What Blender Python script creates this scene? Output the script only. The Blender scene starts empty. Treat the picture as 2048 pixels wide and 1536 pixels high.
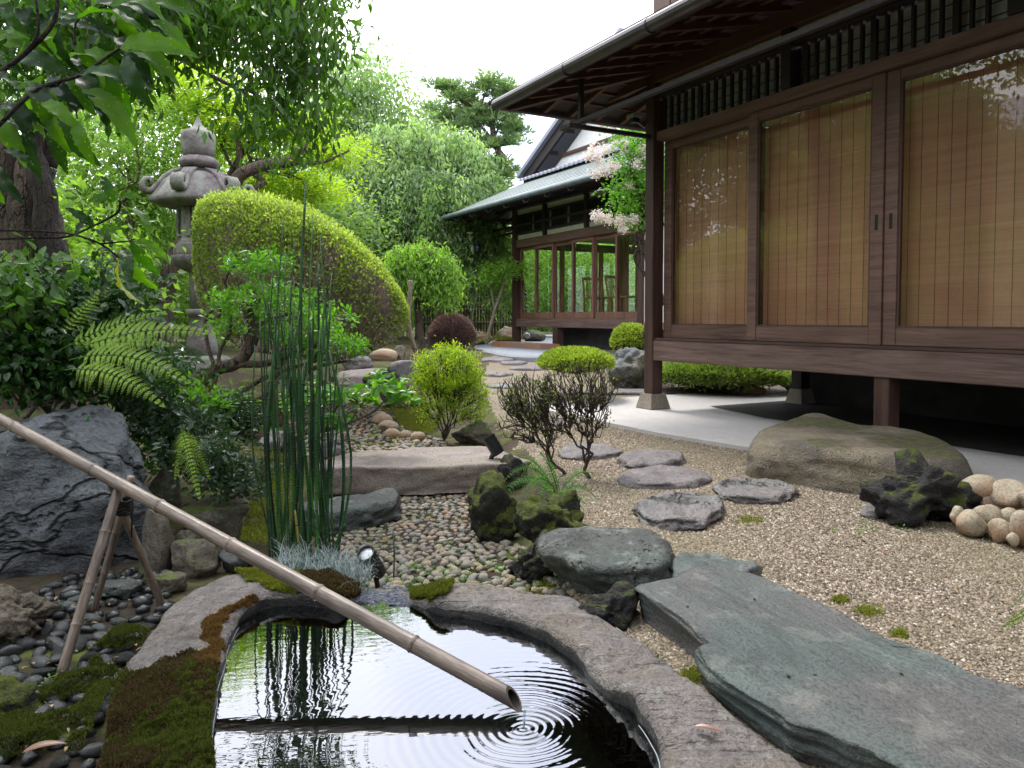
import bpy, bmesh, math, random
import numpy as np
from mathutils import Vector, Matrix
SC = bpy.context.scene
COL = SC.collection
PI = math.pi
# ------------------------------------------------------------------ camera, light, exposure
F = 1538.0; PITCH = math.radians(2.3); HC = 0.85
V0 = 636 + F*math.tan(PITCH)
cd = bpy.data.cameras.new('camera'); cam = bpy.data.objects.new('camera', cd); COL.objects.link(cam)
cam.location = (0, 0, HC); cam.rotation_euler = (PI/2-PITCH, 0, 0)
cd.sensor_width = 36; cd.lens = F/2048*36; cd.shift_y = -(768-V0)/2048; cd.clip_start = .05; cd.clip_end = 400
SC.camera = cam
SUN_EL, SUN_AZ = math.radians(58), math.radians(-28)      # azimuth measured from +Y towards +X
w = bpy.data.worlds.new('World'); SC.world = w; w.use_nodes = True
nt = w.node_tree; nt.nodes.clear()
o_ = nt.nodes.new('ShaderNodeOutputWorld'); bg = nt.nodes.new('ShaderNodeBackground')
sk = nt.nodes.new('ShaderNodeTexSky'); sk.sky_type = 'NISHITA'; sk.sun_disc = False
sk.sun_elevation = SUN_EL; sk.sun_rotation = SUN_AZ; sk.air_density = 1.0; sk.dust_density = 3.0
sm = nt.nodes.new('ShaderNodeVectorMath'); sm.operation = 'SCALE'; sm.inputs[3].default_value = .14
nt.links.new(sk.outputs[0], sm.inputs[0])
tc = nt.nodes.new('ShaderNodeTexCoord'); nz = nt.nodes.new('ShaderNodeTexNoise')
nz.inputs['Scale'].default_value = 2.2; nz.inputs['Detail'].default_value = 6
nt.links.new(tc.outputs['Generated'], nz.inputs['Vector'])
cr = nt.nodes.new('ShaderNodeValToRGB'); cr.color_ramp.elements[0].position = .34; cr.color_ramp.elements[1].position = .6
cr.color_ramp.elements[0].color = (1.9, 2.1, 2.75, 1); cr.color_ramp.elements[1].color = (3.0, 3.0, 3.1, 1)
nt.links.new(nz.outputs['Fac'], cr.inputs[0])
mx = nt.nodes.new('ShaderNodeMixRGB'); mx.inputs[0].default_value = .82      # thin overcast over the blue
nt.links.new(sm.outputs[0], mx.inputs[1]); nt.links.new(cr.outputs[0], mx.inputs[2])
nt.links.new(mx.outputs[0], bg.inputs[0]); bg.inputs[1].default_value = .9
nt.links.new(bg.outputs[0], o_.inputs[0])
sd = bpy.data.lights.new('sun', 'SUN'); sd.energy = 2.4; sd.angle = math.radians(14); sd.color = (1, .96, .9)
sun = bpy.data.objects.new('sun', sd); COL.objects.link(sun)
sdir = Vector((math.sin(SUN_AZ)*math.cos(SUN_EL), math.cos(SUN_AZ)*math.cos(SUN_EL), math.sin(SUN_EL)))
sun.rotation_euler = sdir.to_track_quat('Z', 'Y').to_euler(); sun.location = sdir*30
SC.view_settings.view_transform = 'Standard'; SC.view_settings.look = 'None'
SC.view_settings.gamma = 1; SC.view_settings.exposure = 0.6; SC.view_settings.use_curve_mapping = False
cy = SC.cycles
cy.volume_bounces = 0; cy.max_bounces = 8; cy.diffuse_bounces = 3; cy.glossy_bounces = 3; cy.transmission_bounces = 4; cy.transparent_max_bounces = 10
cy.sample_clamp_indirect = 6; cy.use_denoising = True; cy.caustics_reflective = False; cy.caustics_refractive = False
# ------------------------------------------------------------------ pixels of the 2048x1536 photograph -> rays
def ray(u, v):
    x = (u-1024)/F; y = (v-V0)/F
    return np.array([x, math.cos(PITCH)-y*math.sin(PITCH), -math.sin(PITCH)-y*math.cos(PITCH)])
def PY(u, v, Y):
    r = ray(u, v); t = Y/r[1]; return np.array([0, 0, HC])+r*t
def PZ(u, v, z):
    r = ray(u, v); t = (z-HC)/min(r[2], -1e-3); return np.array([0, 0, HC])+r*t
def proj(P):
    P = np.asarray(P, float)-np.array([0, 0, HC]); c, s_ = math.cos(PITCH), math.sin(PITCH)
    d = P[..., 1]*c-P[..., 2]*s_; up = P[..., 1]*s_+P[..., 2]*c
    return 1024+F*P[..., 0]/d, V0-F*up/d
def ss(a, b, x):
    t = np.clip((x-a)/(b-a), 0, 1); return t*t*(3-2*t)
# ------------------------------------------------------------------ noise
def _h(ix, iy, iz, s):
    n = (ix.astype(np.int64)*73856093) ^ (iy.astype(np.int64)*19349663) ^ (iz.astype(np.int64)*83492791) ^ (s*2654435761)
    n &= 0xffffffff; n = ((n ^ (n >> 13))*1274126177) & 0xffffffff; n ^= n >> 16
    return (n & 0xffffff)/float(0xffffff)*2-1
def vn(P, s=0):
    P = np.asarray(P, float); i = np.floor(P); f = P-i; f = f*f*(3-2*f); i = i.astype(np.int64); r = 0
    for a in (0, 1):
        for b in (0, 1):
            for c in (0, 1):
                wgt = (f[..., 0] if a else 1-f[..., 0])*(f[..., 1] if b else 1-f[..., 1])*(f[..., 2] if c else 1-f[..., 2])
                r = r+wgt*_h(i[..., 0]+a, i[..., 1]+b, i[..., 2]+c, s)
    return r
def fbm(P, o=4, s=0, g=.5):
    P = np.asarray(P, float); r = 0; a = 1
    for k in range(o): r = r+a*vn(P*(2**k)+k*17.3, s+k); a *= g
    return r
# ------------------------------------------------------------------ terrain
def hgt(x, y):
    x = np.asarray(x, float); y = np.asarray(y, float)
    h = .25*ss(7.5, 14, y)+.22*ss(-1.6, -5, x)*ss(3.5, 9, y)
    xb = .42-.075*np.clip(y-2.5, 0, 20)
    dip = ss(.0, -.42, x-xb)*(1-ss(6.0, 9.0, y))*ss(-3, 0, y+0*x)
    left = ss(-1.6, -3.2, x)*ss(2.0, 3.4, y)
    h = h-.13*dip*(1-left)
    P = np.stack([x*1.6, y*1.6, x*0], -1)
    pr = np.sqrt(((x+.155)/.53)**2+((y-1.72)/.66)**2); h = h-.32*ss(1.03, .9, pr)
    return h+.012*fbm(P, 3, 5)*(.3+ss(.1, -.5, x-xb))
def G(u, v, dz=0.0):
    z = 0.0
    for _ in range(14):
        p = PZ(u, v, min(z+dz, HC-.05)); z = z*.3+.7*float(hgt(p[0], p[1]))
    p[2] = float(hgt(p[0], p[1]))+dz
    return p
# ------------------------------------------------------------------ mesh helpers
def tag(o, label=None, cat=None, group=None, kind=None):
    if label: o['label'] = label
    if cat: o['category'] = cat
    if group: o['group'] = group
    if kind: o['kind'] = kind
    return o
def link(o, parent=None):
    COL.objects.link(o)
    if parent: o.parent = parent
    return o
def mk(name, V, Fc, mat=None, parent=None, smooth=False, attr=None):
    me = bpy.data.meshes.new(name); V = np.asarray(V, np.float32)
    if isinstance(Fc, np.ndarray):
        n, k = Fc.shape
        me.vertices.add(len(V)); me.vertices.foreach_set('co', V.ravel())
        me.loops.add(n*k); me.loops.foreach_set('vertex_index', Fc.astype(np.int32).ravel())
        me.polygons.add(n); me.polygons.foreach_set('loop_start', np.arange(0, n*k, k, dtype=np.int32))
        try: me.polygons.foreach_set('loop_total', np.full(n, k, np.int32))
        except Exception: pass
        me.update(calc_edges=True)
    else:
        me.from_pydata([tuple(map(float, v)) for v in V], [], Fc); n = len(Fc)
    if smooth: me.polygons.foreach_set('use_smooth', np.ones(len(me.polygons), bool))
    if attr is not None:
        at = me.attributes.new('rnd', 'FLOAT', 'FACE'); at.data.foreach_set('value', np.asarray(attr, np.float32))
    me.validate()
    if mat: me.materials.append(mat)
    return link(bpy.data.objects.new(name, me), parent)
def dup(o, parent=None, loc=None, rot=None, scale=None, name=None):
    c = o.copy(); link(c, parent)
    if loc is not None: c.location = loc
    if rot is not None: c.rotation_euler = rot
    if scale is not None: c.scale = scale
    if 'label' in c and name is None: pass
    return c
def empty(name, loc=(0, 0, 0), rz=0, label=None, cat=None, group=None):
    o = bpy.data.objects.new(name, None); link(o); o.location = loc; o.rotation_euler = (0, 0, rz); o.empty_display_size = .1
    return tag(o, label, cat, group)
class MB:
    def __init__(s): s.V = []; s.F = []; s.n = 0
    def add(s, V, Fc):
        V = np.asarray(V, float); s.V.append(V); s.F += [tuple(int(i)+s.n for i in f) for f in Fc]; s.n += len(V); return s
    def box(s, x0, x1, y0, y1, z0, z1, M=None):
        V = np.array([(x, y, z) for x in (x0, x1) for y in (y0, y1) for z in (z0, z1)], float)
        if M is not None: V = V@np.array(M)[:3, :3].T+np.array(M)[:3, 3]
        return s.add(V, [(0, 1, 3, 2), (4, 6, 7, 5), (0, 4, 5, 1), (2, 3, 7, 6), (0, 2, 6, 4), (1, 5, 7, 3)])
    def beam(s, a, b, wd, ht, up=(0, 0, 1)):
        a = Vector(a); b = Vector(b); d = (b-a); L = d.length; d.normalize()
        r = d.cross(Vector(up)); r = r.normalized() if r.length > 1e-4 else Vector((1, 0, 0)); u = r.cross(d)
        M = Matrix((( r.x, d.x, u.x, a.x), (r.y, d.y, u.y, a.y), (r.z, d.z, u.z, a.z), (0, 0, 0, 1)))
        return s.box(-wd/2, wd/2, 0, L, -ht/2, ht/2, M)
    def tube(s, P, R, n=6, cap=True):
        P = np.asarray(P, float); R = np.ones(len(P))*R; m = len(P)
        T = np.gradient(P, axis=0); T /= np.linalg.norm(T, axis=1)[:, None]+1e-9
        up = np.array([0, 0, 1.]) if abs(T[0, 2]) < .9 else np.array([1., 0, 0])
        V = []
        A = np.cross(T[0], up); A /= np.linalg.norm(A)
        for i in range(m):
            A = A-T[i]*np.dot(A, T[i]); A /= np.linalg.norm(A)+1e-9; B = np.cross(T[i], A)
            for k in range(n):
                t = 2*PI*k/n; V.append(P[i]+R[i]*(math.cos(t)*A+math.sin(t)*B))
        Fc = [(i*n+k, i*n+(k+1) % n, (i+1)*n+(k+1) % n, (i+1)*n+k) for i in range(m-1) for k in range(n)]
        if cap: Fc += [tuple(range(n-1, -1, -1)), tuple((m-1)*n+k for k in range(n))]
        return s.add(V, Fc)
    def lathe(s, prof, n=24, c=(0, 0, 0), fn=None, rot=0):
        V = []
        for (r, z) in prof:
            for k in range(n):
                t = 2*PI*k/n+rot; q = fn(t, r, z) if fn else r
                V.append((c[0]+q*math.cos(t), c[1]+q*math.sin(t), c[2]+z))
        m = len(prof)
        Fc = [(i*n+k, i*n+(k+1) % n, (i+1)*n+(k+1) % n, (i+1)*n+k) for i in range(m-1) for k in range(n)]
        Fc += [tuple(range(n-1, -1, -1)), tuple((m-1)*n+k for k in range(n))]
        return s.add(V, Fc)
    def build(s, name, mat, parent=None, smooth=False, bevel=0, fid=None):
        V = np.concatenate(s.V)
        o = mk(name, V, s.F, mat, parent, smooth)
        if bevel:
            bm = bmesh.new(); bm.from_mesh(o.data)
            bmesh.ops.bevel(bm, geom=bm.edges[:], offset=bevel, segments=2, affect='EDGES', clamp_overlap=True)
            bm.to_mesh(o.data); bm.free()
        return o
def bx(name, x0, x1, y0, y1, z0, z1, mat, parent=None, bevel=0):
    return MB().box(x0, x1, y0, y1, z0, z1).build(name, mat, parent, bevel=bevel)
def merge(nm, parts):     # [(V,F array)] same face size
    n = 0; VV = []; FF = []
    for V, Fc in parts: VV.append(V); FF.append(Fc+n); n += len(V)
    return np.concatenate(VV), np.concatenate(FF)
def spline(pts, n, closed=False):
    P = np.asarray(pts, float); m = len(P)
    segs = m if closed else m-1; out = []
    ln = [np.linalg.norm(P[(i+1) % m]-P[i]) for i in range(segs)]; cs = np.concatenate([[0], np.cumsum(ln)])
    for t in np.linspace(0, cs[-1], n, endpoint=not closed):
        i = min(np.searchsorted(cs, t, 'right')-1, segs-1); f = (t-cs[i])/max(ln[i], 1e-9)
        g = lambda k: P[k % m] if closed else P[min(max(k, 0), m-1)]
        a, b, c, d = g(i-1), g(i), g(i+1), g(i+2)
        out.append(.5*((2*b)+(c-a)*f+(2*a-5*b+4*c-d)*f*f+(3*b-a-3*c+d)*f**3))
    return np.array(out)
def inpoly(X, Y, poly):
    X = np.asarray(X); Y = np.asarray(Y); r = np.zeros(X.shape, bool); n = len(poly)
    for i in range(n):
        x1, y1 = poly[i][0], poly[i][1]; x2, y2 = poly[(i+1) % n][0], poly[(i+1) % n][1]
        c = ((y1 > Y) != (y2 > Y)) & (X < (x2-x1)*(Y-y1)/((y2-y1) if abs(y2-y1) > 1e-12 else 1e-12)+x1); r ^= c
    return r
# ------------------------------------------------------------------ materials
MATS = {}
def newmat(name):
    m = bpy.data.materials.new(name); m.use_nodes = True; m.node_tree.nodes.clear(); return m, m.node_tree
class NT:
    def __init__(s, name): s.m, s.t = newmat(name); s.out = s.n('OutputMaterial')
    def n(s, ty, **kw):
        nd = s.t.nodes.new('ShaderNode'+ty)
        for k, v in kw.items():
            if k.startswith('_'): nd.inputs[int(k[1:])].default_value = v
            elif k[0].isupper(): nd.inputs[k.replace('__', ' ')].default_value = v
            else: setattr(nd, k, v)
        return nd
    def l(s, a, b):
        if hasattr(a, 'outputs'): a = a.outputs[0]
        s.t.links.new(a, b)
    def noise(s, scale, detail=5, vec=None, rough=.55, dist=0):
        k = s.n('TexNoise', Scale=scale, Detail=detail, Roughness=rough, Distortion=dist)
        if vec is not None: s.l(vec, k.inputs['Vector'])
        return k.outputs['Fac']
    def coord(s, stretch=None, kind='Object', rot=None):
        c = s.n('TexCoord').outputs[kind]
        if stretch or rot:
            mp = s.n('Mapping'); s.l(c, mp.inputs['Vector'])
            if rot:      # turn first, then stretch
                mp.vector_type = 'TEXTURE'; mp.inputs['Rotation'].default_value = rot
                if stretch: mp.inputs['Scale'].default_value = tuple(1/x for x in stretch)
            elif stretch: mp.inputs['Scale'].default_value = stretch
            return mp.outputs[0]
        return c
    def ramp(s, fac, *stops):
        r = s.n('ValToRGB'); s.l(fac, r.inputs[0]); e = r.color_ramp.elements
        while len(e) < len(stops): e.new(.5)
        for i, (p, c) in enumerate(stops): e[i].position = p; e[i].color = tuple(c)+((1,) if len(c) == 3 else ())
        return r.outputs[0]
    def mix(s, f, a, b, mode='MIX'):
        k = s.n('MixRGB', blend_type=mode)
        for i, x in ((0, f), (1, a), (2, b)):
            if isinstance(x, (int, float)): k.inputs[i].default_value = x if i == 0 else (x, x, x, 1)
            elif isinstance(x, tuple): k.inputs[i].default_value = x+((1,) if len(x) == 3 else ())
            else: s.l(x, k.inputs[i])
        return k.outputs[0]
    def math(s, op, a, b=None, c=None, clamp=False):
        k = s.n('Math', operation=op, use_clamp=clamp)
        for i, x in enumerate((a, b, c)):
            if x is None: continue
            if isinstance(x, (int, float)): k.inputs[i].default_value = x
            else: s.l(x, k.inputs[i])
        return k.outputs[0]
    def bump(s, h, strength=.5, dist=.01, nrm=None):
        b = s.n('Bump'); b.inputs['Strength'].default_value = strength; b.inputs['Distance'].default_value = dist
        s.l(h, b.inputs['Height'])
        if nrm is not None: s.l(nrm, b.inputs['Normal'])
        return b.outputs[0]
    def bsdf(s, col, rough=.6, nrm=None, metal=0, spec=.5, out=True):
        p = s.n('BsdfPrincipled'); p.inputs['Metallic'].default_value = metal; p.inputs['Specular IOR Level'].default_value = spec
        for k, x in (('Base Color', col), ('Roughness', rough)):
            if isinstance(x, (int, float)): p.inputs[k].default_value = x
            elif isinstance(x, tuple): p.inputs[k].default_value = x+((1,) if len(x) == 3 else ())
            else: s.l(x, p.inputs[k])
        if nrm is not None: s.l(nrm, p.inputs['Normal'])
        if out: s.l(p, s.out.inputs[0])
        return p
def stone(name, dark, light, scale=6, bump=.6, dist=.01, moss=0, mosscol=((.05, .075, .012), (.12, .16, .02)), streak=None, rough=.75, fine=60, lichen=0, crack=0, mscale=2.5, rot=None, wet=0, tint=None, lines=0, pits=0):
    t = NT(name); c = t.coord(streak, rot=rot); c0 = t.coord()
    n1 = t.noise(scale, 7, c, .6, .3); n2 = t.noise(scale*4.3, 6, c, .65); n3 = t.noise(fine, 4, c0, .7)
    f = t.math('ADD', t.math('MULTIPLY', n1, .6), t.math('MULTIPLY', n2, .4))
    col = t.ramp(f, (.33, dark), (.66, light))
    if tint: col = t.mix(t.ramp(t.noise(scale*.5, 3, c0), (.45, (0, 0, 0)), (.62, (1, 1, 1))), col, tint)
    n4 = t.noise(fine*2.6, 3, c0, .8)
    col = t.mix(t.math('MULTIPLY', t.ramp(n3, (.38, (1, 1, 1)), (.52, (0, 0, 0))), .6), col, tuple(x*.5 for x in dark))
    col = t.mix(t.math('MULTIPLY', t.ramp(n4, (.54, (0, 0, 0)), (.66, (1, 1, 1))), .35), col, tuple(min(1, x*1.45) for x in light))
    h = t.math('ADD', t.math('MULTIPLY', n1, 1.0), t.math('ADD', t.math('MULTIPLY', n2, .5), t.math('MULTIPLY', n3, .30)))
    if crack:
        vo = t.n('TexVoronoi', feature='DISTANCE_TO_EDGE', Scale=crack); wv = t.n('VectorMath', operation='ADD'); t.l(c, wv.inputs[0])
        nc = t.n('TexNoise', Scale=3.0, Detail=4); t.l(c, nc.inputs['Vector']); sc = t.n('VectorMath', operation='SCALE'); sc.inputs[3].default_value = .5
        t.l(nc.outputs['Color'], sc.inputs[0]); t.l(sc, wv.inputs[1]); t.l(wv, vo.inputs['Vector'])
        cr_ = t.ramp(vo.outputs['Distance'], (0, (0, 0, 0)), (.03, (1, 1, 1)))
        h = t.math('ADD', h, t.math('MULTIPLY', cr_, .5)); col = t.mix(cr_, tuple(x*.3 for x in dark), col)
    if lines:
        lc = t.coord((.10, lines, 1), rot=rot); ln = t.noise(14, 4, lc, .6); lk = t.ramp(ln, (.36, (1, 1, 1)), (.44, (0, 0, 0))); col = t.mix(t.math('MULTIPLY', lk, .17), col, tuple(x*.4 for x in dark)); h = t.math('SUBTRACT', h, t.math('MULTIPLY', lk, .16))
    if pits:
        pv = t.n('TexVoronoi', Scale=pits); t.l(c0, pv.inputs['Vector']); pk = t.math('MULTIPLY', t.ramp(pv.outputs['Distance'], (.12, (1, 1, 1)), (.3, (0, 0, 0))), t.ramp(t.noise(pits*.25, 3, c0), (.48, (0, 0, 0)), (.56, (1, 1, 1)))); col = t.mix(t.math('MULTIPLY', pk, .3), col, tuple(x*.35 for x in dark)); h = t.math('SUBTRACT', h, t.math('MULTIPLY', pk, .5))
    if lichen:
        col = t.mix(t.ramp(t.noise(scale*2.2, 5, c0, .7), (.56, (0, 0, 0)), (.62, (lichen,)*3)), col, (.33, .34, .3))
    r = rough
    if moss:
        g = t.n('NewGeometry'); sp = t.n('SeparateXYZ'); t.l(g.outputs['Normal'], sp.inputs[0])
        mm = t.math('ADD', t.math('MULTIPLY', sp.outputs[2], .45), t.noise(mscale, 6, c0, .65))
        k = t.ramp(mm, (1.0-moss*.5, (0, 0, 0)), (1.08-moss*.5, (1, 1, 1)))
        mc = t.ramp(t.noise(25, 4, c0), (.35, mosscol[0]), (.65, mosscol[1]))
        col = t.mix(k, col, mc); h = t.math('ADD', h, t.math('MULTIPLY', k, t.noise(90, 3, c0, .8)))
    t.bsdf(col, r, t.bump(h, min(1, bump*1.1), dist*2.4), spec=.5 if not wet else .8)
    return t.m
def wood(name, dark, light, axis=0, rough=.6, scale=1.0, spec=.35):
    t = NT(name); s = [14*scale]*3; s[axis] = .9*scale
    c = t.coord(tuple(s)); n1 = t.noise(1.6, 6, c, .62, .8); n2 = t.noise(6, 5, c, .7); n3 = t.noise(1.4, 4, t.coord())
    f = t.math('ADD', t.math('MULTIPLY', n1, .55), t.math('ADD', t.math('MULTIPLY', n2, .25), t.math('MULTIPLY', n3, .2)))
    col = t.ramp(f, (.36, dark), (.52, tuple((a+b)/2 for a, b in zip(dark, light))), (.66, light))
    t.bsdf(col, t.ramp(n1, (.3, (rough-.1,)*3), (.7, (rough+.15,)*3)), t.bump(t.math('ADD', n1, n2), .5, .006), spec=spec)
    return t.m
def leafmat(name, dark, light, trans=.4, rough=.45, var=.9, spec=.5, tcol=None, yellow=None):
    t = NT(name); at = t.n('Attribute', attribute_name='rnd'); nz = t.noise(1.1, 3, t.coord())
    f = t.math('ADD', t.math('MULTIPLY', at.outputs['Fac'], .65), t.math('MULTIPLY', nz, .35*1.2))
    st = [(.1, dark), (.85, light)]
    if yellow: st.append((.99, yellow))
    col = t.ramp(f, *st)
    p = t.bsdf(col, rough, spec=spec, out=False)
    tr = t.n('BsdfTranslucent'); t.l(t.mix(1.0, col, tcol or (1.5, 1.7, .55), 'MULTIPLY'), tr.inputs[0])
    m = t.n('MixShader'); m.inputs[0].default_value = trans; t.l(p, m.inputs[1]); t.l(tr, m.inputs[2]); t.l(m, t.out.inputs[0])
    return t.m
def plain(name, col, rough=.5, metal=0, nscale=20, var=.25, bump=.1, spec=.5):
    t = NT(name); n = t.noise(nscale, 5, t.coord())
    c = t.ramp(n, (.3, tuple(x*(1-var) for x in col)), (.7, tuple(min(1, x*(1+var)) for x in col)))
    t.bsdf(c, rough, t.bump(n, bump, .004), metal, spec); return t.m
def glassmat(name, ior=1.5, boost=1.0, tint=(1, 1, 1), wav=0):
    t = NT(name); fr = t.n('Fresnel'); ge = t.n('NewGeometry'); t.l(t.math('ADD', t.math('MULTIPLY', ge.outputs['Backfacing'], 1/ior-ior), ior), fr.inputs['IOR'])
    gl = t.n('BsdfGlossy'); gl.inputs['Roughness'].default_value = 0.0
    if wav:
        b = t.bump(t.noise(wav, 2, t.coord()), .012, .05); t.l(b, gl.inputs['Normal'])
    tr = t.n('BsdfTransparent'); tr.inputs[0].default_value = tint+(1,)
    m = t.n('MixShader'); t.l(t.math('MULTIPLY', fr.outputs[0], boost, clamp=True), m.inputs[0]); t.l(tr, m.inputs[1]); t.l(gl, m.inputs[2]); t.l(m, t.out.inputs[0])
    return t.m
# ------------------------------------------------------------------ rocks
_ico = {}
def ico(sub):
    if sub not in _ico:
        bm = bmesh.new(); bmesh.ops.create_icosphere(bm, subdivisions=sub, radius=1)
        V = np.array([v.co[:] for v in bm.verts]); Fc = np.array([[v.index for v in f.verts] for f in bm.faces]); bm.free(); _ico[sub] = (V, Fc)
    return _ico[sub]
def rockV(sub, seed, facets=7, rough=.06, flat=0):
    rng = np.random.RandomState(seed); V, Fc = ico(sub); V = V.copy()
    for k in range(facets):
        d = rng.normal(size=3); d /= np.linalg.norm(d); c = rng.uniform(.55, .85); q = V@d-c
        V = V-np.outer(np.clip(q, 0, None)*.9, d)
    if flat: q = V[:, 2]-flat; V[:, 2] -= np.clip(q, 0, None)*.85
    n = V/np.linalg.norm(V, axis=1)[:, None]
    V = V+n*(fbm(V*1.6+seed, 4, seed)*rough*2.2+fbm(V*6+seed, 3, seed+9)*rough*.5)[:, None]
    return V, Fc
def boulder(name, c, size, mat, seed=1, rz=0, sub=4, facets=7, rough=.06, flat=0, parent=None, smooth=True, lab=None, cat='rock', group=None, tilt=(0, 0), deep=None):
    """c = centre, size = half extents"""
    V, Fc = rockV(sub, seed, facets, rough, flat); V = V*np.array(size)
    if deep: V = V+(V/np.max(size))*fbm(V*deep[0]+seed, 4, seed+3)[:, None]*deep[1]
    o = mk(name, V, Fc, mat, parent, smooth); o.location = c; o.rotation_euler = (tilt[0], tilt[1], rz)
    if lab: tag(o, lab, cat, group)
    return o
def rock_px(name, u0, u1, vt, vb, mat, lab, seed=1, depth=1.0, sink=.25, Y=None, **kw):
    """boulder whose picture spans u0..u1, vt..vb with its foot on the terrain"""
    g = G((u0+u1)/2, vb) if Y is None else PY((u0+u1)/2, vb, Y)
    Yd = g[1]; s = Yd/F; wx = (u1-u0)*s/2; hz = (vb-vt)*s
    hz2 = hz/(2-sink); ry = wx*depth
    c = (g[0]*(1+ry/Yd), Yd+ry*.8, g[2]+hz-hz2)
    return boulder(name, c, (wx*1.04*(1+ry*.5/Yd), ry, hz2*1.05), mat, seed, lab=lab, **kw)
def slab(name, px, ztop, zbot, mat, lab=None, cat='stone', group=None, flare=1.06, rim=.03, rough=.006, seed=3, N=120, M=20, lvl=None, parent=None, edge=.02, onground=False, step=0, K=10, sa=1.2, shift=(0, 0)):
    """stone with flat-ish top whose top outline is given in pixels"""
    if ztop is None: z0 = None
    W = np.array([PZ(u, v, ztop) for u, v in px]) if not onground else np.array([G(u, v, ztop) for u, v in px])
    if onground: zt = float(W[:, 2].mean()); W[:, 2] = zt; zbot = zt+zbot
    else: zt = ztop
    L = spline(W, N, True); C = L.mean(0); rng = np.random.RandomState(seed)
    D = L-C; R = np.linalg.norm(D, axis=1); U = D/R[:, None]; mR = R.mean()
    R = R*(1+edge*fbm(np.c_[L[:, :2]/mR*3, np.zeros(N)], 4, seed))
    rings = []
    for j in range(1, M+1):
        t = j/M; r = R*t; P = C+U*r[:, None]
        dr = np.clip((R-r)/rim, 0, 1); P[:, 2] = zt-rim*.7*(1-np.sqrt(1-(1-dr)**2))
        rings.append(P)
    for j in range(1, K+1):
        t = j/K; f = 1+(flare-1)*math.sin(t*PI/2)
        P = C+U*(R*f)[:, None]+np.array([shift[0], shift[1], 0])*math.sin(t*PI/2); P[:, 2] = zt-rim*.7-(zt-rim*.7-zbot)*t; rings.append(P)
    V = np.concatenate([[C]]+rings)
    nz = fbm(V*np.array([1, 1, 2.2])/mR*2.5, 5, seed+1); V[:, 2] += nz*rough*2
    k = (len(rings)-K)*N+1
    dirs = np.tile(U, (K, 1)); V[k:] += dirs*(fbm(V[k:]*np.array([6, 6, 22])/max(mR, .15)*.5, 4, seed+2)*rough*3.0)[:, None]
    if step: V[k:] += dirs*(vn(np.c_[V[k:, :2]*4, np.floor(V[k:, 2]*step+vn(V[k:]*4, 2)*.6)*3.1], 5)*rough*sa)[:, None]
    tot = len(rings); Fq = []
    for i in range(tot-1):
        a = 1+i*N; b = a+N; k_ = np.arange(N); k2 = (k_+1) % N
        Fq.append(np.stack([a+k_, b+k_, b+k2, a+k2], 1))
    Fc = [tuple(int(x) for x in f) for q in Fq for f in q]+[(0, 1+k_, 1+(k_+1) % N) for k_ in range(N)]
    V2 = V-np.array([C[0], C[1], 0]); o = mk(name, V2, Fc, mat, parent, True); o.location = (C[0], C[1], 0)
    if lab: tag(o, lab, cat, group)
    return o
def ell(u, v, w_, h_, seed=0, n=14, irr=.12, ang=0):
    rng = np.random.RandomState(seed); out = []
    for k in range(n):
        t = 2*PI*k/n; r = 1+rng.uniform(-irr, irr); x = math.cos(t)*r*w_/2; y = math.sin(t)*r*h_/2
        out.append((u+x*math.cos(ang)-y*math.sin(ang), v+x*math.sin(ang)+y*math.cos(ang)))
    return out
# ------------------------------------------------------------------ foliage
def leafgeo(P, D, L, aspect=.45, rng=None, fold=.12, up=None, curl=0.0, hi=False):
    n = len(P); rng = rng or np.random.RandomState(0)
    D = D/(np.linalg.norm(D, axis=1)[:, None]+1e-9)
    R = rng.normal(size=(n, 3)) if up is None else rng.normal(size=(n, 3))*.45+np.array(up)
    S = np.cross(D, R); S /= np.linalg.norm(S, axis=1)[:, None]+1e-9; Nn = np.cross(S, D)
    L = (np.ones(n)*L)[:, None]; wd = L*aspect/2
    if not hi:
        V = np.stack([P, P+D*L*.42+S*wd+Nn*L*fold, P+D*L, P+D*L*.42-S*wd+Nn*L*fold], 1).reshape(-1, 3)
        b = np.arange(n)[:, None]*4; Fc = np.concatenate([b+[0, 1, 2], b+[0, 2, 3]], 1).reshape(-1, 3)
        return V, Fc, 2
    c = curl*L
    V = np.stack([P, P+D*L*.22+S*wd*.75+Nn*L*fold, P+D*L*.55+S*wd-Nn*c*.3+Nn*L*fold, P+D*L*.8+S*wd*.55-Nn*c*.7+Nn*L*fold*.6, P+D*L-Nn*c,
                  P+D*L*.8-S*wd*.55-Nn*c*.7+Nn*L*fold*.6, P+D*L*.55-S*wd-Nn*c*.3+Nn*L*fold, P+D*L*.22-S*wd*.75+Nn*L*fold, P+D*L*.5-Nn*c*.35], 1).reshape(-1, 3)
    b = np.arange(n)[:, None]*9; Fc = np.concatenate([b+[0, 1, 8], b+[1, 2, 8], b+[2, 3, 8], b+[3, 4, 8], b+[4, 5, 8], b+[5, 6, 8], b+[6, 7, 8], b+[7, 0, 8]], 1).reshape(-1, 3)
    return V, Fc, 8
def leaves(name, P, D, L, mat, parent=None, aspect=.45, seed=0, rnd=None, origin=None, **kw):
    rng = np.random.RandomState(seed); P = np.asarray(P, float)
    V, Fc, k = leafgeo(P, np.asarray(D, float), L, aspect, rng, **kw)
    r = rng.rand(len(P)) if rnd is None else np.clip(rnd+rng.uniform(-.15, .15, len(P)), 0, 1)
    if origin is not None: V = V-np.array(origin)
    return mk(name, V, Fc, mat, parent, attr=np.repeat(r, k))
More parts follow.
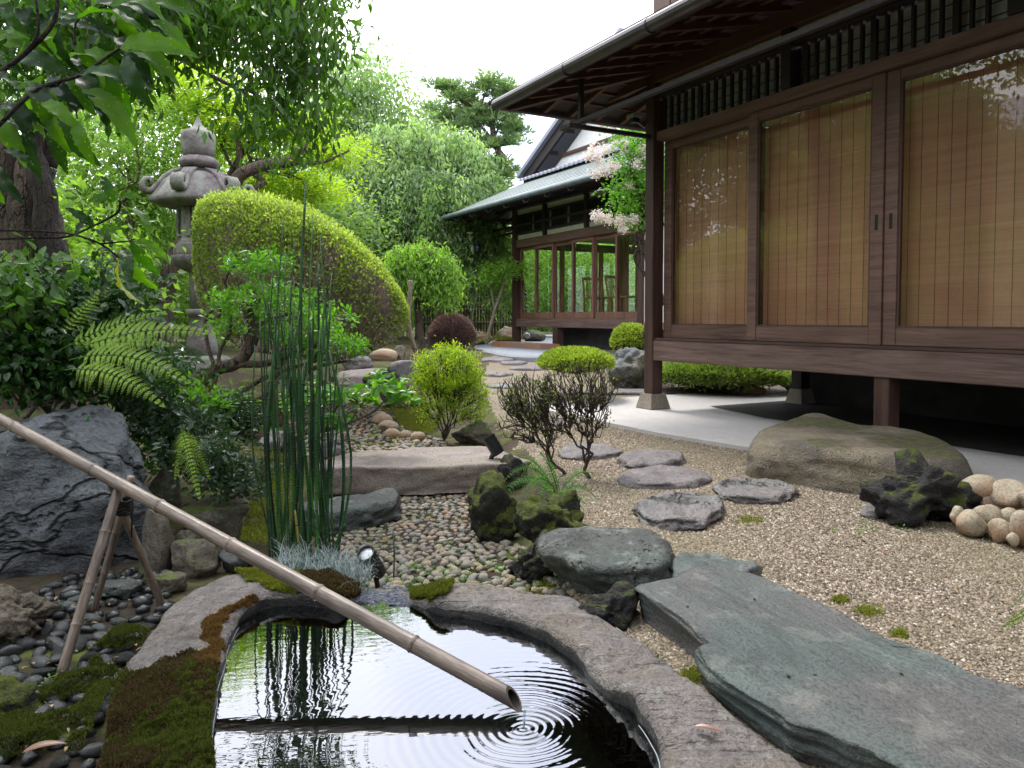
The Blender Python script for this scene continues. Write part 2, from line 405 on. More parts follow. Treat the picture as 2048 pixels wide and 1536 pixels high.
def blob_pts(blobs, n, rng, lo=.45, top=0):
    """blobs (c, radii, weight) -> clump centres"""
    W = np.array([b[2] if len(b) > 2 else b[1][0]*b[1][1] for b in blobs], float); W /= W.sum(); out = []
    for (b, m) in zip(blobs, (W*n).astype(int)+1):
        d = rng.normal(size=(m, 3)); d /= np.linalg.norm(d, axis=1)[:, None]; r = rng.uniform(lo, 1, m)**.6
        out.append(np.array(b[0])+d*r[:, None]*np.array(b[1]))
    return np.concatenate(out)
def kmeans(P, k, rng):
    C = P[rng.choice(len(P), k, replace=False)]
    for _ in range(4):
        a = np.argmin(((P[:, None]-C[None])**2).sum(2), 1)
        C = np.array([P[a == i].mean(0) if (a == i).any() else C[i] for i in range(k)])
    return a
def grow(base, T, r0, rng, splits=(4, 4, 4), wob=.08, frac=.5, sides=(8, 6, 4, 3), d0=(0, 0, 1), mb=None, tip=.15, rmin=.0015, first=None):
    mb = mb or MB()
    def path(a, b, d, m, wb):
        L = np.linalg.norm(b-a); t = np.linspace(0, 1, m)[:, None]; d = np.array(d, float); d /= np.linalg.norm(d)+1e-9
        c = a+d*L*.45; P = (1-t)**2*a+2*t*(1-t)*c+t*t*b
        w_ = np.stack([np.interp(np.linspace(0, 1, m), np.linspace(0, 1, 5), np.r_[0, rng.normal(size=3), 0]) for _ in range(3)], 1)*L*wb
        return P+w_
    def rec(a, idx, lev, r, d):
        Q = T[idx]
        if len(idx) <= 1 or lev >= len(splits):
            for q in Q:
                P = path(a, q, d, 4 if lev < 4 else 3, wob); mb.tube(P, np.linspace(r*.7, max(r*tip, rmin*.6), len(P)), sides[min(lev, len(sides)-1)], False)
            return
        f = (first if (lev == 0 and first) else frac); b = a+(Q.mean(0)-a)*f; m = 8 if lev == 0 else 5
        P = path(a, b, d, m, wob); r1 = max(r*.68, rmin); mb.tube(P, np.linspace(r, r1, m), sides[min(lev, len(sides)-1)], lev == 0)
        k = min(splits[lev], len(idx)); g = kmeans(Q, k, rng); dd = P[-1]-P[-2]
        for i in range(k):
            if (g == i).any(): rec(P[-1], idx[g == i], lev+1, max(r1*(.55+.45*((g == i).sum()/len(idx))**.5), rmin), dd)
    rec(np.array(base, float), np.arange(len(T)), 0, r0, d0)
    return mb
def tree(name, base, blobs, n, per, L, lm, wm, lab, seed, r0=.12, clump=.3, aspect=.45, droop=.3, splits=(4, 4, 4), cat='tree', group=None, wob=.1, d0=(0, 0, 1), flatz=.6, lo=.45, up=None, trunk='trunk', hi=False, curl=.1, first=None, branch_n=None, crown='crown', frac=.5, rmin=.004, rise=0):
    rng = np.random.RandomState(seed); base = np.array(base, float)
    root = empty(name, tuple(base), 0, lab, cat, group)
    T = blob_pts(blobs, n, rng, lo); Tb = T if branch_n is None else T[rng.choice(len(T), min(branch_n, len(T)), replace=False)]
    mb = grow(base, Tb, r0, rng, splits, wob, d0=d0, first=first, frac=frac, rmin=rmin)
    t_ = mb.build(trunk, wm, root, smooth=True)
    t_.data.transform(Matrix.Translation(Vector(-base)))
    P = np.repeat(T, per, 0)+rng.normal(size=(len(T)*per, 3))*clump*np.array([1, 1, flatz])
    C0 = np.mean([b[0] for b in blobs], 0)
    D = rng.normal(size=P.shape)*.8+(P-np.repeat(T, per, 0))/clump*.5; D[:, 2] -= droop*2-rise
    rn = np.repeat(rng.rand(len(T)), per)*.6+.2
    leaves(crown, P, D, L*rng.uniform(.7, 1.25, len(P)), lm, root, aspect, seed, rnd=rn, origin=base, up=up, hi=hi, **({'curl': curl} if hi else {}))
    return root
# ================================================================== materials
M = {}
M['wood_x'] = wood('weathered_wood_x', (.035, .017, .012), (.125, .07, .055), 0)
M['wood_z'] = wood('weathered_wood_z', (.03, .014, .010), (.10, .052, .04), 2)
M['wood_y'] = wood('weathered_wood_y', (.03, .014, .010), (.10, .055, .04), 1)
M['beam'] = wood('sill_beam_wood', (.06, .032, .026), (.23, .15, .125), 0, .65)
M['rail'] = wood('door_rail_wood', (.07, .036, .027), (.22, .13, .10), 0, .6)
M['stile'] = wood('door_stile_wood', (.04, .02, .015), (.12, .065, .05), 2, .6)
M['dark_x'] = wood('dark_wood_x', (.014, .010, .010), (.045, .032, .032), 0)
M['dark_y'] = wood('dark_wood_y', (.014, .010, .010), (.05, .034, .034), 1)
M['dark_z'] = wood('dark_wood_z', (.012, .009, .010), (.04, .03, .032), 2)
M['red_x'] = wood('reddish_wood_x', (.05, .022, .016), (.13, .06, .042), 0)
M['red_y'] = wood('reddish_wood_y', (.045, .02, .015), (.11, .05, .036), 1)
M['red_z'] = wood('reddish_wood_z', (.14, .05, .03), (.36, .16, .10), 2); M['bdoor'] = wood('warm_door_wood', (.10, .045, .032), (.30, .15, .115), 2)
M['paneled'] = wood('pale_board_wood', (.10, .06, .045), (.24, .15, .11), 2)
M['chairw'] = wood('honey_chair_wood', (.22, .12, .045), (.42, .25, .1), 2, .45)
M['plaster'] = plain('white_plaster', (.80, .79, .78), .9, nscale=8, var=.06)
M['plaster_d'] = plain('grey_cream_plaster', (.60, .58, .50), .9, nscale=8, var=.12)
M['shoji'] = plain('grey_shutter_board', (.46, .44, .47), .8, nscale=14, var=.2)
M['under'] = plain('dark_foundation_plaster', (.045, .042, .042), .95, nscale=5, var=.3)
M['underdark'] = plain('underfloor_dark', (.02, .017, .015), 1, nscale=5, var=.3)
M['concrete'] = stone('pale_concrete', (.42, .40, .38), (.53, .50, .48), 3, .15, .004, fine=160)
M['footing'] = stone('footing_stone', (.16, .13, .10), (.32, .28, .23), 9, .4, .004, fine=120)
M['gutter'] = plain('brown_metal_gutter', (.075, .062, .066), .38, .5, 6, .25, spec=.6)
M['copper'] = plain('grey_green_copper', (.115, .15, .155), .45, .15, 5, .25, spec=.6)
M['tile'] = plain('grey_roof_tile', (.26, .27, .33), .5, 0, 30, .2)
M['bronze'] = plain('dark_bronze', (.02, .022, .028), .5, .6, 30, .3)
M['black'] = plain('black_plastic', (.008, .008, .010), .42, 0, 60, .2)
M['rope'] = plain('black_palm_rope', (.006, .005, .005), .9, 0, 200, .4, .6)
M['lamp_grey'] = plain('grey_metal', (.35, .36, .38), .35, .4, 20, .1)
M['glass_a'] = glassmat('window_glass', 1.5, 1.05, (.97, .97, .95), 1.3)
M['glass_b'] = glassmat('far_window_glass', 1.45, .9, (.95, .97, .96), 1.0)
M['orange'] = stone('orange_brown_stone', (.30, .12, .06), (.42, .22, .13), 2, .2, .004, tint=(.25, .18, .15))
M['interior'] = plain('amber_interior_wall', (.80, .46, .27), .9, nscale=4, var=.15)
M['floorw'] = wood('polished_floor_wood', (.10, .045, .02), (.22, .11, .05), 0, .3)
M['ceil'] = wood('dark_ceiling_wood', (.04, .025, .015), (.09, .055, .03), 0, .5)
def blindmat():
    t = NT('amber_reed_blind'); c = t.coord()
    w_ = t.n('TexWave', wave_type='BANDS', bands_direction='Z', Scale=110.0, Distortion=1.2, Detail=2.0); w_.inputs['Detail Scale'].default_value = .6; t.l(c, w_.inputs['Vector'])
    n1 = t.noise(1.0, 4, t.coord((1.2, 1, 22))); n2 = t.noise(1, 5, t.coord((.8, 1, 160)))
    f = t.math('ADD', t.math('MULTIPLY', n1, .5), t.math('MULTIPLY', n2, .5))
    col = t.ramp(f, (.35, (.72, .37, .22)), (.65, (.95, .57, .38)))
    col = t.mix(t.math('MULTIPLY', w_.outputs['Fac'], .35), col, (.22, .12, .05))
    p = t.bsdf(col, .55, t.bump(w_.outputs['Fac'], .3, .002), out=False)
    tl = t.n('BsdfTranslucent'); t.l(col, tl.inputs[0]); m0 = t.n('MixShader'); m0.inputs[0].default_value = .35; t.l(p, m0.inputs[1]); t.l(tl, m0.inputs[2])
    tr = t.n('BsdfTransparent'); m = t.n('MixShader'); m.inputs[0].default_value = .30; t.l(m0, m.inputs[1]); t.l(tr, m.inputs[2]); t.l(m, t.out.inputs[0]); return t.m
M['blind'] = blindmat()
M['curtain'] = plain('cream_curtain', (.70, .64, .55), .9, nscale=30, var=.05)
# ================================================================== ground
def gravelmat():
    t = NT('beige_gravel'); c = t.coord()
    vo = t.n('TexVoronoi', Scale=85.0); t.l(c, vo.inputs['Vector']); v2 = t.n('TexVoronoi', Scale=30.0); t.l(c, v2.inputs['Vector'])
    sp = t.n('SeparateXYZ'); t.l(vo.outputs['Color'], sp.inputs[0])
    col = t.ramp(sp.outputs[0], (0, (.12, .09, .065)), (.3, (.24, .19, .14)), (.7, (.35, .285, .22)), (1, (.46, .39, .31)))
    col = t.mix(t.ramp(t.noise(1.3, 5, c), (.38, (.5, .5, .5)), (.6, (0, 0, 0))), col, (.20, .17, .10))
    col = t.mix(t.ramp(vo.outputs['Distance'], (.0, (0, 0, 0)), (.75, (.6, .6, .6))), col, (.10, .08, .06))
    t.bsdf(col, .9, t.bump(t.math('SUBTRACT', 1.0, vo.outputs['Distance']), .9, .008), spec=.3); return t.m
def soilmat(name, a, b, mossa=None, mossb=None, k=.5, sc=3):
    t = NT(name); c = t.coord(); n1 = t.noise(sc*6, 6, c, .7); n2 = t.noise(sc, 5, c, .6); n3 = t.noise(170, 4, c, .7)
    col = t.ramp(n1, (.3, a), (.7, b)); h = t.math('ADD', n1, t.math('MULTIPLY', n3, .5))
    if mossa:
        mc = t.ramp(t.math('ADD', t.math('MULTIPLY', t.noise(14, 5, c, .7), .6), t.math('MULTIPLY', n3, .4)), (.35, mossa), (.62, mossb))
        col = t.mix(t.ramp(n2, (k-.04, (0, 0, 0)), (k+.04, (1, 1, 1))), col, mc)
    t.bsdf(col, .95, t.bump(h, .8, .015), spec=.2); return t.m
M['gravel'] = gravelmat()
M['soil'] = soilmat('mossy_soil', (.035, .028, .018), (.09, .07, .045), (.045, .055, .018), (.12, .13, .04), .52)
M['mossg'] = soilmat('lime_moss', (.09, .10, .02), (.14, .15, .03), (.12, .15, .015), (.30, .32, .04), .3)
M['bedsoil'] = soilmat('dark_stream_soil', (.03, .025, .018), (.07, .055, .04), (.06, .08, .02), (.13, .16, .03), .6)
court_px = [(1130, 692), (985, 712), (960, 760), (975, 800), (1000, 850), (1040, 885), (1090, 945), (1140, 1000), (1160, 1045), (1090, 1110), (1150, 1200), (1240, 1260),
            (1330, 1330), (1430, 1420), (1560, 1530), (1700, 1660), (2600, 1660), (3400, 1300), (3400, 900), (2048, 775), (1700, 715), (1300, 690)]
bed_px = [(640, 1000), (800, 975), (930, 968), (960, 1020), (1000, 1080), (1110, 1120), (1160, 1190), (1060, 1185), (900, 1200), (700, 1190), (660, 1100), (630, 1040)]
bed2_px = [(560, 790), (640, 770), (760, 820), (790, 850), (880, 880), (900, 905), (640, 930), (590, 880)]
mossy_px = [(780, 812), (840, 805), (880, 860), (850, 878), (800, 860)]
moss2_px = [(500, 960), (560, 940), (590, 1080), (560, 1120), (500, 1080)]
low_px = [(-60, 1240), (60, 1200), (190, 1140), (340, 1150), (335, 1215), (300, 1265), (230, 1360), (200, 1450), (190, 1600), (-200, 1700), (-300, 1400)]
W2 = lambda px: [tuple(G(u, v)[:2]) for u, v in px]
REG = {k: W2(v) for k, v in dict(court=court_px, bed=bed_px, bed2=bed2_px, low=low_px).items()}
NR, NTH = 330, 420
rr = np.r_[0, np.geomspace(.35, 90, NR)]; th = np.linspace(-1, 1, NTH); th = np.sign(th)*np.abs(th)**1.7*PI
RR, TT = np.meshgrid(rr, th, indexing='ij'); GX, GY = RR*np.sin(TT), RR*np.cos(TT); GZ = hgt(GX, GY)
gv = np.stack([GX, GY, GZ], -1).reshape(-1, 3)
ii, jj = np.meshgrid(np.arange(len(rr)-1), np.arange(NTH-1), indexing='ij'); a = (ii*NTH+jj).ravel()
gf = np.stack([a, a+NTH, a+NTH+1, a+1], 1)[:, ::-1]
cx_, cy_ = gv[gf].mean(1)[:, 0], gv[gf].mean(1)[:, 1]
isc = inpoly(cx_, cy_, REG['court']); isb = inpoly(cx_, cy_, REG['bed']) | inpoly(cx_, cy_, REG['bed2']) | inpoly(cx_, cy_, REG['low'])
isb &= ~isc
def sub(mask, name, mat, dz=0):
    f = gf[mask]; u, inv = np.unique(f, return_inverse=True); V = gv[u].copy(); V[:, 2] += dz
    return tag(mk(name, V, inv.reshape(-1, 4), mat, None, True), kind='structure')
g0 = sub(~isc & ~isb, 'ground', M['soil'], 0); g1 = sub(isc, 'gravel_court', M['gravel'], 0); g2 = sub(isb, 'stream_bed', M['bedsoil'], 0)
g0['label'] = 'mossy dark garden earth'; g1['label'] = 'raked beige gravel court'
# concrete apron under the eave of the near house
# ================================================================== NEAR HOUSE
A0 = G(1306, 822); A0[2] = 0
AD = np.array([.481, -.877]); AN = np.array([.877, .481])
def LA(x, y, z=0): return np.array([A0[0]+AD[0]*x+AN[0]*y, A0[1]+AD[1]*x+AN[1]*y, z])
RZA = math.atan2(AD[1], AD[0])
H = empty('wooden_house', (A0[0], A0[1], 0), RZA, 'dark wooden house with big sliding glass doors and deep eave on the right', 'house')
ap = []
for t in np.linspace(0, PI/2, 9): ap.append((-.35-.55*math.cos(t), -.40-.52*math.sin(t)))
ap = [(-.9, 1.9)]+ap+[(1.2, -.93), (2.2, -.80), (3.2, -.66), (9.5, -.5), (9.5, 1.9)]
APL = ap
mb = MB(); n = len(ap); mb.add([(x, y, .028) for x, y in ap]+[(x, y, -.15) for x, y in ap], [tuple(range(n))]+[(i, i+n, (i+1) % n+n, (i+1) % n) for i in range(n)])
apo = mb.build('concrete_pavement', M['concrete']); apo.location = H.location; apo.rotation_euler = H.rotation_euler; tag(apo, 'pale concrete apron under the eave', kind='structure')
# flat dark sheet standing in for the darkness under the floor
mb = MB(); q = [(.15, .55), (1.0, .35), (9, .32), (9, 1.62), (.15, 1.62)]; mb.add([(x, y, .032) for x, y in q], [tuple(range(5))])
o = mb.build('underfloor_shade', M['underdark'], apo)
def hb(name, x0, x1, y0, y1, z0, z1, mat, parent=H, bevel=.003): return bx(name, x0, x1, y0, y1, z0, z1, M[mat], parent, bevel)
XE = 7.2
f = MB(); f.add([(-.115, -.115, 0.028), (.115, -.115, .028), (.115, .115, .028), (-.115, .115, .028), (-.082, -.082, .165), (.082, -.082, .165), (.082, .082, .165), (-.082, .082, .165)], [(0, 1, 5, 4), (1, 2, 6, 5), (2, 3, 7, 6), (3, 0, 4, 7), (4, 5, 6, 7), (3, 2, 1, 0)])
f.build('stone_footing', M['footing'], H, bevel=.006)
hb('corner_post', -.06, .06, -.06, .06, .165, 3.05, 'wood_z', bevel=.006)
hb('sill_beam', .062, XE, -.055, .06, .47, .648, 'beam', bevel=.005)
hb('door_track', .062, XE, -.04, .13, .650, .672, 'wood_x')
hb('head_beam', .062, XE, -.035, .12, 2.425, 2.505, 'rail', bevel=.004)
# floor posts and foundation
for x in (2.33, 4.3, 6.2): hb('floor_post', x-.055, x+.055, -.04, .07, .028, .468, 'wood_z')
hb('floor_post', .30, .42, 1.45, 1.57, .17, .52, 'dark_z')
f2 = MB(); f2.add([(.26, 1.41, .028), (.46, 1.41, .028), (.46, 1.61, .028), (.26, 1.61, .028), (.29, 1.44, .168), (.43, 1.44, .168), (.43, 1.58, .168), (.29, 1.58, .168)], [(0, 1, 5, 4), (1, 2, 6, 5), (2, 3, 7, 6), (3, 0, 4, 7), (4, 5, 6, 7)])
f2.build('stone_footing', M['footing'], H)
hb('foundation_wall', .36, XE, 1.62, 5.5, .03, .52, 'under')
hb('foundation_vent', 3.0, 3.7, 1.60, 1.615, .12, .36, 'underdark')
hb('floor_deck', .062, XE, .062, 5.5, .52, .645, 'dark_x')
hb('joist', -.02, .0595, .062, 1.6, .50, .64, 'dark_y')
# sliding doors: frame with moulded edge, glass pane as a sub-part
doors = [(.068, 1.205, .055, .10, .085), (1.125, 2.29, .0, .095, .092), (2.293, 3.44, .012, .092, .09), (3.36, 4.55, .058, .09, .09), (4.47, 5.6, .0, .09, .09)]
pulls = [None, 'r', 'l', None, None]
DOORW = []
for i, (x0, x1, y, wl, wr) in enumerate(doors):
    y0, y1 = y, y+.04
    m = MB()
    m.box(x0, x0+wl, y0, y1, .675, 2.422); m.box(x1-wr, x1, y0, y1, .675, 2.422)
    m.box(x0+wl, x1-wr, y0+.003, y1-.003, .675, .785); m.box(x0+wl, x1-wr, y0+.003, y1-.003, 2.352, 2.422)
    d = m.build('sliding_door', M['rail'], H, bevel=.003)
    mm = MB(); g = .014
    for (a_, b_, c_, d_) in ((x0+wl, x1-wr, .786, .786+g), (x0+wl, x1-wr, 2.351-g, 2.351), (x0+wl, x0+wl+g, .786+g, 2.351-g), (x1-wr-g, x1-wr, .786+g, 2.351-g)): mm.box(a_, b_, y0+.009, y1-.009, c_, d_)
    mm.build('glazing_bead', M['stile'], d)
    bx('glass_pane', x0+wl+g*.5, x1-wr-g*.5, y0+.018, y0+.021, .79, 2.345, M['glass_a'], d)
    DOORW.append((x0+wl, x1-wr))
    if pulls[i]:
        xp = x1-wr/2-.012 if pulls[i] == 'r' else x0+wl/2-.012
        bx('door_pull', xp, xp+.022, y0-.002, y0+.004, 1.42, 1.52, M['black'], d, 0)
hb('door_panel', 5.55, XE, .0, .04, .675, 2.422, 'stile')
# reed blinds, cords, curtains and inner posts behind the glass
labs = ['amber reed blind behind the narrow far pane by the corner post', 'amber reed blind behind the middle glass pane', 'amber reed blind behind the nearest right pane with door pull', 'amber reed blind beyond the right picture edge']
for i in range(4):
    x0, x1 = DOORW[i]; x0 -= .07; x1 += .07
    xs = np.linspace(x0, x1, 24); zs = np.linspace(.70, 2.40, 18); V = []; 
    for z in zs:
        for x in xs: V.append((x, .165+.004*math.sin(x*23+i)+.006*math.sin(z*5+x*3), z))
    Fq = [(a*24+b, a*24+b+1, (a+1)*24+b+1, (a+1)*24+b) for a in range(17) for b in range(23)]
    bl = mk('reed_blind', np.array(V)-np.array([x0, .165, .70]), Fq, M['blind'], None, True)
    p = LA(x0, .165, .70); bl.location = p; bl.rotation_euler = (0, 0, RZA); tag(bl, labs[i], 'blind', 'reed blinds behind the glass doors')
    n = 11 if i < 1 else 12; rng = np.random.RandomState(i)
    cm = None
    for k in range(n):
        xx = (k+.5)/n*(x1-x0)+rng.uniform(-.012, .012)
        if cm is None: cm = bx('blind_cord', -.0009, .0009, -.010, -.008, .0, 1.68, M['stile'], bl, 0); cm.location = (xx, 0, 0)
        else: c = dup(cm, bl); c.location = (xx, 0, 0)
for x, wd in ((.36, .13), (.95, .07), (1.62, .16), (2.0, .05), (2.62, .18), (3.5, .1)):
    hb('inner_post', x-wd/2, x+wd/2, .235, .235+wd*.5, .66, 2.5, 'red_z')
def curtain(x0, x1, y, lab):
    xs = np.linspace(0, x1-x0, 40); V = []
    for z in (0, .8, 1.72):
        for k, x in enumerate(xs): V.append((x*(1-.12*(z/1.72)*(1-z/1.72)*2), .022*math.sin(x*85+z), z))
    Fq = [(a*40+b, a*40+b+1, (a+1)*40+b+1, (a+1)*40+b) for a in range(2) for b in range(39)]
    c = mk('curtain', V, Fq, M['curtain'], None, True); c.location = LA(x0, y, .66); c.rotation_euler = (0, 0, RZA); tag(c, lab, 'curtain', 'pale curtains behind the blinds')
curtain(.46, .66, .20, 'pale curtain strip behind the narrow far blind')
curtain(2.86, 3.12, .20, 'wide pale curtain behind the nearest right blind')
hb('inner_wall', .0, XE, .40, .44, .648, 2.6, 'interior')
hb('end_wall', .0, .05, .125, .39, .648, 2.6, 'interior')
# transom lattice
hb('transom_board', .062, XE, .09, .118, 2.508, 2.81, 'shoji', bevel=0)
for z in (2.575, 2.65, 2.73): hb('transom_rail', .062, XE, .080, .087, z, z+.005, 'stile', bevel=0)
hb('lattice_rail', .062, XE, -.035, .06, 2.812, 2.85, 'dark_x')
bar = None; x = .11; k = 0; posts = [1.52, 3.1]
while x < XE-.1:
    if not any(abs(x-p) < .1 for p in posts):
        if bar is None: bar = bx('lattice_bar', -.0105, .0105, .005, .035, 2.506, 2.811, M['dark_z'], H, .001); bar.location = (x, 0, 0)
        else:
            c = dup(bar, H); c.location = (x, 0, 0)
            if k % 6 == 5: c.scale = (1.9, 1, 1)
    x += .0905; k += 1
for p in posts: hb('transom_post', p-.045, p+.045, -.05, .06, 2.507, 3.0, 'dark_z')
hb('plaster_strip', .062, XE, .02, .06, 2.852, 2.935, 'plaster_d', bevel=0)
hb('transom_rail', .062, XE, -.0, .018, 2.875, 2.893, 'dark_x', bevel=0)
hb('wall_plate', -.95, XE, -.06, .065, 2.937, 3.07, 'red_x')
hb('wall_plate', -.058, .058, .067, 5, 2.95, 3.065, 'red_y')
# roof: front and end slopes
PS = .235; EX, EY, EZ = -.95, -1.02, 2.80
def zr(x, y): return EZ+PS*min(x-EX, y-EY)
R1 = 2.7
def roofmesh(dz, th):
    V = [(EX, EY, EZ), (XE+2, EY, EZ), (XE+2, EY+R1, EZ+PS*R1), (EX+R1, EY+R1, EZ+PS*R1), (EX+R1, 6, EZ+PS*R1), (EX, 6, EZ)]
    V = np.array(V); V[:, 2] += dz; n = 6; W = V.copy(); W[:, 2] += th
    return MB().add(np.concatenate([V, W]), [(0, 3, 2, 1), (0, 5, 4, 3), (6, 7, 8, 9), (6, 9, 10, 11), (0, 1, 7, 6), (5, 0, 6, 11), (1, 2, 8, 7), (4, 5, 11, 10)])
roofmesh(.075, .02).build('soffit_boards', M['dark_x'], H); roofmesh(.1, .05).build('roof', M['gutter'], H)
raf = None
for x in np.arange(-.55, XE+1.5, .303):
    L0 = max(0, 0); yi = min(.9, .9 if x > .1 else (x-EX)+EY)
    m = MB().beam((0, EY+.03, EZ+.045+PS*.03), (0, yi, EZ+.045+PS*(yi-EY)), .042, .055); r = m.build('rafter', M['red_y'], H); r.location = (x, 0, 0)
for y in np.arange(-.6, 5.5, .303):
    xi = min(.9, (y-EY)+EX) if y < .9 else .9
    if xi > EX+.12: MB().beam((EX+.03, y, EZ+.045+PS*.03), (xi, y, EZ+.045+PS*(xi-EX)), .042, .055).build('rafter', M['red_x'], H)
MB().beam((EX+.02, EY+.02, EZ+.03), (.9, .85, EZ+.03+PS*1.86), .07, .075).build('hip_rafter', M['red_y'], H)
for k in range(4):
    yy = EY+.2+k*.21; hb('roof_batten', yy-EY+EX+.08, XE+1.5, yy, yy+.035, zr(9, yy)+.062, zr(9, yy)+.077, 'red_x', bevel=0)
    hb('roof_batten', yy-EY+EX, yy-EY+EX+.035, yy+.09, 5.5, zr(9, yy)+.062, zr(9, yy)+.077, 'red_y', bevel=0)
hb('fascia', EX-.0, XE+2, EY-.03, EY-.002, EZ+.02, EZ+.15, 'dark_x'); hb('fascia', EX-.03, EX-.002, EY-.03, 6, EZ+.02, EZ+.15, 'dark_y')
def gutter(p0, p1, rad, mat, parent):
    m = MB(); d = np.array(p1)-np.array(p0); m.tube([p0, p1], rad, 14); return m.build('gutter', M[mat], parent, smooth=False)
gutter((EX-.06, EY-.065, EZ+.06), (XE+2, EY-.065, EZ+.045), .052, 'gutter', H); gutter((EX-.06, EY-.05, EZ+.06), (EX-.06, 6, EZ+.045), .042, 'gutter', H)
for x in np.arange(.2, 7, 1.05): MB().tube([(x, EY-.065, EZ+.052), (x+.028, EY-.065, EZ+.052)], .058, 14).build('gutter_clip', M['gutter'], H)
# outrigger arms carrying the long rail
AR = -.80
hb('outrigger_rail', -.30, XE, AR-.02, AR+.02, 2.50, 2.538, 'dark_x'); hb('outrigger_arm', -.022, .022, AR-.13, -.061, 2.455, 2.489, 'dark_y')
for x in (0,): hb('outrigger_strut', x-.02, x+.02, AR-.02, AR+.02, 2.546, EZ+PS*.2+.06, 'dark_z')
MB().beam((-.05, AR+.02, 2.52), (-.02, -.03, 2.93), .03, .03).build('brace', M['red_y'], H)
# second storey boards
hb('upper_wall', .31, XE, -.26, -.16, 3.16, 5, 'paneled', bevel=0)
for x in np.arange(.31, 2.6, .22): hb('wall_board', x+.004, x+.214, -.284, -.262, 3.16, 5, 'paneled', bevel=.003)
# small lamp box under the eave
L_ = empty('wall_lamp', tuple(LA(-.02, -.22, 2.62)), RZA, 'small grey lamp on bracket under the eave beside the corner post', 'lamp')
m = MB(); m.box(-.06, .06, -.05, .05, 0, .035).build('lamp_cover', M['lamp_grey'], L_, bevel=.008)
MB().box(-.04, .04, -.035, .035, -.04, -.001).build('lamp_body', M['black'], L_, bevel=.006)
MB().tube([(0, .03, -.03), (.0, .12, -.07), (.0, .158, -.03)], .006, 6).build('cable', M['lamp_grey'], L_)
# ================================================================== FAR HOUSE
YB = 16.8
B0 = PY(1033, 690, YB); zb = float(B0[2])
def LB(x, y, z=0): return np.array([B0[0]+AD[0]*x+AN[0]*y, B0[1]+AD[1]*x+AN[1]*y, zb+z])
B = empty('far_house', tuple(B0), RZA, 'far wooden tea house with glass walls, copper eave roof and white gable', 'house')
def h2(name, x0, x1, y0, y1, z0, z1, mat, bevel=0, parent=B): return bx(name, x0, x1, y0, y1, z0, z1, M[mat], parent, bevel)
WB = 4.35; DP = 3.4
h2('corner_post', -.075, .075, -.075, .075, .0, 2.95, 'wood_z', .008); h2('corner_post', WB-.06, WB+.08, -.06, .07, .35, 2.95, 'stile', .008)
h2('corner_post', -.07, .07, DP-.07, DP+.07, 0, 2.95, 'wood_z'); h2('corner_post', WB, WB+.14, DP-.07, DP+.07, 0, 2.95, 'wood_z')
h2('sill_beam', .077, WB-.062, -.06, .06, .40, .575, 'beam', .006); h2('sill_beam', -.06, .06, .077, DP-.08, .40, .575, 'wood_y')
h2('floor_deck', .077, WB+.1, .062, DP-.08, .50, .572, 'floorw'); h2('ceiling', -.05, WB+.1, .08, DP-.08, 2.32, 2.36, 'ceil')
h2('floor_post', 1.62, 1.80, -.08, .06, .02, .398, 'wood_z'); 
h2('foundation_wall', 1.05, WB+1.5, .35, DP-.2, .0, .40, 'under'); h2('foundation_vent', 3.35, 3.65, .335, .349, .12, .32, 'underdark')
h2('head_beam', .077, WB-.062, -.05, .06, 2.10, 2.27, 'rail', .004); h2('head_beam', -.05, .05, .077, DP-.08, 2.10, 2.27, 'wood_y'); h2('head_beam', .077, WB, DP-.05, DP+.05, 1.98, 2.3, 'wood_x')
h2('transom_beam', -.04, .04, .08, DP-.08, 2.36, 2.8, 'dark_y')
h2('plaster_strip', .077, WB-.06, -.01, .03, 2.275, 2.37, 'plaster_d'); h2('plaster_strip', .077, WB-.06, -.01, .03, 2.80, 2.91, 'plaster_d')
h2('lattice_rail', .077, WB-.06, -.05, .05, 2.372, 2.42, 'dark_x'); h2('lattice_rail', .077, WB-.06, -.05, .05, 2.755, 2.797, 'dark_x'); h2('transom_board', .077, WB-.06, .03, .05, 2.422, 2.753, 'shoji')
h2('lattice_rail', .077, WB-.06, -.047, .0, 2.575, 2.592, 'dark_x')
bar = None
for k, x in enumerate(np.arange(.14, WB-.12, .075)):
    if k % 9 == 8: continue
    if bar is None: bar = bx('lattice_bar', -.014, .014, -.03, .0, 2.421, 2.754, M['dark_z'], B); bar.location = (x, 0, 0)
    else: c = dup(bar, B); c.location = (x, 0, 0)
for x in (1.25, 2.75): h2('transom_post', x-.05, x+.05, -.075, .02, 2.272, 2.93, 'dark_z', .004)
h2('wall_plate', -1.0, WB+1.5, -.07, .07, 2.935, 3.08, 'dark_x'); h2('wall_plate', -.07, .07, .08, DP, 2.935, 3.08, 'dark_y')
MB().beam((-.9, -.12, 2.555), (WB+.2, -.12, 2.555), .035, .05).build('hanging_rail', M['dark_x'], B)
MB().beam((-1.0, -.03, 2.44), (.0, -.03, 2.44), .04, .05).build('eave_arm', M['dark_x'], B)
MB().beam((-1.05, .02, 2.83), (.0, .02, 2.70), .05, .06).build('eave_arm', M['dark_x'], B)
m = MB(); m.tube([(-.38, -.1, 2.80), (-.40, -.1, 2.62), (-.34, -.1, 2.53), (-.1, -.08, 2.52)], .05, 8).build('downpipe', M['gutter'], B, smooth=True)
DW = []
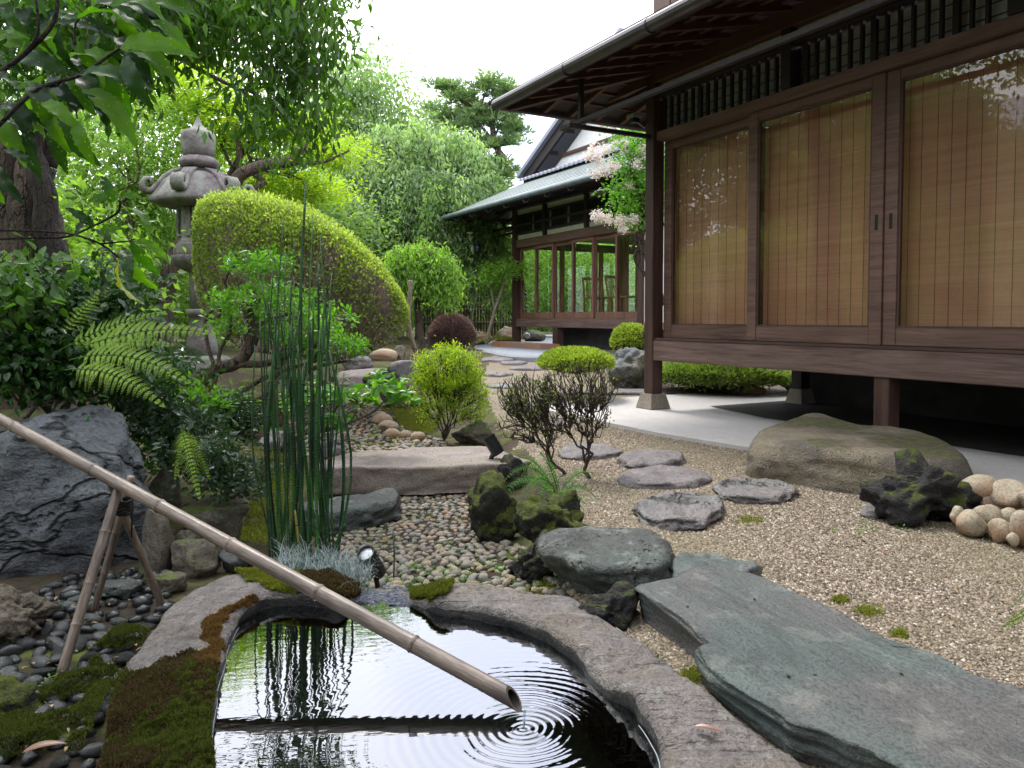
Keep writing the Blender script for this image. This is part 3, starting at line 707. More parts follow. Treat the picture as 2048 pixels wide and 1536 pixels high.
for k in range(6):
    w_ = (WB-.14)/6; x0 = .08+k*w_; x1 = x0+w_+.03*(k < 5); y = .0 if k % 2 else .045
    m = MB(); m.box(x0, x0+.055, y, y+.035, .58, 2.098).box(x1-.055, x1, y, y+.035, .58, 2.098).box(x0+.055, x1-.055, y+.002, y+.033, .58, .70).box(x0+.055, x1-.055, y+.002, y+.033, 2.03, 2.098)
    d = m.build('sliding_door', M['bdoor'], B); bx('glass_pane', x0+.055, x1-.055, y+.015, y+.018, .70, 2.03, M['glass_b'], d)
for k in range(4):
    w_ = (WB-.1)/4; x0 = .1+k*w_; m = MB(); m.box(x0, x0+.07, DP-.02, DP+.02, .58, 2.1).box(x0+w_-.05, x0+w_, DP-.02, DP+.02, .58, 2.1)
    d = m.build('rear_window', M['red_z'], B); bx('glass_pane', x0+.07, x0+w_-.05, DP-.003, DP, .58, 2.1, M['glass_b'], d)
for k in range(3):
    w_ = (DP-.2)/3; y0 = .1+k*w_; m = MB(); m.box(-.02, .02, y0, y0+.06, .58, 2.1).box(-.02, .02, y0+w_-.05, y0+w_, .58, 2.1)
    d = m.build('side_window', M['red_z'], B); bx('glass_pane', -.003, 0, y0+.06, y0+w_-.05, .58, 2.1, M['glass_b'], d)
h2('inner_post', 1.35, 1.5, 1.75, 1.9, .573, 2.32, 'red_z'); h2('inner_post', 3.6, 3.9, 1.8, 1.9, .573, 2.32, 'red_z')
h2('white_wall', WB+.082, WB+1.6, -.02, .12, .42, 2.93, 'plaster'); h2('wall_base_board', WB+.082, WB+1.6, -.035, -.022, .40, .52, 'orange'); h2('side_wall', WB+.09, WB+.2, .13, DP, .4, 2.93, 'plaster')
# lower copper roof (hip), tile row, gable
P2 = .51; E2 = -1.15; EB = 2.80; S2 = 1.25
def zq(s): return EB+.06+P2*s
V = [(E2, E2, EB+.06), (WB+2.6, E2, EB+.06), (WB+2.6, E2+S2, zq(S2)), (E2+S2, E2+S2, zq(S2)), (E2+S2, DP+1, zq(S2)), (E2, DP+1, EB+.06)]
V = np.array(V); W_ = V.copy(); W_[:, 2] -= .05
MB().add(np.concatenate([V, W_]), [(0, 1, 2, 3), (0, 3, 4, 5), (6, 9, 8, 7), (6, 11, 10, 9), (0, 6, 7, 1), (5, 11, 6, 0)]).build('roof', M['copper'], B)
# copper courses: thin raised strips running along the slope
for k in range(9):
    s = .06+k*.135; m = MB(); a = (E2+s, E2+s, zq(s)+.006); b = (WB+2.6, E2+s, zq(s)+.006)
    m.beam(a, b, .135, .006); m.build('copper_course', M['copper'], B) if False else None
    q = np.array([(E2+s, E2+s, zq(s)+.012), (WB+2.6, E2+s, zq(s)+.012), (WB+2.6, E2+s+.135, zq(s+.135)+.003), (E2+s+.135, E2+s+.135, zq(s+.135)+.003), (E2+s, E2+s, zq(s)+.001), (WB+2.6, E2+s, zq(s)+.001)])
    MB().add(q, [(0, 1, 2, 3), (4, 5, 1, 0)]).build('copper_course', M['copper'], B)
for x in np.arange(-.95, WB+1.8, .38):
    yi = min(.0, x) if x < 0 else 0
    MB().beam((x, E2+.05, EB+.0), (x, yi if x < 0 else .0, EB+.0+P2*.35*(yi-E2)), .05, .06).build('rafter', M['dark_y'], B)
for y in np.arange(-.8, DP, .38): MB().beam((E2+.05, y, EB), (min(0, y) if y < 0 else 0, y, EB+P2*.35*((min(0, y) if y < 0 else 0)-E2)), .05, .06).build('rafter', M['red_x'], B)
h2('fascia', E2, WB+2.6, E2-.02, E2+.02, EB-.04, EB+.06, 'dark_x'); h2('fascia', E2-.02, E2, E2, DP+1, EB-.04, EB+.06, 'dark_y')
gutter((E2-.05, E2-.06, EB+.02), (WB+2.6, E2-.06, EB+.0), .05, 'copper', B); gutter((E2-.06, E2-.05, EB+.02), (E2-.06, DP+1, EB+.0), .045, 'copper', B)
for x in np.arange(-.6, WB, .75): MB().tube([(x, E2-.06, EB-.05), (x, E2-.03, EB-.10), (x, E2+.04, EB-.09), (x, E2+.08, EB-.03)], .006, 6).build('gutter_hook', M['copper'], B)
yt = E2+S2
mt = MB()
seg = [(-.075+.15*k/8, .05*math.sin(PI*k/8)*(1 if True else 0)) for k in range(9)]
Vt = [(x, -.10, z-.02) for x, z in seg]+[(x, -.10, z*.35-.045) for x, z in seg]+[(x, .55, z+.16) for x, z in seg]
Ft = [(k, k+1, k+10, k+9)[::-1] for k in range(8)]+[(k, k+18, k+19, k+1)[::-1] for k in range(8)]
t0 = mk('roof_tile', Vt, Ft, M['tile'], B); t0.location = (.2, yt-.02, zq(S2)+.05)
k = 0
for x in np.arange(.36, WB+2.4, .16): c = dup(t0, B); c.location = (x, yt-.02, zq(S2)+.05)
h2('tile_bed', .12, WB+2.5, yt, yt+.5, zq(S2)-.02, zq(S2)+.08, 'dark_x')
gy = .60
apx = 3.4; gz0 = 3.62; gsl = .53
MB().add([(.4, gy, gz0-.1), (WB+2.5, gy, gz0-.1), (WB+2.5, gy, gz0+.5), (apx, gy, gz0+gsl*(apx-.1)), (.4, gy, gz0+.06), (.4, gy+.1, gz0-.1), (WB+2.5, gy+.1, gz0-.1), (apx, gy+.1, gz0+gsl*(apx-.1))], [(0, 1, 2, 3, 4)]).build('gable_wall', M['plaster'], B)
h2('gable_base_beam', .5, WB+2.5, gy-.08, gy-.004, gz0-.1, gz0+.12, 'red_x'); h2('gable_base_beam', .9, WB+2.5, gy-.06, gy-.004, gz0+.34, gz0+.40, 'red_x')
m = MB()
for (s_, x_) in ((-.22, 0),):
    a = np.array([-.2, .32, gz0]); b = np.array([apx, .32, gz0+gsl*(apx+.2)+.0])
    m.beam(a, b, .06, .22)
    m.beam(b, b+np.array([3.2, 0, -gsl*3.2]), .06, .22)
m.build('bargeboard', M['dark_x'], B)
V = np.array([(-.35, .2, gz0+.06), (apx, .2, gz0+.06+gsl*(apx+.35)), (apx, 5, gz0+.06+gsl*(apx+.35)), (-.35, 5, gz0+.06)]); V2 = V.copy(); V2[:, 2] += .10
MB().add(np.concatenate([V, V2]), [(0, 3, 2, 1), (4, 5, 6, 7), (0, 1, 5, 4), (3, 0, 4, 7)]).build('upper_roof', M['tile'], B)
V = np.array([(apx, .2, gz0+.06+gsl*(apx+.35)), (apx+4, .2, gz0+.06+gsl*(apx-3.65)), (apx+4, 5, gz0+.06+gsl*(apx-3.65)), (apx, 5, gz0+.06+gsl*(apx+.35))]); V2 = V.copy(); V2[:, 2] += .1
MB().add(np.concatenate([V, V2]), [(0, 3, 2, 1), (4, 5, 6, 7), (0, 1, 5, 4)]).build('upper_roof', M['tile'], B)
for k in range(5): MB().beam((.1+k*.62, .35, gz0+.02+gsl*(.3+k*.62)-.05), (.1+k*.62, gy, gz0+.02+gsl*(.3+k*.62)-.05), .05, .08).build('purlin', M['dark_y'], B)
# chairs inside
def chair(loc, rz, lab):
    c = empty('wooden_chair', tuple(loc), rz, lab, 'chair', 'chairs inside the far house')
    w_ = .21
    bx('seat', -w_, w_, -.2, .2, .40, .44, M['chairw'], c, .006)
    for sx in (-1, 1):
        bx('leg', sx*w_-.02, sx*w_+.02, .17, .205, 0, .40, M['chairw'], c)
        MB().beam((sx*w_, -.2, 0), (sx*w_, -.19, .42), .036, .036, (0, 1, 0)).beam((sx*w_, -.19, .42), (sx*w_, -.26, .80), .034, .03, (0, 1, 0)).build('rear_leg', M['chairw'], c)
    bx('top_rail', -w_-.02, w_+.02, -.275, -.245, .78, .84, M['chairw'], c)
    for k in range(5): MB().beam((-.13+k*.065, -.195, .44), (-.13+k*.065, -.255, .785), .014, .012, (0, 1, 0)).build('back_slat', M['chairw'], c)
chair(LB(2.0, .75, .573), RZA-1.75, 'honey wooden chair seen edge-on, the left one inside the far house')
chair(LB(2.75, .80, .573), RZA-1.15, 'honey wooden chair with slatted back, the right one inside the far house')
# hanging bronze lantern
lp = PY(955, 505, 17.2); HL = empty('hanging_lantern', tuple(lp), .3, 'dark bronze lantern hanging from the far eave corner', 'lantern')
MB().lathe([(.02, .0), (.085, .01), (.09, .03), (.075, .04), (.075, .15), (.10, .16), (.07, .20), (.02, .23), (.01, .26)], 8, fn=None).build('lantern_body', M['bronze'], HL)
MB().tube([(0, 0, .25), (0, 0, .78)], .006, 4).build('chain', M['bronze'], HL)
# platform, stone step of the far house
pl = [(948, 692), (985, 676), (1110, 668), (1180, 676), (1220, 700), (1180, 712), (1060, 714), (985, 706)]
o = slab('stone_terrace', pl, .262, .12, plain('blue_grey_cobble', (.22, .24, .27), .8, 0, 60, .4, .8), None, flare=1.0, rim=.02, rough=.001, N=60, M=6); tag(o, 'grey paved terrace before the far house', kind='structure')
st = empty('door_step', tuple(LB(1.35, -.58, 0)), RZA, 'long orange brown stone step in front of the far house', 'step')
bx('step_block', -.95, 1.05, -.25, .2, -.12, .10, M['orange'], st, .02)
# ================================================================== STONES
S = {}
S['green'] = stone('green_schist', (.018, .027, .028), (.125, .158, .146), 4.5, .9, .010, streak=(.34, 1.35, 1), rot=(0, 0, math.radians(-70)), tint=(.105, .095, .095), fine=110, rough=.5, lichen=.2, lines=0)
S['grey'] = stone('grey_stepping_stone', (.06, .058, .058), (.25, .235, .23), 5, .8, .012, streak=(1, .5, 1), tint=(.17, .15, .145), fine=90, rough=.5, pits=40, crack=2)
S['purple'] = stone('purple_grey_stone', (.07, .062, .062), (.215, .185, .185), 6, .7, .01, fine=80, rough=.6, pits=45)
S['tan'] = stone('tan_granite', (.12, .095, .062), (.34, .29, .20), 7, .9, .016, moss=.12, mosscol=((.10, .10, .04), (.20, .19, .08)), fine=120, rough=.85, tint=(.105, .088, .075), pits=60)
S['round'] = stone('pale_rounded_stone', (.24, .19, .13), (.48, .42, .31), 7, .35, .005, fine=120, rough=.8, tint=(.34, .20, .12), moss=.12)
S['lava'] = stone('black_lava', (.012, .011, .011), (.07, .062, .06), 14, 1.2, .03, moss=.35, mosscol=((.04, .06, .01), (.14, .18, .02)), fine=70, rough=.95)
S['mossy'] = stone('mossy_rock', (.012, .014, .01), (.05, .05, .035), 10, 1, .02, moss=.9, mosscol=((.04, .055, .008), (.15, .18, .02)), fine=80, rough=.95, mscale=5)
S['darkflat'] = stone('dark_flat_stone', (.020, .023, .023), (.105, .112, .10), 5, .9, .014, fine=100, rough=.5, tint=(.07, .09, .08), pits=35, lichen=.3)
S['bluerock'] = stone('blue_grey_rock', (.04, .05, .055), (.26, .29, .31), 4, 1.0, .03, fine=50, rough=.6, tint=(.13, .12, .07))
S['big'] = stone('cracked_grey_boulder', (.04, .046, .052), (.20, .215, .235), 2.6, 1, .03, streak=(1, 1, 2.2), fine=45, rough=.55, crack=1.5, pits=20)
S['brown'] = stone('brown_rock', (.05, .042, .03), (.18, .155, .115), 6, .7, .015, moss=.3, fine=60, rough=.8)
S['tuff'] = stone('pitted_tan_rock', (.08, .065, .045), (.24, .20, .15), 9, 1.2, .03, fine=40, rough=.9)
S['bridge'] = stone('pinkish_bridge_stone', (.10, .08, .068), (.36, .295, .27), 5, .5, .008, fine=110, rough=.8, tint=(.22, .19, .15), pits=40)
S['basin'] = stone('flaky_basin_stone', (.075, .066, .062), (.27, .235, .225), 8, 1, .014, fine=110, rough=.62, streak=(1, .6, 1), tint=(.19, .155, .125), lichen=.35, lines=2.5)
S['pebble'] = stone('beige_pebble', (.17, .14, .11), (.40, .35, .29), 22, .25, .004, fine=200, rough=.8, moss=.1)
S['pebble2'] = stone('grey_pebble', (.10, .095, .085), (.28, .26, .23), 18, .25, .004, fine=200, rough=.75)
S['wet'] = stone('wet_dark_stone', (.012, .014, .015), (.060, .064, .066), 14, .3, .004, fine=150, rough=.22)
S['lant'] = stone('lantern_granite', (.07, .055, .055), (.235, .205, .20), 6, .6, .01, fine=90, rough=.85, tint=(.22, .24, .19))
S['grit'] = None
MOSS = leafmat('moss_tuft', (.022, .034, .006), (.085, .105, .018), .25, .8, spec=.1, yellow=(.16, .13, .025), tcol=(1.2, 1.2, .8))
MOSSB = leafmat('brown_moss_tuft', (.030, .022, .012), (.085, .062, .024), .2, .8, spec=.1, yellow=(.07, .09, .02), tcol=(1.1, 1.1, .8))
MOSSL = leafmat('lime_moss_tuft', (.06, .08, .012), (.21, .235, .03), .3, .8, spec=.1, tcol=(1.2, 1.2, .8))
MU = soilmat('moss_underlay', (.03, .028, .012), (.07, .065, .02), (.04, .05, .01), (.09, .10, .02), .5, 8)
def tufts(name, P, size, mat, label, parent=None, seed=0, rnd=None, zbias=1.0, k='stuff'):
    rng = np.random.RandomState(seed); D = rng.normal(size=P.shape)*.55; D[:, 2] = np.abs(D[:, 2])+zbias*.6
    o = leaves(name, P, D, size*rng.uniform(.6, 1.3, len(P)), mat, parent, .42, seed, rnd=rnd)
    return tag(o, label, kind=k)
# ---- basin
pr = [((431, 1515), (198, 1515), .02, -.03), ((423, 1442), (214, 1450), .02, -.03), ((430, 1380), (224, 1381), .02, -.03), ((440, 1320), (250, 1335), .02, -.02), ((455, 1262), (290, 1275), .02, -.01),
      ((484, 1213), (338, 1215), .02, 0), ((530, 1190), (390, 1178), .02, .01), ((580, 1184), (458, 1150), .02, .02), ((630, 1185), (534, 1142), .02, .02), ((680, 1192), (640, 1144), .02, .02),
      ((712, 1202), (708, 1172), -.018, -.02), ((770, 1206), (765, 1182), -.034, -.04), ((838, 1206), (835, 1186), -.012, -.015), ((880, 1202), (890, 1168), .02, .02), ((930, 1207), (960, 1163), .02, .02),
      ((1008, 1223), (1040, 1172), .02, .02), ((1086, 1250), (1130, 1192), .02, .02), ((1150, 1291), (1223, 1242), .02, .02), ((1200, 1345), (1290, 1290), .02, .02), ((1248, 1378), (1346, 1330), .02, .02),
      ((1285, 1420), (1404, 1370), .02, .02), ((1310, 1455), (1470, 1425), .02, .02), ((1322, 1500), (1541, 1479), .02, .02), ((1322, 1570), (1630, 1550), .02, .02), ((1290, 1660), (1680, 1680), .02, .02),
      ((1120, 1760), (1450, 1900), .02, .02), ((880, 1790), (950, 1990), .02, .02), ((640, 1750), (500, 1950), .02, .0), ((480, 1640), (260, 1780), .02, -.02), ((440, 1570), (190, 1610), .02, -.03)]
def cru(P, per):
    P = np.asarray(P); n = len(P); out = []
    for i in range(n):
        a, b, c, d = P[i-1], P[i], P[(i+1) % n], P[(i+2) % n]
        for j in range(per):
            f = j/per; out.append(.5*((2*b)+(c-a)*f+(2*a-5*b+4*c-d)*f*f+(3*b-a-3*c+d)*f**3))
    return np.array(out)
I_ = cru([PZ(p[0][0], p[0][1], p[2]) for p in pr], 20); O_ = cru([PZ(p[1][0], p[1][1], p[3]) for p in pr], 20)
NB = len(I_); MS = 44; rings = []
tgt = np.linspace(0, 1, MS+1)
for s in tgt:
    P = I_*(1-s)+O_*s; jx = .006*fbm(P*np.array([9, 9, 0])+3, 3, 4)
    P[:, 2] += .010*math.sin(PI*s)**.5; e = min(s, 1-s); P[:, 2] -= .014*max(0, 1-e/.09)**2
    n_ = fbm(P*np.array([5, 9, 0]), 5, 31); n_ = fbm(P*np.array([5, 9, 0]), 4, 31); q = np.floor(n_*3.3)/3.3
    P[:, 2] += .0035*fbm(P*np.array([30, 30, 0]), 4, 33)+.012*q
    if s in (0., 1.): P[:, :2] += (I_-O_)[:, :2]/np.linalg.norm((I_-O_)[:, :2], axis=1)[:, None]*(jx[:, None]*1.0)*(1 if s == 0 else -1)
    rings.append(P)
TOP = np.array(rings)
N0 = (I_-O_); N0[:, 2] = 0; N0 /= np.linalg.norm(N0, axis=1)[:, None]
inner = []; outer = []
for k, dz in enumerate((.02, .045, .08, .14, .22)):
    P = rings[0].copy(); P[:, 2] = P[:, 2]-dz; P -= N0*(.006*k+.006*fbm(P*14, 3, 6)[:, None]); inner.append(P)
    P = rings[-1].copy(); P[:, 2] = P[:, 2]-dz; P -= N0*(.005*k+.008*fbm(P*14, 3, 8)[:, None]); outer.append(P)
allr = inner[::-1]+rings+outer; V = np.concatenate(allr); k_ = np.arange(NB); k2 = (k_+1) % NB
Fq = np.concatenate([np.stack([i*NB+k_, i*NB+k2, (i+1)*NB+k2, (i+1)*NB+k_], 1) for i in range(len(allr)-1)])
bas = mk('stone_basin', V, Fq, S['basin'], None, True); bas.data.materials.append(stone('rim_reflection_dark', (.012, .012, .011), (.05, .045, .04), 12, .8, .01, rough=.3))  # inner wall coloured dark in place of its dark reflection
nin = 5*NB; mi_ = np.zeros(len(Fq), np.int32); mi_[:nin] = 1; bas.data.polygons.foreach_set('material_index', mi_); bas.data.update(); tag(bas, 'big natural stone water basin with broad flaky rim, moss on its left side', 'basin')
bot = I_.copy(); bot[:, 2] = -.17; mk('basin_floor', bot, [tuple(range(NB))], stone('basin_bottom', (.02, .03, .02), (.09, .10, .055), 9, .3, .004), bas)
# ---- water: rings spread from where the trickle falls
DRIP = PZ(1047, 1457, -.024)
def watermat():
    t = NT('pool_water'); c = t.coord(); ln = t.n('VectorMath', operation='LENGTH'); nd = t.n('TexNoise', Scale=6, Detail=2); t.l(c, nd.inputs['Vector'])
    sc = t.n('VectorMath', operation='SCALE'); sc.inputs[3].default_value = .03; t.l(nd.outputs['Color'], sc.inputs[0]); ad = t.n('VectorMath', operation='ADD'); t.l(c, ad.inputs[0]); t.l(sc, ad.inputs[1])
    su = t.n('VectorMath', operation='SUBTRACT'); t.l(ad, su.inputs[0]); su.inputs[1].default_value = (.015, .015, .015); t.l(su, ln.inputs[0]); d = ln.outputs['Value']
    wv = t.math('SINE', t.math('MULTIPLY', t.math('POWER', d, .82), 2*PI/.026)); env = t.math('POWER', 2.718, t.math('MULTIPLY', d, -6.5)); h1 = t.math('MULTIPLY', wv, env)
    h2 = t.math('MULTIPLY', t.noise(1, 2, t.coord((16, 42, 1), rot=(0, 0, .15))), .55); h = t.math('ADD', h1, h2)
    b = t.bump(h, .16, .0035)
    fr = t.n('Fresnel', IOR=2.5); t.l(b, fr.inputs['Normal']); gl = t.n('BsdfGlossy'); gl.inputs['Roughness'].default_value = 0; gl.inputs['Color'].default_value = (.9, .93, 1, 1); t.l(b, gl.inputs['Normal'])
    tr = t.n('BsdfTransparent'); tr.inputs[0].default_value = (.42, .50, .42, 1); m = t.n('MixShader'); t.l(t.math('MULTIPLY', fr.outputs[0], 1.2, clamp=True), m.inputs[0]); t.l(tr, m.inputs[1]); t.l(gl, m.inputs[2]); t.l(m, t.out.inputs[0]); return t.m
WM = watermat()
WE = inner[1].copy(); WE = rings[0]-N0*.012; WE[:, 2] = -.024; 
wv_ = mk('pool_water', WE-DRIP, [tuple(range(NB))], WM, None)
if wv_.data.polygons[0].normal.z < 0: wv_.data.flip_normals(); wv_.location = DRIP; tag(wv_, 'still dark pool water with ring ripples inside the basin', kind='structure')
EM = NT('pale_glint'); EM.bsdf((.35, .38, .38), .06, spec=1.0); EM = EM.m
sk_ = rings[0]+N0*.0015; sk_[:, 2] = -.0225
el = MB(); seg_ = sk_[0:95]-DRIP; el.tube(seg_, .0013, 5); seg_ = sk_[396:462]-DRIP; el.tube(seg_, .0014, 5); el.build('meniscus_glint', EM, wv_, smooth=True)  # pale meniscus tubes whose colour stands in for the waterline highlight
# outflow riffle
rf = stone('wet_riffle', (.05, .06, .08), (.3, .32, .4), 25, 1.0, .02, fine=60, rough=.06)
bx_ = slab('outflow_riffle', [(700, 1186), (740, 1172), (790, 1172), (840, 1184), (850, 1200), (800, 1208), (740, 1206), (705, 1200)], -.018, -.07, rf, rough=.005, rim=.01, N=50, M=12); tag(bx_, 'rippling overflow water at the basin lip', kind='structure')
# ---- moss on the basin
def rim_pts(poly, n, seed, lift=.002):
    rng = np.random.RandomState(seed); out = []; got = 0
    U, Vv = proj(TOP.reshape(-1, 3)); jj_ = fbm(TOP.reshape(-1, 3)*np.array([14, 14, 0]), 4, 77)*16; U = U+jj_; Vv = Vv+jj_*.7; ok = inpoly(U, Vv, poly).reshape(MS+1, NB)
    idx = np.argwhere(ok[:-1]); idx = idx[rng.randint(len(idx), size=n)]
    a = rng.rand(n)[:, None]; b = rng.rand(n)[:, None]; i, j = idx[:, 0], idx[:, 1]; j2 = (j+1) % NB
    P = (TOP[i, j]*(1-a)+TOP[i+1, j]*a)*(1-b)+(TOP[i, j2]*(1-a)+TOP[i+1, j2]*a)*b; P[:, 2] += lift*rng.rand(n); return P
mA = [(180, 1345), (300, 1335), (380, 1300), (420, 1320), (440, 1330), (445, 1620), (180, 1640)]
P = rim_pts(mA, 60000, 1); nn = fbm(P*np.array([7, 7, 0]), 4, 12)+.7*fbm(P*np.array([60, 60, 0]), 3, 14)
P[:, 2] += np.clip(nn, 0, 1)*.006
tufts('moss_patch', P[nn > .0], .0085, MOSS, 'green moss carpet on the left side of the basin rim', seed=1)
tufts('moss_patch', P[nn <= .0], .0075, MOSSB, 'brown red moss on the left side of the basin rim', seed=2)
mB = [(420, 1250), (470, 1215), (500, 1190), (520, 1200), (470, 1240), (450, 1290), (430, 1340), (400, 1330)]
tufts('moss_patch', rim_pts(mB, 9000, 3), .008, leafmat('orange_moss', (.07, .04, .014), (.19, .11, .035), .25, .8, spec=.1, tcol=(1.1, 1, .7)), 'orange brown moss along the inner left rim edge', seed=3)
mC = [(480, 1135), (560, 1130), (700, 1150), (722, 1175), (700, 1200), (600, 1195), (540, 1178), (490, 1165)]
P = rim_pts(mC, 26000, 4); U, Vv = proj(P); P[:, 2] += .022*ss(0, 1, np.clip(fbm(P*np.array([9, 9, 0]), 3, 5)+.8, 0, 1))*rimf if False else 0
P[:, 2] += .014*np.clip(.7+fbm(P*np.array([9, 9, 0]), 3, 5), 0, 1.3)*(np.random.RandomState(3).rand(len(P))**.5)
kk = U < 600
tufts('moss_patch', P[kk], .009, MOSSL, 'bright green moss cushion on the far left rim of the basin', seed=4); tufts('moss_patch', P[~kk], .009, MOSSB, 'brownish moss cushion beside the basin outflow', seed=5)
mD = [(815, 1180), (850, 1160), (950, 1155), (930, 1172), (890, 1180), (850, 1205), (820, 1205)]
P = rim_pts(mD, 8000, 6); P[:, 2] += .012*np.random.RandomState(3).rand(len(P)); tufts('moss_patch', P, .009, MOSSL, 'yellow green moss at the right side of the outflow', seed=6, rnd=.3*np.ones(len(P)))
# ---- green slab and neighbours
gs = [(1269, 1168), (1303, 1157), (1350, 1149), (1396, 1133), (1443, 1133), (1521, 1149), (1572, 1174), (1623, 1196), (1678, 1221), (1736, 1252), (1814, 1284), (1873, 1307), (1932, 1338), (1990, 1358), (2080, 1385), (2230, 1450), (2400, 1600), (2380, 1760),
      (2150, 1730), (1940, 1610), (1814, 1536), (1756, 1506), (1697, 1483), (1639, 1455), (1580, 1434), (1560, 1416), (1514, 1389), (1463, 1358), (1420, 1330), (1402, 1306), (1398, 1291), (1420, 1284), (1385, 1256), (1346, 1225), (1299, 1194)]
slab('slate_slab', gs, .085, -.02, S['green'], 'huge blue green slate slab in the near right corner beside the basin', flare=.96, rim=.005, rough=.0035, seed=11, N=320, M=40, edge=.007, step=75, K=26, sa=4.5)
slab('stepping_stone', [(1072, 1078), (1098, 1057), (1180, 1050), (1270, 1051), (1320, 1062), (1340, 1085), (1336, 1112), (1300, 1125), (1220, 1128), (1130, 1108)], .085, -.14, S['darkflat'], 'thick dark boulder with flat top and undercut sides, left of the slate slab', flare=.84, rim=.045, rough=.006, seed=5, K=20, N=160, M=24, shift=(.07, -.01))
slab('stepping_stone', [(1345, 1115), (1365, 1107), (1430, 1107), (1480, 1118), (1524, 1130), (1480, 1142), (1400, 1143), (1352, 1140)], .05, -.03, S['green'], 'small dark slate wedge behind the slate slab', rim=.012, rough=.004, seed=6)
slab('stepping_stone', [(1272, 1010), (1300, 990), (1355, 980), (1410, 982), (1445, 1000), (1440, 1018), (1410, 1035), (1350, 1040), (1295, 1030)], .045, -.08, S['grey'], 'angular grey stepping stone nearest the camera in the gravel', onground=True, rim=.012, rough=.008, seed=7, step=60, K=14, sa=2, flare=1.0)
slab('stepping_stone', [(1428, 968), (1460, 957), (1530, 955), (1575, 965), (1592, 978), (1560, 990), (1500, 993), (1455, 985)], .04, -.08, S['grey'], 'dark grey stepping stone beside the big tan step boulder', onground=True, rim=.012, rough=.006, seed=8, step=60, K=14, sa=2, flare=1.0)
slab('stepping_stone', [(1237, 950), (1265, 938), (1330, 932), (1390, 938), (1420, 950), (1390, 962), (1320, 966), (1260, 962)], .035, -.07, S['purple'], 'long purple grey stepping stone in the middle of the gravel path', onground=True, rim=.015, rough=.004, seed=9)
slab('stepping_stone', [(1236, 912), (1255, 899), (1300, 896), (1350, 900), (1368, 910), (1345, 922), (1300, 926), (1255, 922)], .045, -.08, S['purple'], 'rounded grey stepping stone just below the pale apron', onground=True, rim=.025, rough=.004, seed=10)
slab('stepping_stone', [(1130, 890), (1160, 884), (1210, 889), (1247, 900), (1215, 908), (1150, 912), (1120, 905)], .03, -.07, S['purple'], 'flat purple stepping stone half hidden by the bare shrub', onground=True, rim=.012, rough=.003, seed=12)
far = [(995, 716, 66, 11, 'purple', 'purple stepping stone at the left of the far terrace'), (1043, 711, 58, 8, 'grey', 'dark round stepping stone touching the far terrace'), (1027, 723, 58, 8, 'purple', 'small stepping stone below the far terrace, middle of three'),
       (1060, 733, 86, 9, 'purple', 'broad flat stepping stone left of the clipped hedge'), (993, 745, 62, 9, 'purple', 'low stepping stone right of the lime shrub top'), (1010, 768, 74, 9, 'grey', 'grey stepping stone between lime shrub and bare shrub'),
       (1250, 781, 250, 9, 'purple', 'long thin paving plank of stone left of the corner post'), (1432, 786, 62, 8, 'purple', 'flat purple stone seen under the near house floor'), (1072, 808, 60, 11, 'grey', 'grey stone behind the left bare shrub'), (1100, 840, 70, 13, 'purple', 'purple stepping stone behind the bare shrub stems')]
for k, (u, v, a, b, m_, l_) in enumerate(far): slab('stepping_stone', ell(u, v, a, b, k, 12, .1), .03, -.1, S[m_], l_, group='stepping stones of the gravel path', onground=True, rim=.02, rough=.003, seed=20+k, N=48, M=6)
slab('shoe_stone', [(1500, 872), (1520, 850), (1565, 838), (1618, 824), (1660, 830), (1720, 846), (1800, 852), (1870, 866), (1920, 890), (1945, 915), (1925, 925), (1860, 922), (1760, 912), (1660, 900), (1590, 890), (1525, 884)], .20, .0, S['tan'], 'large tan granite step boulder in front of the near house', flare=1.03, rim=.09, rough=.0045, seed=13, N=160, M=26, edge=.012)
# rocks
boulder('lava_rock', PY(1846, 990, 3.22), (.165, .12, .115), S['lava'], 21, sub=5, facets=5, rough=.16, deep=(9, .10), lab='black pitted lava rock beside the rounded stone edging on the right')
slab('flat_stone', [(1722, 1018), (1740, 1000), (1758, 998), (1762, 1022), (1745, 1026)], .03, -.05, S['grey'], 'small grey wedge stone at the foot of the lava rock', N=30, M=6, rim=.01, rough=.003)
W_ = empty('stone_edging', tuple(PY(1990, 1060, 3.4)), 0, 'low retaining edge of pale rounded stones at the right picture edge', 'wall')
for k, (u, v, a, b, Y) in enumerate([(1963, 977, 40, 27, 3.56), (2020, 988, 44, 30, 3.48), (1971, 1030, 30, 24, 3.38), (2021, 1034, 20, 19, 3.34), (1943, 1046, 32, 27, 3.36), (1999, 1062, 24, 24, 3.28), (2043, 1056, 22, 36, 3.22), (1915, 1030, 16, 18, 3.40), (2026, 1080, 13, 14, 3.2), (2085, 1000, 40, 30, 3.36), (2090, 1062, 34, 34, 3.16), (2140, 1040, 36, 36, 3.08), (1975, 1003, 14, 12, 3.5), (2140, 1100, 34, 30, 2.98)]):
    Y = Y-.40; p = PY(u, v, Y)-np.array(W_.location); s = Y/F; boulder('edging_stone', p, (a*s*1.04, a*s*.9, b*s*1.04), S['round'], 40+k, sub=3, facets=2, rough=.04, parent=W_, rz=k)
slab('bridge_stone', [(637, 925), (684, 908), (760, 901), (801, 899), (869, 892), (963, 892), (1007, 899), (1045, 914), (1060, 922), (1021, 926), (948, 929), (831, 932), (714, 933), (650, 934)], .05, -.10, S['bridge'], 'long flat stone bridge slab across the dry pebble stream', cat='stone', flare=.96, rim=.012, rough=.005, seed=14, N=160, M=18, edge=.01)
rock_px('rock', 732, 770, 948, 985, S['brown'], 'small grey brown rock leaning on the front of the bridge slab', 51, facets=9, flat=.6)
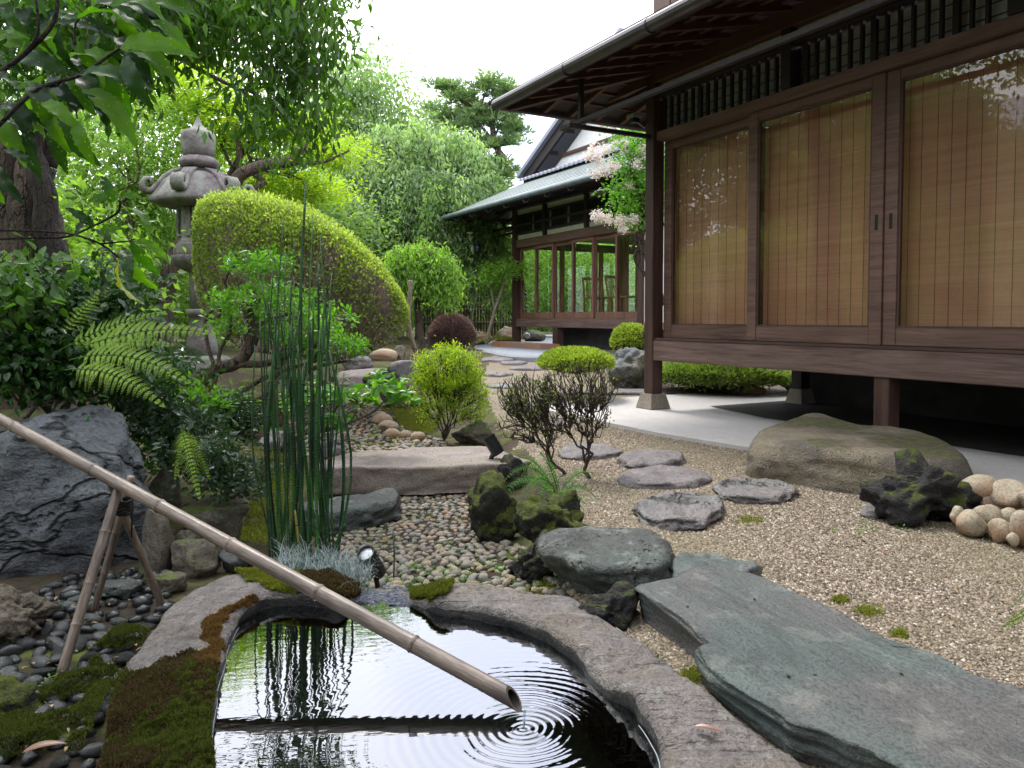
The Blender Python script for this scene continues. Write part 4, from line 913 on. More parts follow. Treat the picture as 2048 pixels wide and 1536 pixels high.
slab('flat_stone', [(600, 1008), (667, 994), (730, 983), (780, 978), (797, 982), (790, 998), (750, 1010), (690, 1022), (640, 1026)], -.03, -.13, S['darkflat'], 'long dark flat stone left of the near pebble bed', rim=.02, rough=.006, seed=15)
rock_px('rock', 940, 1030, 985, 1092, S['mossy'], 'dark upright mossy rock at the right end of the bridge slab', 52, depth=1.0, facets=5, rough=.12, deep=(8, .06), sub=5)
rock_px('rock', 1015, 1170, 1000, 1110, S['mossy'], 'big black rock with moss top below the bare shrub', 53, depth=.75, facets=5, rough=.12, deep=(8, .06), sub=5)
rock_px('rock', 975, 1060, 925, 985, S['lava'], 'dark rock holding the clamp of the rear spotlight', 63, depth=.8, facets=5, rough=.12, deep=(8, .06))
rock_px('rock', 1015, 1120, 1090, 1165, S['lava'], 'low black lava rock left of the thick flat boulder', 54, depth=.9, facets=4, rough=.14, deep=(10, .08), sub=5)
rock_px('rock', 1180, 1276, 1200, 1262, S['lava'], 'black lava lump between basin rim and slate slab', 55, depth=.8, facets=4, rough=.14, deep=(10, .08), sub=5)
rock_px('rock', 1204, 1300, 700, 776, S['bluerock'], 'blue grey jagged boulder left of the corner post', 56, depth=.9, facets=8, rough=.1, deep=(6, .07), sub=5)
rock_px('rock', 1400, 1490, 742, 774, S['mossy'], 'low rock with yellow green moss seen under the near house', 57, depth=.6, facets=5)
rock_px('rock', 1560, 1612, 752, 786, S['bluerock'], 'small blue grey rock seen under the house near the inner post', 58, facets=8)
rock_px('rock', 1470, 1528, 772, 792, S['orange' if False else 'round'], 'small reddish round stone under the house floor', 59, facets=3)
rock_px('rock', 905, 990, 845, 893, S['brown'], 'dark mossy rock between lime shrub and rear spotlight', 60, facets=7, rough=.08)
rock_px('rock', 760, 850, 722, 815, S['purple'], 'rounded purple boulder behind the camellia twig', 61, depth=.9, facets=3, rough=.05)
slab('flat_stone', [(672, 745), (700, 735), (790, 733), (850, 735), (840, 748), (760, 752), (690, 755)], .10, -.12, S['bridge'], 'pale flat stone with mossy left end upstream', onground=True, rim=.03, rough=.006, seed=16, N=60, M=8)
slab('flat_stone', [(663, 735), (672, 752), (720, 756), (760, 754), (745, 740), (700, 735)], .09, -.12, S['mossy'], 'yellow moss covered stone at the upstream edge', onground=True, rim=.03, rough=.006, seed=17, N=40, M=8)
rock_px('log_stone', 731, 795, 698, 722, S['round'], 'long rounded pale stone lying in the far stream', 62, depth=.5, facets=1, rough=.03)
for k, (a, b, c, d, m_, l_) in enumerate([(788, 815, 692, 722, 'brown', 'upright brown rock beside the long rounded stone'), (660, 740, 688, 722, 'brown', 'wide brown rock behind the upstream gravel'), (590, 670, 745, 800, 'brown', 'grey rock behind the horsetail stems'),
    (690, 745, 712, 742, 'purple', 'pale purple rock left of the long rounded stone'), (845, 905, 665, 700, 'bluerock', 'dark rock left of the brown clipped ball'), (985, 1040, 655, 685, 'round', 'pale rock on the mossy bank before the far house'),
    (925, 985, 664, 690, 'round', 'mossy pale rock below the slim bare trunks'), (1045, 1090, 660, 684, 'brown', 'dark rock seen under the far house floor'), (640, 700, 880, 925, 'grey', 'grey rock at the left end of the bridge slab'),
    (355, 516, 1000, 1088, 'brown', 'broad flat-topped brown rock behind the bamboo pipe'), (285, 352, 1020, 1150, 'brown', 'upright brown rock leaning on the big boulder'), (345, 402, 1062, 1108, 'brown', 'small brown rock wedged under the flat-topped rock'),
    (338, 446, 1085, 1160, 'brown', 'tilted olive brown rock behind the tripod'), (440, 510, 1095, 1150, 'wet', 'dark rock in the shade left of the horsetails'), (290, 375, 1150, 1192, 'brown', 'low grey rock at the head of the wet cobbles'), (195, 290, 1165, 1205, 'darkflat', 'pale grey rock at the foot of the big boulder'),
    (295, 372, 930, 1040, 'brown', 'shaded brown rock right of the big boulder'), (520, 600, 860, 905, 'grey', 'grey rock beneath the gnarled azalea'), (430, 520, 830, 880, 'brown', 'brown rock among the low shrubs on the left')]):
    rock_px('rock', a, b, c, d, S[m_], l_, 70+k, depth=.85, facets=8, rough=.06, flat=.55 if k in (9, 14) else 0)
boulder('boulder', PY(85, 1040, 3.15)+np.array([-.02, .1, 0]), (.51, .46, .53), S['big'], 307, rz=.4, sub=6, facets=9, rough=.05, deep=(2.6, .05), lab='large cracked grey boulder at the left edge behind the bamboo pipe', cat='boulder')
boulder('boulder', PY(22, 1235, 2.32), (.125, .10, .085), S['tuff'], 31, sub=5, facets=6, rough=.12, deep=(9, .09), lab='pitted tan rock at the left edge below the big boulder', cat='rock')
boulder('boulder', PY(-30, 1440, 1.9), (.16, .16, .13), S['mossy'], 32, sub=5, facets=4, rough=.1, deep=(9, .06), lab='moss covered rock in the lower left corner', cat='rock')
# ---- pebbles
protos = []
for k in range(7):
    V, Fc = rockV(2, 200+k, 5, .05); V = V*np.array([1, .72, .5]); me_o = mk('pebble', V, Fc, None, None, True); me = me_o.data; COL.objects.unlink(me_o); bpy.data.objects.remove(me_o); protos.append(me)
PM = {}
for m_ in ('pebble', 'pebble2', 'wet', 'round', 'darkflat'):
    L = []
    for me in protos: c = me.copy(); c.materials.append(S[m_]); L.append(c)
    PM[m_] = L
def scatter_pebbles(poly, spacing, rlo, rhi, mats, seed, nobj, parent, lift=.3, ymax=99, pname='pebble'):
    rng = np.random.RandomState(seed); xs = [p[0] for p in poly]; ys = [p[1] for p in poly]; pts = []; grid = {}
    A = (max(xs)-min(xs))*(max(ys)-min(ys)); tries = int(A/spacing**2*9)
    X = rng.uniform(min(xs), max(xs), tries); Y = rng.uniform(min(ys), max(ys), tries); ok = inpoly(X, Y, poly) & (Y < ymax)
    for x, y in zip(X[ok], Y[ok]):
        g = (int(x/spacing), int(y/spacing)); good = True
        for a in (-1, 0, 1):
            for b in (-1, 0, 1):
                for q in grid.get((g[0]+a, g[1]+b), []):
                    if (q[0]-x)**2+(q[1]-y)**2 < spacing**2: good = False
        if good: grid.setdefault(g, []).append((x, y)); pts.append((x, y))
    pts.sort(key=lambda p: p[1]); nv = []; nf = []; cnt = 0
    far_ = []
    for i, (x, y) in enumerate(pts):
        r = rng.uniform(rlo, rhi); z = float(hgt(x, y))+r*lift*rng.uniform(.4, 1.2); m_ = mats[rng.randint(len(mats))]; me = PM[m_][rng.randint(7)]
        rot = (rng.normal()*.25, rng.normal()*.25, rng.uniform(0, 6.28)); sc = (r*rng.uniform(.85, 1.2), r*rng.uniform(.85, 1.2), r*rng.uniform(.8, 1.2))
        if i < nobj:
            o = bpy.data.objects.new(pname, me); link(o, parent); o.location = (x, y, z); o.rotation_euler = rot; o.scale = sc
        else: far_.append((x, y, z, rot, sc, m_))
    for m_ in mats:
        parts = []
        for (x, y, z, rot, sc, mm_) in far_:
            if mm_ != m_: continue
            V, Fc = rockV_c[rng.randint(7)]; c, s_ = math.cos(rot[2]), math.sin(rot[2]); V = V*np.array(sc); parts.append((V@np.array([[c, s_, 0], [-s_, c, 0], [0, 0, 1]])+np.array([x, y, z]), Fc))
        if parts: V, Fc = merge('x', parts); tag(mk(pname+'s', V, Fc, S[m_], parent, True), kind='stuff')
    return len(pts)
rockV_c = []
for k in range(7): V, Fc = rockV(1, 200+k, 3, .05); rockV_c.append((V*np.array([1, .72, .5]), Fc))
n1 = scatter_pebbles(REG['bed'], .031, .017, .027, ['pebble', 'pebble', 'pebble2', 'round'], 5, 280, g2)
n2 = scatter_pebbles(REG['bed2'], .045, .02, .036, ['pebble', 'round', 'pebble'], 6, 0, g2)
n3 = scatter_pebbles(REG['low'], .048, .024, .044, ['wet', 'wet', 'wet', 'darkflat'], 7, 150, g2, pname='cobble')
print('pebbles', n1, n2, n3)
for k, (u, v, a) in enumerate([(765, 843, 20), (777, 857, 20), (785, 870, 16), (812, 872, 14), (836, 876, 15), (758, 832, 12), (700, 1010 - 60, 10)]):
    rock_px('edging_stone', u-a, u+a, v-a*.7, v+a*.5, S['round'], ['egg shaped pale stone at the top of the lime moss edge', 'white oval stone left of the lime moss', 'pale oval stone below the lime moss corner', 'round white stone below the lime moss', 'pale stone at the foot of the lime shrub', 'small tan stone above the moss edge stones', 'small pale pebble by the bridge slab'][k], 90+k, facets=1, rough=.03, group='pale stones edging the lime moss')
# ---- loose gravel as stuff
rng = np.random.RandomState(9); n = 210000; cp = REG['court']
X = rng.uniform(-.6, 3.6, n*3); Y = .9+rng.uniform(0, 1, n*3)**1.5*5.8; jt = fbm(np.stack([X*7, Y*7, X*0], 1), 4, 3)*.05; ok = inpoly(X+jt, Y+jt, cp)
rel = np.stack([X-A0[0], Y-A0[1]], 1); lx = rel@AD; ly = rel@AN; ok &= ~inpoly(lx, ly, APL); U, Vv = proj(np.stack([X, Y, X*0], 1)); ok &= (U < 2250) & (Vv < 1750)
gsp = [PZ(u, v, .085)[:2] for u, v in gs]; cx0 = np.mean(gsp, 0); gsi = [tuple(cx0+(p-cx0)*.93) for p in gsp]; ok &= ~inpoly(X, Y, gsi)
ok &= ~(inpoly(U, Vv, [p[1] for p in pr]) & (Vv > 1100))
X = X[ok][:n]; Y = Y[ok][:n]; n = len(X); print('gravel', n)
octv = np.array([(1, 0, 0), (0, 1, 0), (-1, 0, 0), (0, -1, 0), (0, 0, 1)], float); octf = np.array([(0, 1, 4), (1, 2, 4), (2, 3, 4), (3, 0, 4)])
r = .0034*rng.uniform(.6, 1.5, n)*(1+.10*Y); V = octv[None]*(1+rng.uniform(-.35, .35, (n, 5, 3)))*r[:, None, None]*np.array([1.1, .9, .75]); a = rng.uniform(0, 6.28, n); c, s_ = np.cos(a), np.sin(a)
V = V+rng.normal(size=(n, 5, 3))*r[:, None, None]*.15
Vx = V[:, :, 0]*c[:, None]-V[:, :, 1]*s_[:, None]; Vy = V[:, :, 0]*s_[:, None]+V[:, :, 1]*c[:, None]; V = np.stack([Vx+X[:, None], Vy+Y[:, None], V[:, :, 2]+hgt(X, Y)[:, None]+r[:, None]*.25], -1).reshape(-1, 3)
Fc = (np.arange(n)[:, None, None]*5+octf[None]).reshape(-1, 3)
t = NT('gravel_chip'); at = t.n('Attribute', attribute_name='rnd'); t.bsdf(t.mix(t.ramp(t.noise(1.3, 5, t.coord()), (.38, (.45,)*3), (.62, (0, 0, 0))), t.ramp(at.outputs['Fac'], (0, (.035, .028, .022)), (.30, (.12, .092, .066)), (.70, (.25, .198, .145)), (.95, (.38, .31, .245)), (1, (.58, .53, .47))), (.19, .165, .10)), .9, spec=.3); S['grit'] = t.m
tag(mk('gravel', V, Fc, S['grit'], None, False, attr=np.repeat(rng.rand(n), 4)), 'loose beige gravel chips on the court', kind='stuff')
# ================================================================== BAMBOO PIPE AND TRIPOD
def bamboomat():
    t = NT('weathered_bamboo'); c = t.coord((8, 8, .9)); n = t.noise(5, 6, c, .65); n2 = t.noise(26, 4, c); n3 = t.noise(3.2, 4, t.coord())
    col = t.ramp(t.math('ADD', t.math('MULTIPLY', n, .6), t.math('MULTIPLY', n2, .4)), (.34, (.06, .042, .032)), (.5, (.18, .135, .105)), (.68, (.36, .29, .235)))
    col = t.mix(t.ramp(n3, (.52, (0, 0, 0)), (.7, (.8,)*3)), col, (.06, .045, .04)); t.bsdf(col, .38, t.bump(n2, .25, .002), spec=.55); return t.m
BRN = plain('dark_node', (.045, .032, .028), .7); M['bamboo'] = bamboomat(); M['bamboo_in'] = plain('pipe_inside', (.02, .016, .012), .8)
def bamboo(name, a, b, r, nodes, parent, mat=None, n=20, cut=0, r1=None, bend=0):
    a = Vector(a); b = Vector(b); L = (b-a).length; r1 = r1 or r
    ts = sorted(set([0, L]+[x for nd in nodes for x in (nd*L-.012, nd*L-.005, nd*L-.0015, nd*L, nd*L+.003, nd*L+.010)]+list(np.linspace(0, L, 30))))
    ts = [t for t in ts if 0 <= t <= L]; P = []; R = []
    for t in ts:
        rr_ = r+(r1-r)*t/L
        for nd in nodes:
            d = t-nd*L
            if abs(d) < .0026: rr_ *= 1.15
            elif abs(d) < .0055: rr_ *= 1.05
        P.append((bend*math.sin(PI*t/L), 0, t)); R.append(rr_)
    m = MB(); m.tube(P, R, n, cap=not cut); V = m.V[0]
    if cut:
        e = V[-n:]; low = None
        q = (b-a).to_track_quat('Z', 'Y'); dn = (q.inverted() @ Vector((0, 0, -1))); dn = np.array([dn.x, dn.y, 0]); dn /= np.linalg.norm(dn)
        e[:, 2] += (e[:, :2]@dn[:2])*cut
        I2 = []; rin = R[-1]*.74
        for k, z in ((0, 0), (1, -.12)):
            q2 = e.copy(); q2[:, :2] *= .74; 
            if k: q2[:, 2] = L-.16
            else: q2[:, 2] = L+(q2[:, :2]@dn[:2])*cut
            I2.append(q2)
        m.add(np.concatenate([e, I2[0]]), [(k, (k+1) % n, n+(k+1) % n, n+k) for k in range(n)])
    o = m.build(name, mat or M['bamboo'], parent, smooth=True); o.rotation_mode = 'QUATERNION'; o.rotation_quaternion = (b-a).to_track_quat('Z', 'Y'); o.location = a
    for nd in nodes:
        rr_ = (r+(r1-r)*nd); z_ = nd*L+.0045; x_ = bend*math.sin(PI*nd); MB().tube([(x_, 0, z_), (x_, 0, z_+.0022)], rr_*1.03, n).build('node_ring', BRN, o, True)
    if cut:
        m2 = MB(); m2.add(np.concatenate(I2), [((k+1) % n, k, n+k, n+(k+1) % n) for k in range(n)]+[tuple(n+k for k in range(n))]); m2.build('pipe_bore', M['bamboo_in'], o, smooth=True)
    return o
tipP = PY(1028, 1398, 1.672); lefP = PY(0, 838, 2.60); d = lefP-tipP; st_ = lefP+d*.28
LL = st_-tipP
def tpar(u):
    ts = np.linspace(0, 1, 2001); U, _ = proj(st_[None]+(tipP-st_)[None]*ts[:, None]); return float(ts[np.argmin(abs(U-u))])
pipe = bamboo('bamboo_pipe', st_, tipP, .0172, [tpar(u) for u in (30, 187, 320, 463, 637, 828)], None, cut=1.15, r1=.0198, n=28)
tag(pipe, 'long weathered bamboo spout pipe slanting down over the stone basin', 'bamboo pipe')
tl_ = PY(1049, 1421, 1.655)
m = MB(); m.tube([tl_, (tl_+DRIP)/2+np.array([.0008, 0, 0]), DRIP+np.array([0, 0, .001])], [.0026, .0015, .0018], 6); dr = m.build('water_trickle', glassmat('trickle', 1.4, 1.5, (.85, .9, 1)), None, True); tag(dr, 'thin trickle of water falling from the pipe tip', 'water')
TP = empty('bamboo_tripod', tuple(PY(240, 1010, 2.36)), 0, 'lashed bamboo tripod holding up the spout pipe', 'tripod')
tp = np.array(TP.location)
def leg(foot, via, top, r, nodes):
    a = np.array(foot)-tp; b = np.array(top)-tp; return bamboo('leg', a, b, r, nodes, TP, n=14, cut=.0)
f1 = G(122, 1350); leg(f1, None, PY(241, 964, 2.345), .0140, [.24, .45, .72])
f2 = G(327, 1216); leg(f2, None, PY(214, 948, 2.325), .0120, [.25, .62])
f3 = G(188, 1222); leg(f3, None, PY(262, 953, 2.45), .011, [.3, .6])
m = MB(); cc = PY(244, 1012, 2.365)-tp
for k in range(7):
    P = []; 
    for j in range(25):
        a = 2*PI*j/24; P.append(cc+np.array([.030*math.cos(a), .030*math.sin(a), (k-3)*.0065+.004*math.sin(a*2+k)]))
    m.tube(P, .0038, 6)
for (uu, vv) in (((226, 1014), (216, 1062)), ((262, 1010), (263, 1075)), ((228, 1008), (205, 1020))):
    a = PY(*uu, 2.33)-tp; b = PY(*vv, 2.34)-tp; m.tube([a, (a+b)/2+np.array([.006, -.006, .01]), b], .0028, 5)
m.build('rope_lashing', M['rope'], TP, smooth=True)
# ================================================================== STONE LANTERN
YL = 9.5; lb = PY(404, 738, YL); LT = empty('stone_lantern', tuple(lb), 0, 'tall old stone lantern with curled hexagonal cap among the trees on the left', 'stone lantern')
q = YL/F; zz = lambda v: (738-v)*q; hw = lambda p: p*q
def lt(name, prof, n=32, fn=None, rot=0, smooth=True): return MB().lathe([(hw(r), zz(v)) for r, v in prof], n, fn=fn, rot=rot).build(name, S['lant'], LT, smooth=smooth)
pet = lambda t, r, z: r*(1+.07*abs(math.cos(t*6)))
lt('base', [(10, 745), (58, 745), (58, 731), (50, 726), (52, 718), (46, 713), (34, 710)], 72, pet)
lt('lower_shaft', [(33, 712), (30, 690), (25, 665), (22, 650), (22, 632), (27, 629), (27, 621), (23, 618)], 32)
lt('shaft', [(21, 619), (20, 580), (21, 550), (23, 544)], 32)
lt('lotus_platform', [(24, 545), (36, 538), (48, 526), (50, 518), (50, 513)], 72, pet)
a6 = PI/6+PI/2
lt('platform', [(50, 515), (53, 514), (53, 492), (47, 489)], 6, None, a6, False)
lt('platform_panel', [(40, 511), (54.0, 510), (54.0, 496), (40, 495)], 6, None, a6, False)
lt('firebox', [(45, 490), (45, 484), (41, 480), (41, 414), (47, 409)], 6, None, a6, False)
for k in range(6):
    a = 2*PI*k/6+PI/2+PI/6*0+PI/6; m = MB(); cs_, sn = math.cos(a), math.sin(a); R_ = hw(41)*math.cos(PI/6)+.006
    Mx = Matrix(((-sn, cs_, 0, cs_*R_), (cs_, sn, 0, sn*R_), (0, 0, 1, 0), (0, 0, 0, 1)))
    fr_ = m
    for (x0, x1, z0, z1) in ((-.115, .115, zz(476), zz(472)), (-.115, .115, zz(424), zz(420)), (-.115, -.09, zz(472), zz(424)), (.09, .115, zz(472), zz(424))): m.box(x0, x1, -.012, .012, z0, z1, Mx)
    m.tube([np.array(Mx)[:3, :3]@np.array([x, .01, z])+np.array(Mx)[:3, 3] for x, z in ((-.04, zz(465)), (-.02, zz(455)), (.03, zz(450)), (.02, zz(440)), (-.03, zz(436)), (0, zz(428)))], .012, 6); m.build('carved_frame', S['lant'], LT)
hexf = lambda t, r, z: r*(1+.10*max(0, math.cos(6*(t-PI/2)))*(r/hw(92)))
rp = [(24, 347), (38, 350), (53, 357), (65, 369), (74, 384), (81, 397), (85, 403), (85, 410), (72, 415), (44, 419)]
lt('cap', rp, 72, hexf)
for k in range(6):
    a = PI/2+2*PI*k/6; ca, sa = math.cos(a), math.sin(a); m = MB()
    P = [(hw(r), zz(v)+.012) for r, v in ((28, 346), (48, 352), (64, 364), (75, 380), (86, 392), (95, 394), (101, 388), (102, 379), (97, 371), (90, 370), (86, 376), (88, 382))]
    for off in (-.045, 0, .045): m.tube([(x*ca-off*sa, x*sa+off*ca, z) for x, z in P], [.02, .026, .028, .03, .036, .04, .038, .035, .032, .028, .022, .016], 8)
    m.build('curled_rib', S['lant'], LT, smooth=True)
lt('neck', [(26, 351), (23, 345), (22, 341)]); lt('lotus_ring', [(20, 342), (32, 338), (37, 331), (37, 327), (31, 320), (26, 317)], 72, lambda t, r, z: r*(1+.05*abs(math.cos(t*5))))
lt('finial', [(22, 319), (29, 314), (32, 300), (33, 285), (32, 274), (28, 268), (16, 263), (9, 256), (5, 248), (2, 240), (.5, 236)], 40)
# ================================================================== SPOTLIGHTS
def spot(p, d, r, L, lab, sc=1):
    o = empty('garden_spotlight', tuple(p), 0, lab, 'spotlight'); d = Vector(d).normalized()
    q_ = d.to_track_quat('Z', 'Y')
    m = MB().lathe([(r*.75, -L*.5), (r*.95, -L*.46), (r, -L*.2), (r, L*.48), (r*1.06, L*.49), (r*1.06, L*.56), (r*.93, L*.56), (r*.90, L*.47)], 24); h = m.build('housing', M['black'], o, smooth=False); h.rotation_mode = 'QUATERNION'; h.rotation_quaternion = q_
    ln = MB().lathe([(r*.1, L*.455), (r*.88, L*.46), (r*.88, L*.485), (r*.5, L*.50), (r*.1, L*.505)], 24).build('lens', plain('clear_lens_glass', (.45, .48, .5), .08, .3, 60, .3, 1, .9), h, True)
    return o, d
c1 = PY(745, 1128, 2.62); s1, dd = spot(c1, (-.28, -.62, .85), .0305, .115, 'black garden spotlight standing beside the mondo grass near the basin')
MB().tube([(.01, .01, -.05), (.02, .015, -.12)], .009, 8).build('stake', M['black'], s1)
c2 = PY(988, 892, 4.35); s2, dd = spot(c2, (-.5, .1, .8), .038, .11, 'small black spotlight on a jointed arm above the bridge slab')
b_ = lambda u, v: PY(u, v, 4.33)-c2
MB().tube([b_(992, 903), b_(984, 912), b_(981, 922)], .013, 8).build('arm', M['black'], s2); MB().tube([b_(981, 922), b_(976, 938), b_(970, 952)], [.018, .022, .016], 8).build('clamp', M['black'], s2)
MB().tube([b_(976, 932), b_(966, 940), b_(962, 955), b_(966, 966), b_(960, 975)], .007, 6).build('cable', M['black'], s2, smooth=True)
# ================================================================== fallen leaves
def bigleaf(name, p, L, wd, rz, mat, lab, curl=.25, parent=None, cat='leaf', tilt=(0, 0), ser=0):
    n = 12; V = []; 
    for i in range(n+1):
        t = i/n; w_ = wd/2*math.sin(PI*min(1, t**.8))**.8*(1-.15*t)
        if ser: w_ *= 1+ser*((i % 2)-.5)*(.3 < t < .97)
        z = curl*L*(.25-(t-.5)**2)
        V += [((t-.5)*L, -w_, z+w_*.35), ((t-.5)*L, -w_*.5, z+w_*.12), ((t-.5)*L, 0, z), ((t-.5)*L, w_*.5, z+w_*.12), ((t-.5)*L, w_, z+w_*.35)]
    Fc = [(i*5+k, (i+1)*5+k, (i+1)*5+k+1, i*5+k+1) for i in range(n) for k in range(4)]
    o = mk(name, V, Fc, mat, parent, True); o.location = p; o.rotation_euler = (tilt[0], tilt[1], rz)
    if lab: tag(o, lab, cat)
    return o
deadm = leafmat('dead_leaf', (.16, .07, .04), (.28, .14, .08), .1, .35, spec=.5); tanm = leafmat('dry_tan_leaf', (.22, .15, .10), (.34, .25, .18), .1, .5)
bigleaf('fallen_leaf', G(90, 1496, .035), .085, .03, .45, deadm, 'glossy brown fallen leaf on the cobbles in the lower left')
bigleaf('fallen_leaf', PZ(1418, 1460, .036), .060, .017, -.45, deadm, 'thin reddish brown fallen leaf on the right basin rim')
bigleaf('fallen_leaf', PZ(1795, 1281, .092), .045, .012, -.15, tanm, 'narrow tan leaf at the back edge of the slate slab')
bigleaf('fallen_leaf', G(1771, 1104, .012), .018, .012, .5, leafmat('red_leaf', (.4, .05, .04), (.5, .1, .08), .2), 'tiny red leaf on the gravel')
bigleaf('fallen_leaf', PZ(1168, 1291, .03), .03, .012, .1, tanm, 'small curled grey leaf on the basin rim edge')
for k, (u, v) in enumerate(((1577, 1351), (1803, 1347), (1630, 1351), (1375, 1213), (1509, 1198))): boulder('grit_crumb', PZ(u, v, .089), (.0045, .004, .003), S['lava'], k, sub=2, lab='tiny dark soil crumb on the slate slab, '+['near the basin side', 'toward the right of its middle', 'between the other two crumbs', 'near its far left corner', 'close to its back edge'][k], cat='crumb', group='crumbs on the slate slab')
# ================================================================== PLANT MATERIALS
Lf = {}
Lf['overhang'] = leafmat('dark_glossy_leaf', (.025, .07, .012), (.11, .23, .035), .55, .3)
Lf['aucuba'] = leafmat('large_leaf', (.05, .14, .012), (.13, .27, .02), .5, .25)
Lf['aucuba_d'] = leafmat('large_leaf_dark', (.012, .04, .012), (.03, .085, .02), .25, .22)
Lf['aucuba_y'] = leafmat('large_leaf_yellowing', (.22, .30, .02), (.35, .40, .03), .5, .3)
Lf['camellia'] = leafmat('camellia_leaf', (.010, .035, .010), (.04, .11, .02), .3, .25)
Lf['bright'] = leafmat('bright_green_leaf', (.06, .13, .025), (.28, .44, .09), .5, .35)
Lf['maple'] = leafmat('lime_maple_leaf', (.12, .22, .02), (.38, .48, .04), .55, .5, yellow=(.55, .42, .04))
Lf['mid'] = leafmat('mid_green_leaf', (.06, .12, .04), (.24, .36, .13), .5, .5)
Lf['weep'] = leafmat('weeping_leaf', (.05, .11, .05), (.36, .48, .26), .5, .5)
Lf['pine'] = leafmat('pine_needle', (.09, .16, .09), (.28, .38, .2), .5, .5, yellow=(.4, .33, .1))
Lf['willow'] = leafmat('light_dome_leaf', (.08, .20, .03), (.28, .44, .07), .5, .45)
Lf['lime'] = leafmat('lime_shoot', (.16, .26, .02), (.42, .52, .04), .5, .5)
Lf['azalea'] = leafmat('azalea_leaf', (.08, .14, .03), (.30, .38, .09), .45, .4)
Lf['azaleatop'] = leafmat('azalea_top_shoot', (.16, .24, .06), (.42, .48, .15), .5, .5, yellow=(.5, .38, .12))
Lf['green'] = leafmat('fresh_green_leaf', (.04, .13, .015), (.15, .34, .04), .5, .3)
Lf['fern'] = leafmat('fern_leaf', (.12, .24, .015), (.34, .50, .04), .5, .5)
Lf['dusky'] = leafmat('dusky_leaf', (.015, .035, .02), (.06, .11, .06), .25, .25)
Lf['hedge'] = leafmat('hedge_leaf', (.10, .16, .02), (.34, .42, .06), .45, .5, yellow=(.40, .22, .06))
Lf['petal'] = leafmat('pale_pink_petal', (.74, .64, .56), (.90, .85, .80), .3, .7, tcol=(1, .95, .95))
Lf['straw'] = leafmat('straw_blade', (.22, .15, .08), (.48, .38, .22), .3, .7, tcol=(1, 1, .9))
Lf['brownball'] = leafmat('brown_twig_tip', (.09, .05, .04), (.24, .14, .115), .2, .7, tcol=(1, 1, 1))
Lf['mondo'] = leafmat('silver_grass_blade', (.07, .12, .10), (.42, .50, .50), .2, .35, tcol=(1, 1, 1))
BK = {}
BK['bark'] = stone('brown_bark', (.03, .022, .017), (.21, .15, .11), 9, 1.0, .04, streak=(1, 1, .25), fine=50, rough=.9, crack=9)
BK['darkbark'] = stone('dark_wet_bark', (.012, .010, .009), (.075, .055, .045), 9, 1.0, .03, streak=(1, 1, .3), fine=50, rough=.95, crack=11)
BK['twig'] = stone('dark_twig', (.025, .018, .014), (.10, .075, .06), 20, .3, .004, fine=90, rough=.8)
BK['greytwig'] = stone('grey_brown_twig', (.20, .155, .125), (.50, .40, .33), 20, .3, .004, fine=90, rough=.8)
BK['pale'] = stone('pale_slim_trunk', (.13, .10, .07), (.32, .26, .19), 12, .3, .004, fine=60, rough=.8)
def Bl(u, v, Y, ru, rv, rd=None, wt=None):
    q = Y/F; r = (ru*q, rd if rd else (ru+rv)/2*q, rv*q); return (PY(u, v, Y), r)+((wt,) if wt else ())
def pxpath(pts, Y): return np.array([PY(p[0], p[1], p[2] if len(p) > 2 else Y) for p in pts])
def tubes(name, paths, mat, parent, n=8):
    m = MB(); o0 = np.array(parent.location) if parent else 0
    for P, r0, r1 in paths:
        Q = spline(P, max(6, len(P)*5)); w_ = fbm(Q*3, 3, 7)[:, None]*r0*.25; m.tube(Q+w_-o0, np.linspace(r0, r1, len(Q)), n, True)
    return m.build(name, mat, parent, smooth=True)
# ================================================================== BIG TREE ON THE LEFT
b0 = G(40, 800); T1 = empty('overhanging_tree', tuple(b0), 0, 'big dark tree at the left edge whose leafy branches hang over the garden', 'tree')
YT = float(b0[1])-.2
tr = [(pxpath([(10, 900), (30, 760), (45, 620), (50, 540)], YT), .36, .27), (pxpath([(35, 600), (45, 480), (62, 400), (75, 330), (70, 260)], YT), .19, .11), (pxpath([(20, 560), (-10, 420), (5, 330), (-15, 200), (-60, 60)], YT), .15, .10),
      (pxpath([(60, 600), (110, 520), (105, 430), (85, 390), (100, 330)], YT), .11, .08)]
tubes('trunk', tr, BK['bark'], T1, 14)
dk = [(pxpath([(110, 700), (115, 560), (95, 440), (90, 370), (60, 290), (110, 200), (230, 100), (330, 30), (400, -60)], YT-.15), .11, .06), (pxpath([(75, 330), (130, 200), (200, 120), (290, -20)], YT), .10, .05), (pxpath([(100, 330), (125, 230), (160, 120), (170, -40)], YT), .07, .04),
      (pxpath([(230, 100), (360, 65), (430, 55), (500, 30), (600, -10)], YT-.2), .035, .02), (pxpath([(300, 60), (350, 110), (410, 145), (480, 180), (560, 235), (625, 320)], YT-.3), .022, .008), (pxpath([(480, 180), (540, 170), (620, 130), (680, 90)], YT-.3), .012, .005), (pxpath([(400, 60), (470, 90), (560, 60), (640, 20)], YT-.3), .014, .005)]
tubes('limb', dk, BK['darkbark'], T1, 10)
rng = np.random.RandomState(21)
blobs = [Bl(420, 40, 5, 90, 80, .6), Bl(540, 80, 5, 75, 85, .6), Bl(610, 60, 4.9, 75, 80, .5), Bl(600, 170, 4.9, 55, 80, .4), Bl(540, 230, 4.8, 50, 60, .4), Bl(640, 250, 4.8, 28, 50, .25), Bl(350, -30, 5, 120, 60, .7), Bl(590, -60, 5, 120, 60, .6), Bl(300, 30, 5, 90, 60, .5), Bl(180, 60, 4.6, 120, 90, .5), Bl(40, 120, 4.5, 90, 110, .5), Bl(250, 140, 4.9, 60, 50, .4), Bl(60, 20, 4.4, 100, 60, .5)]
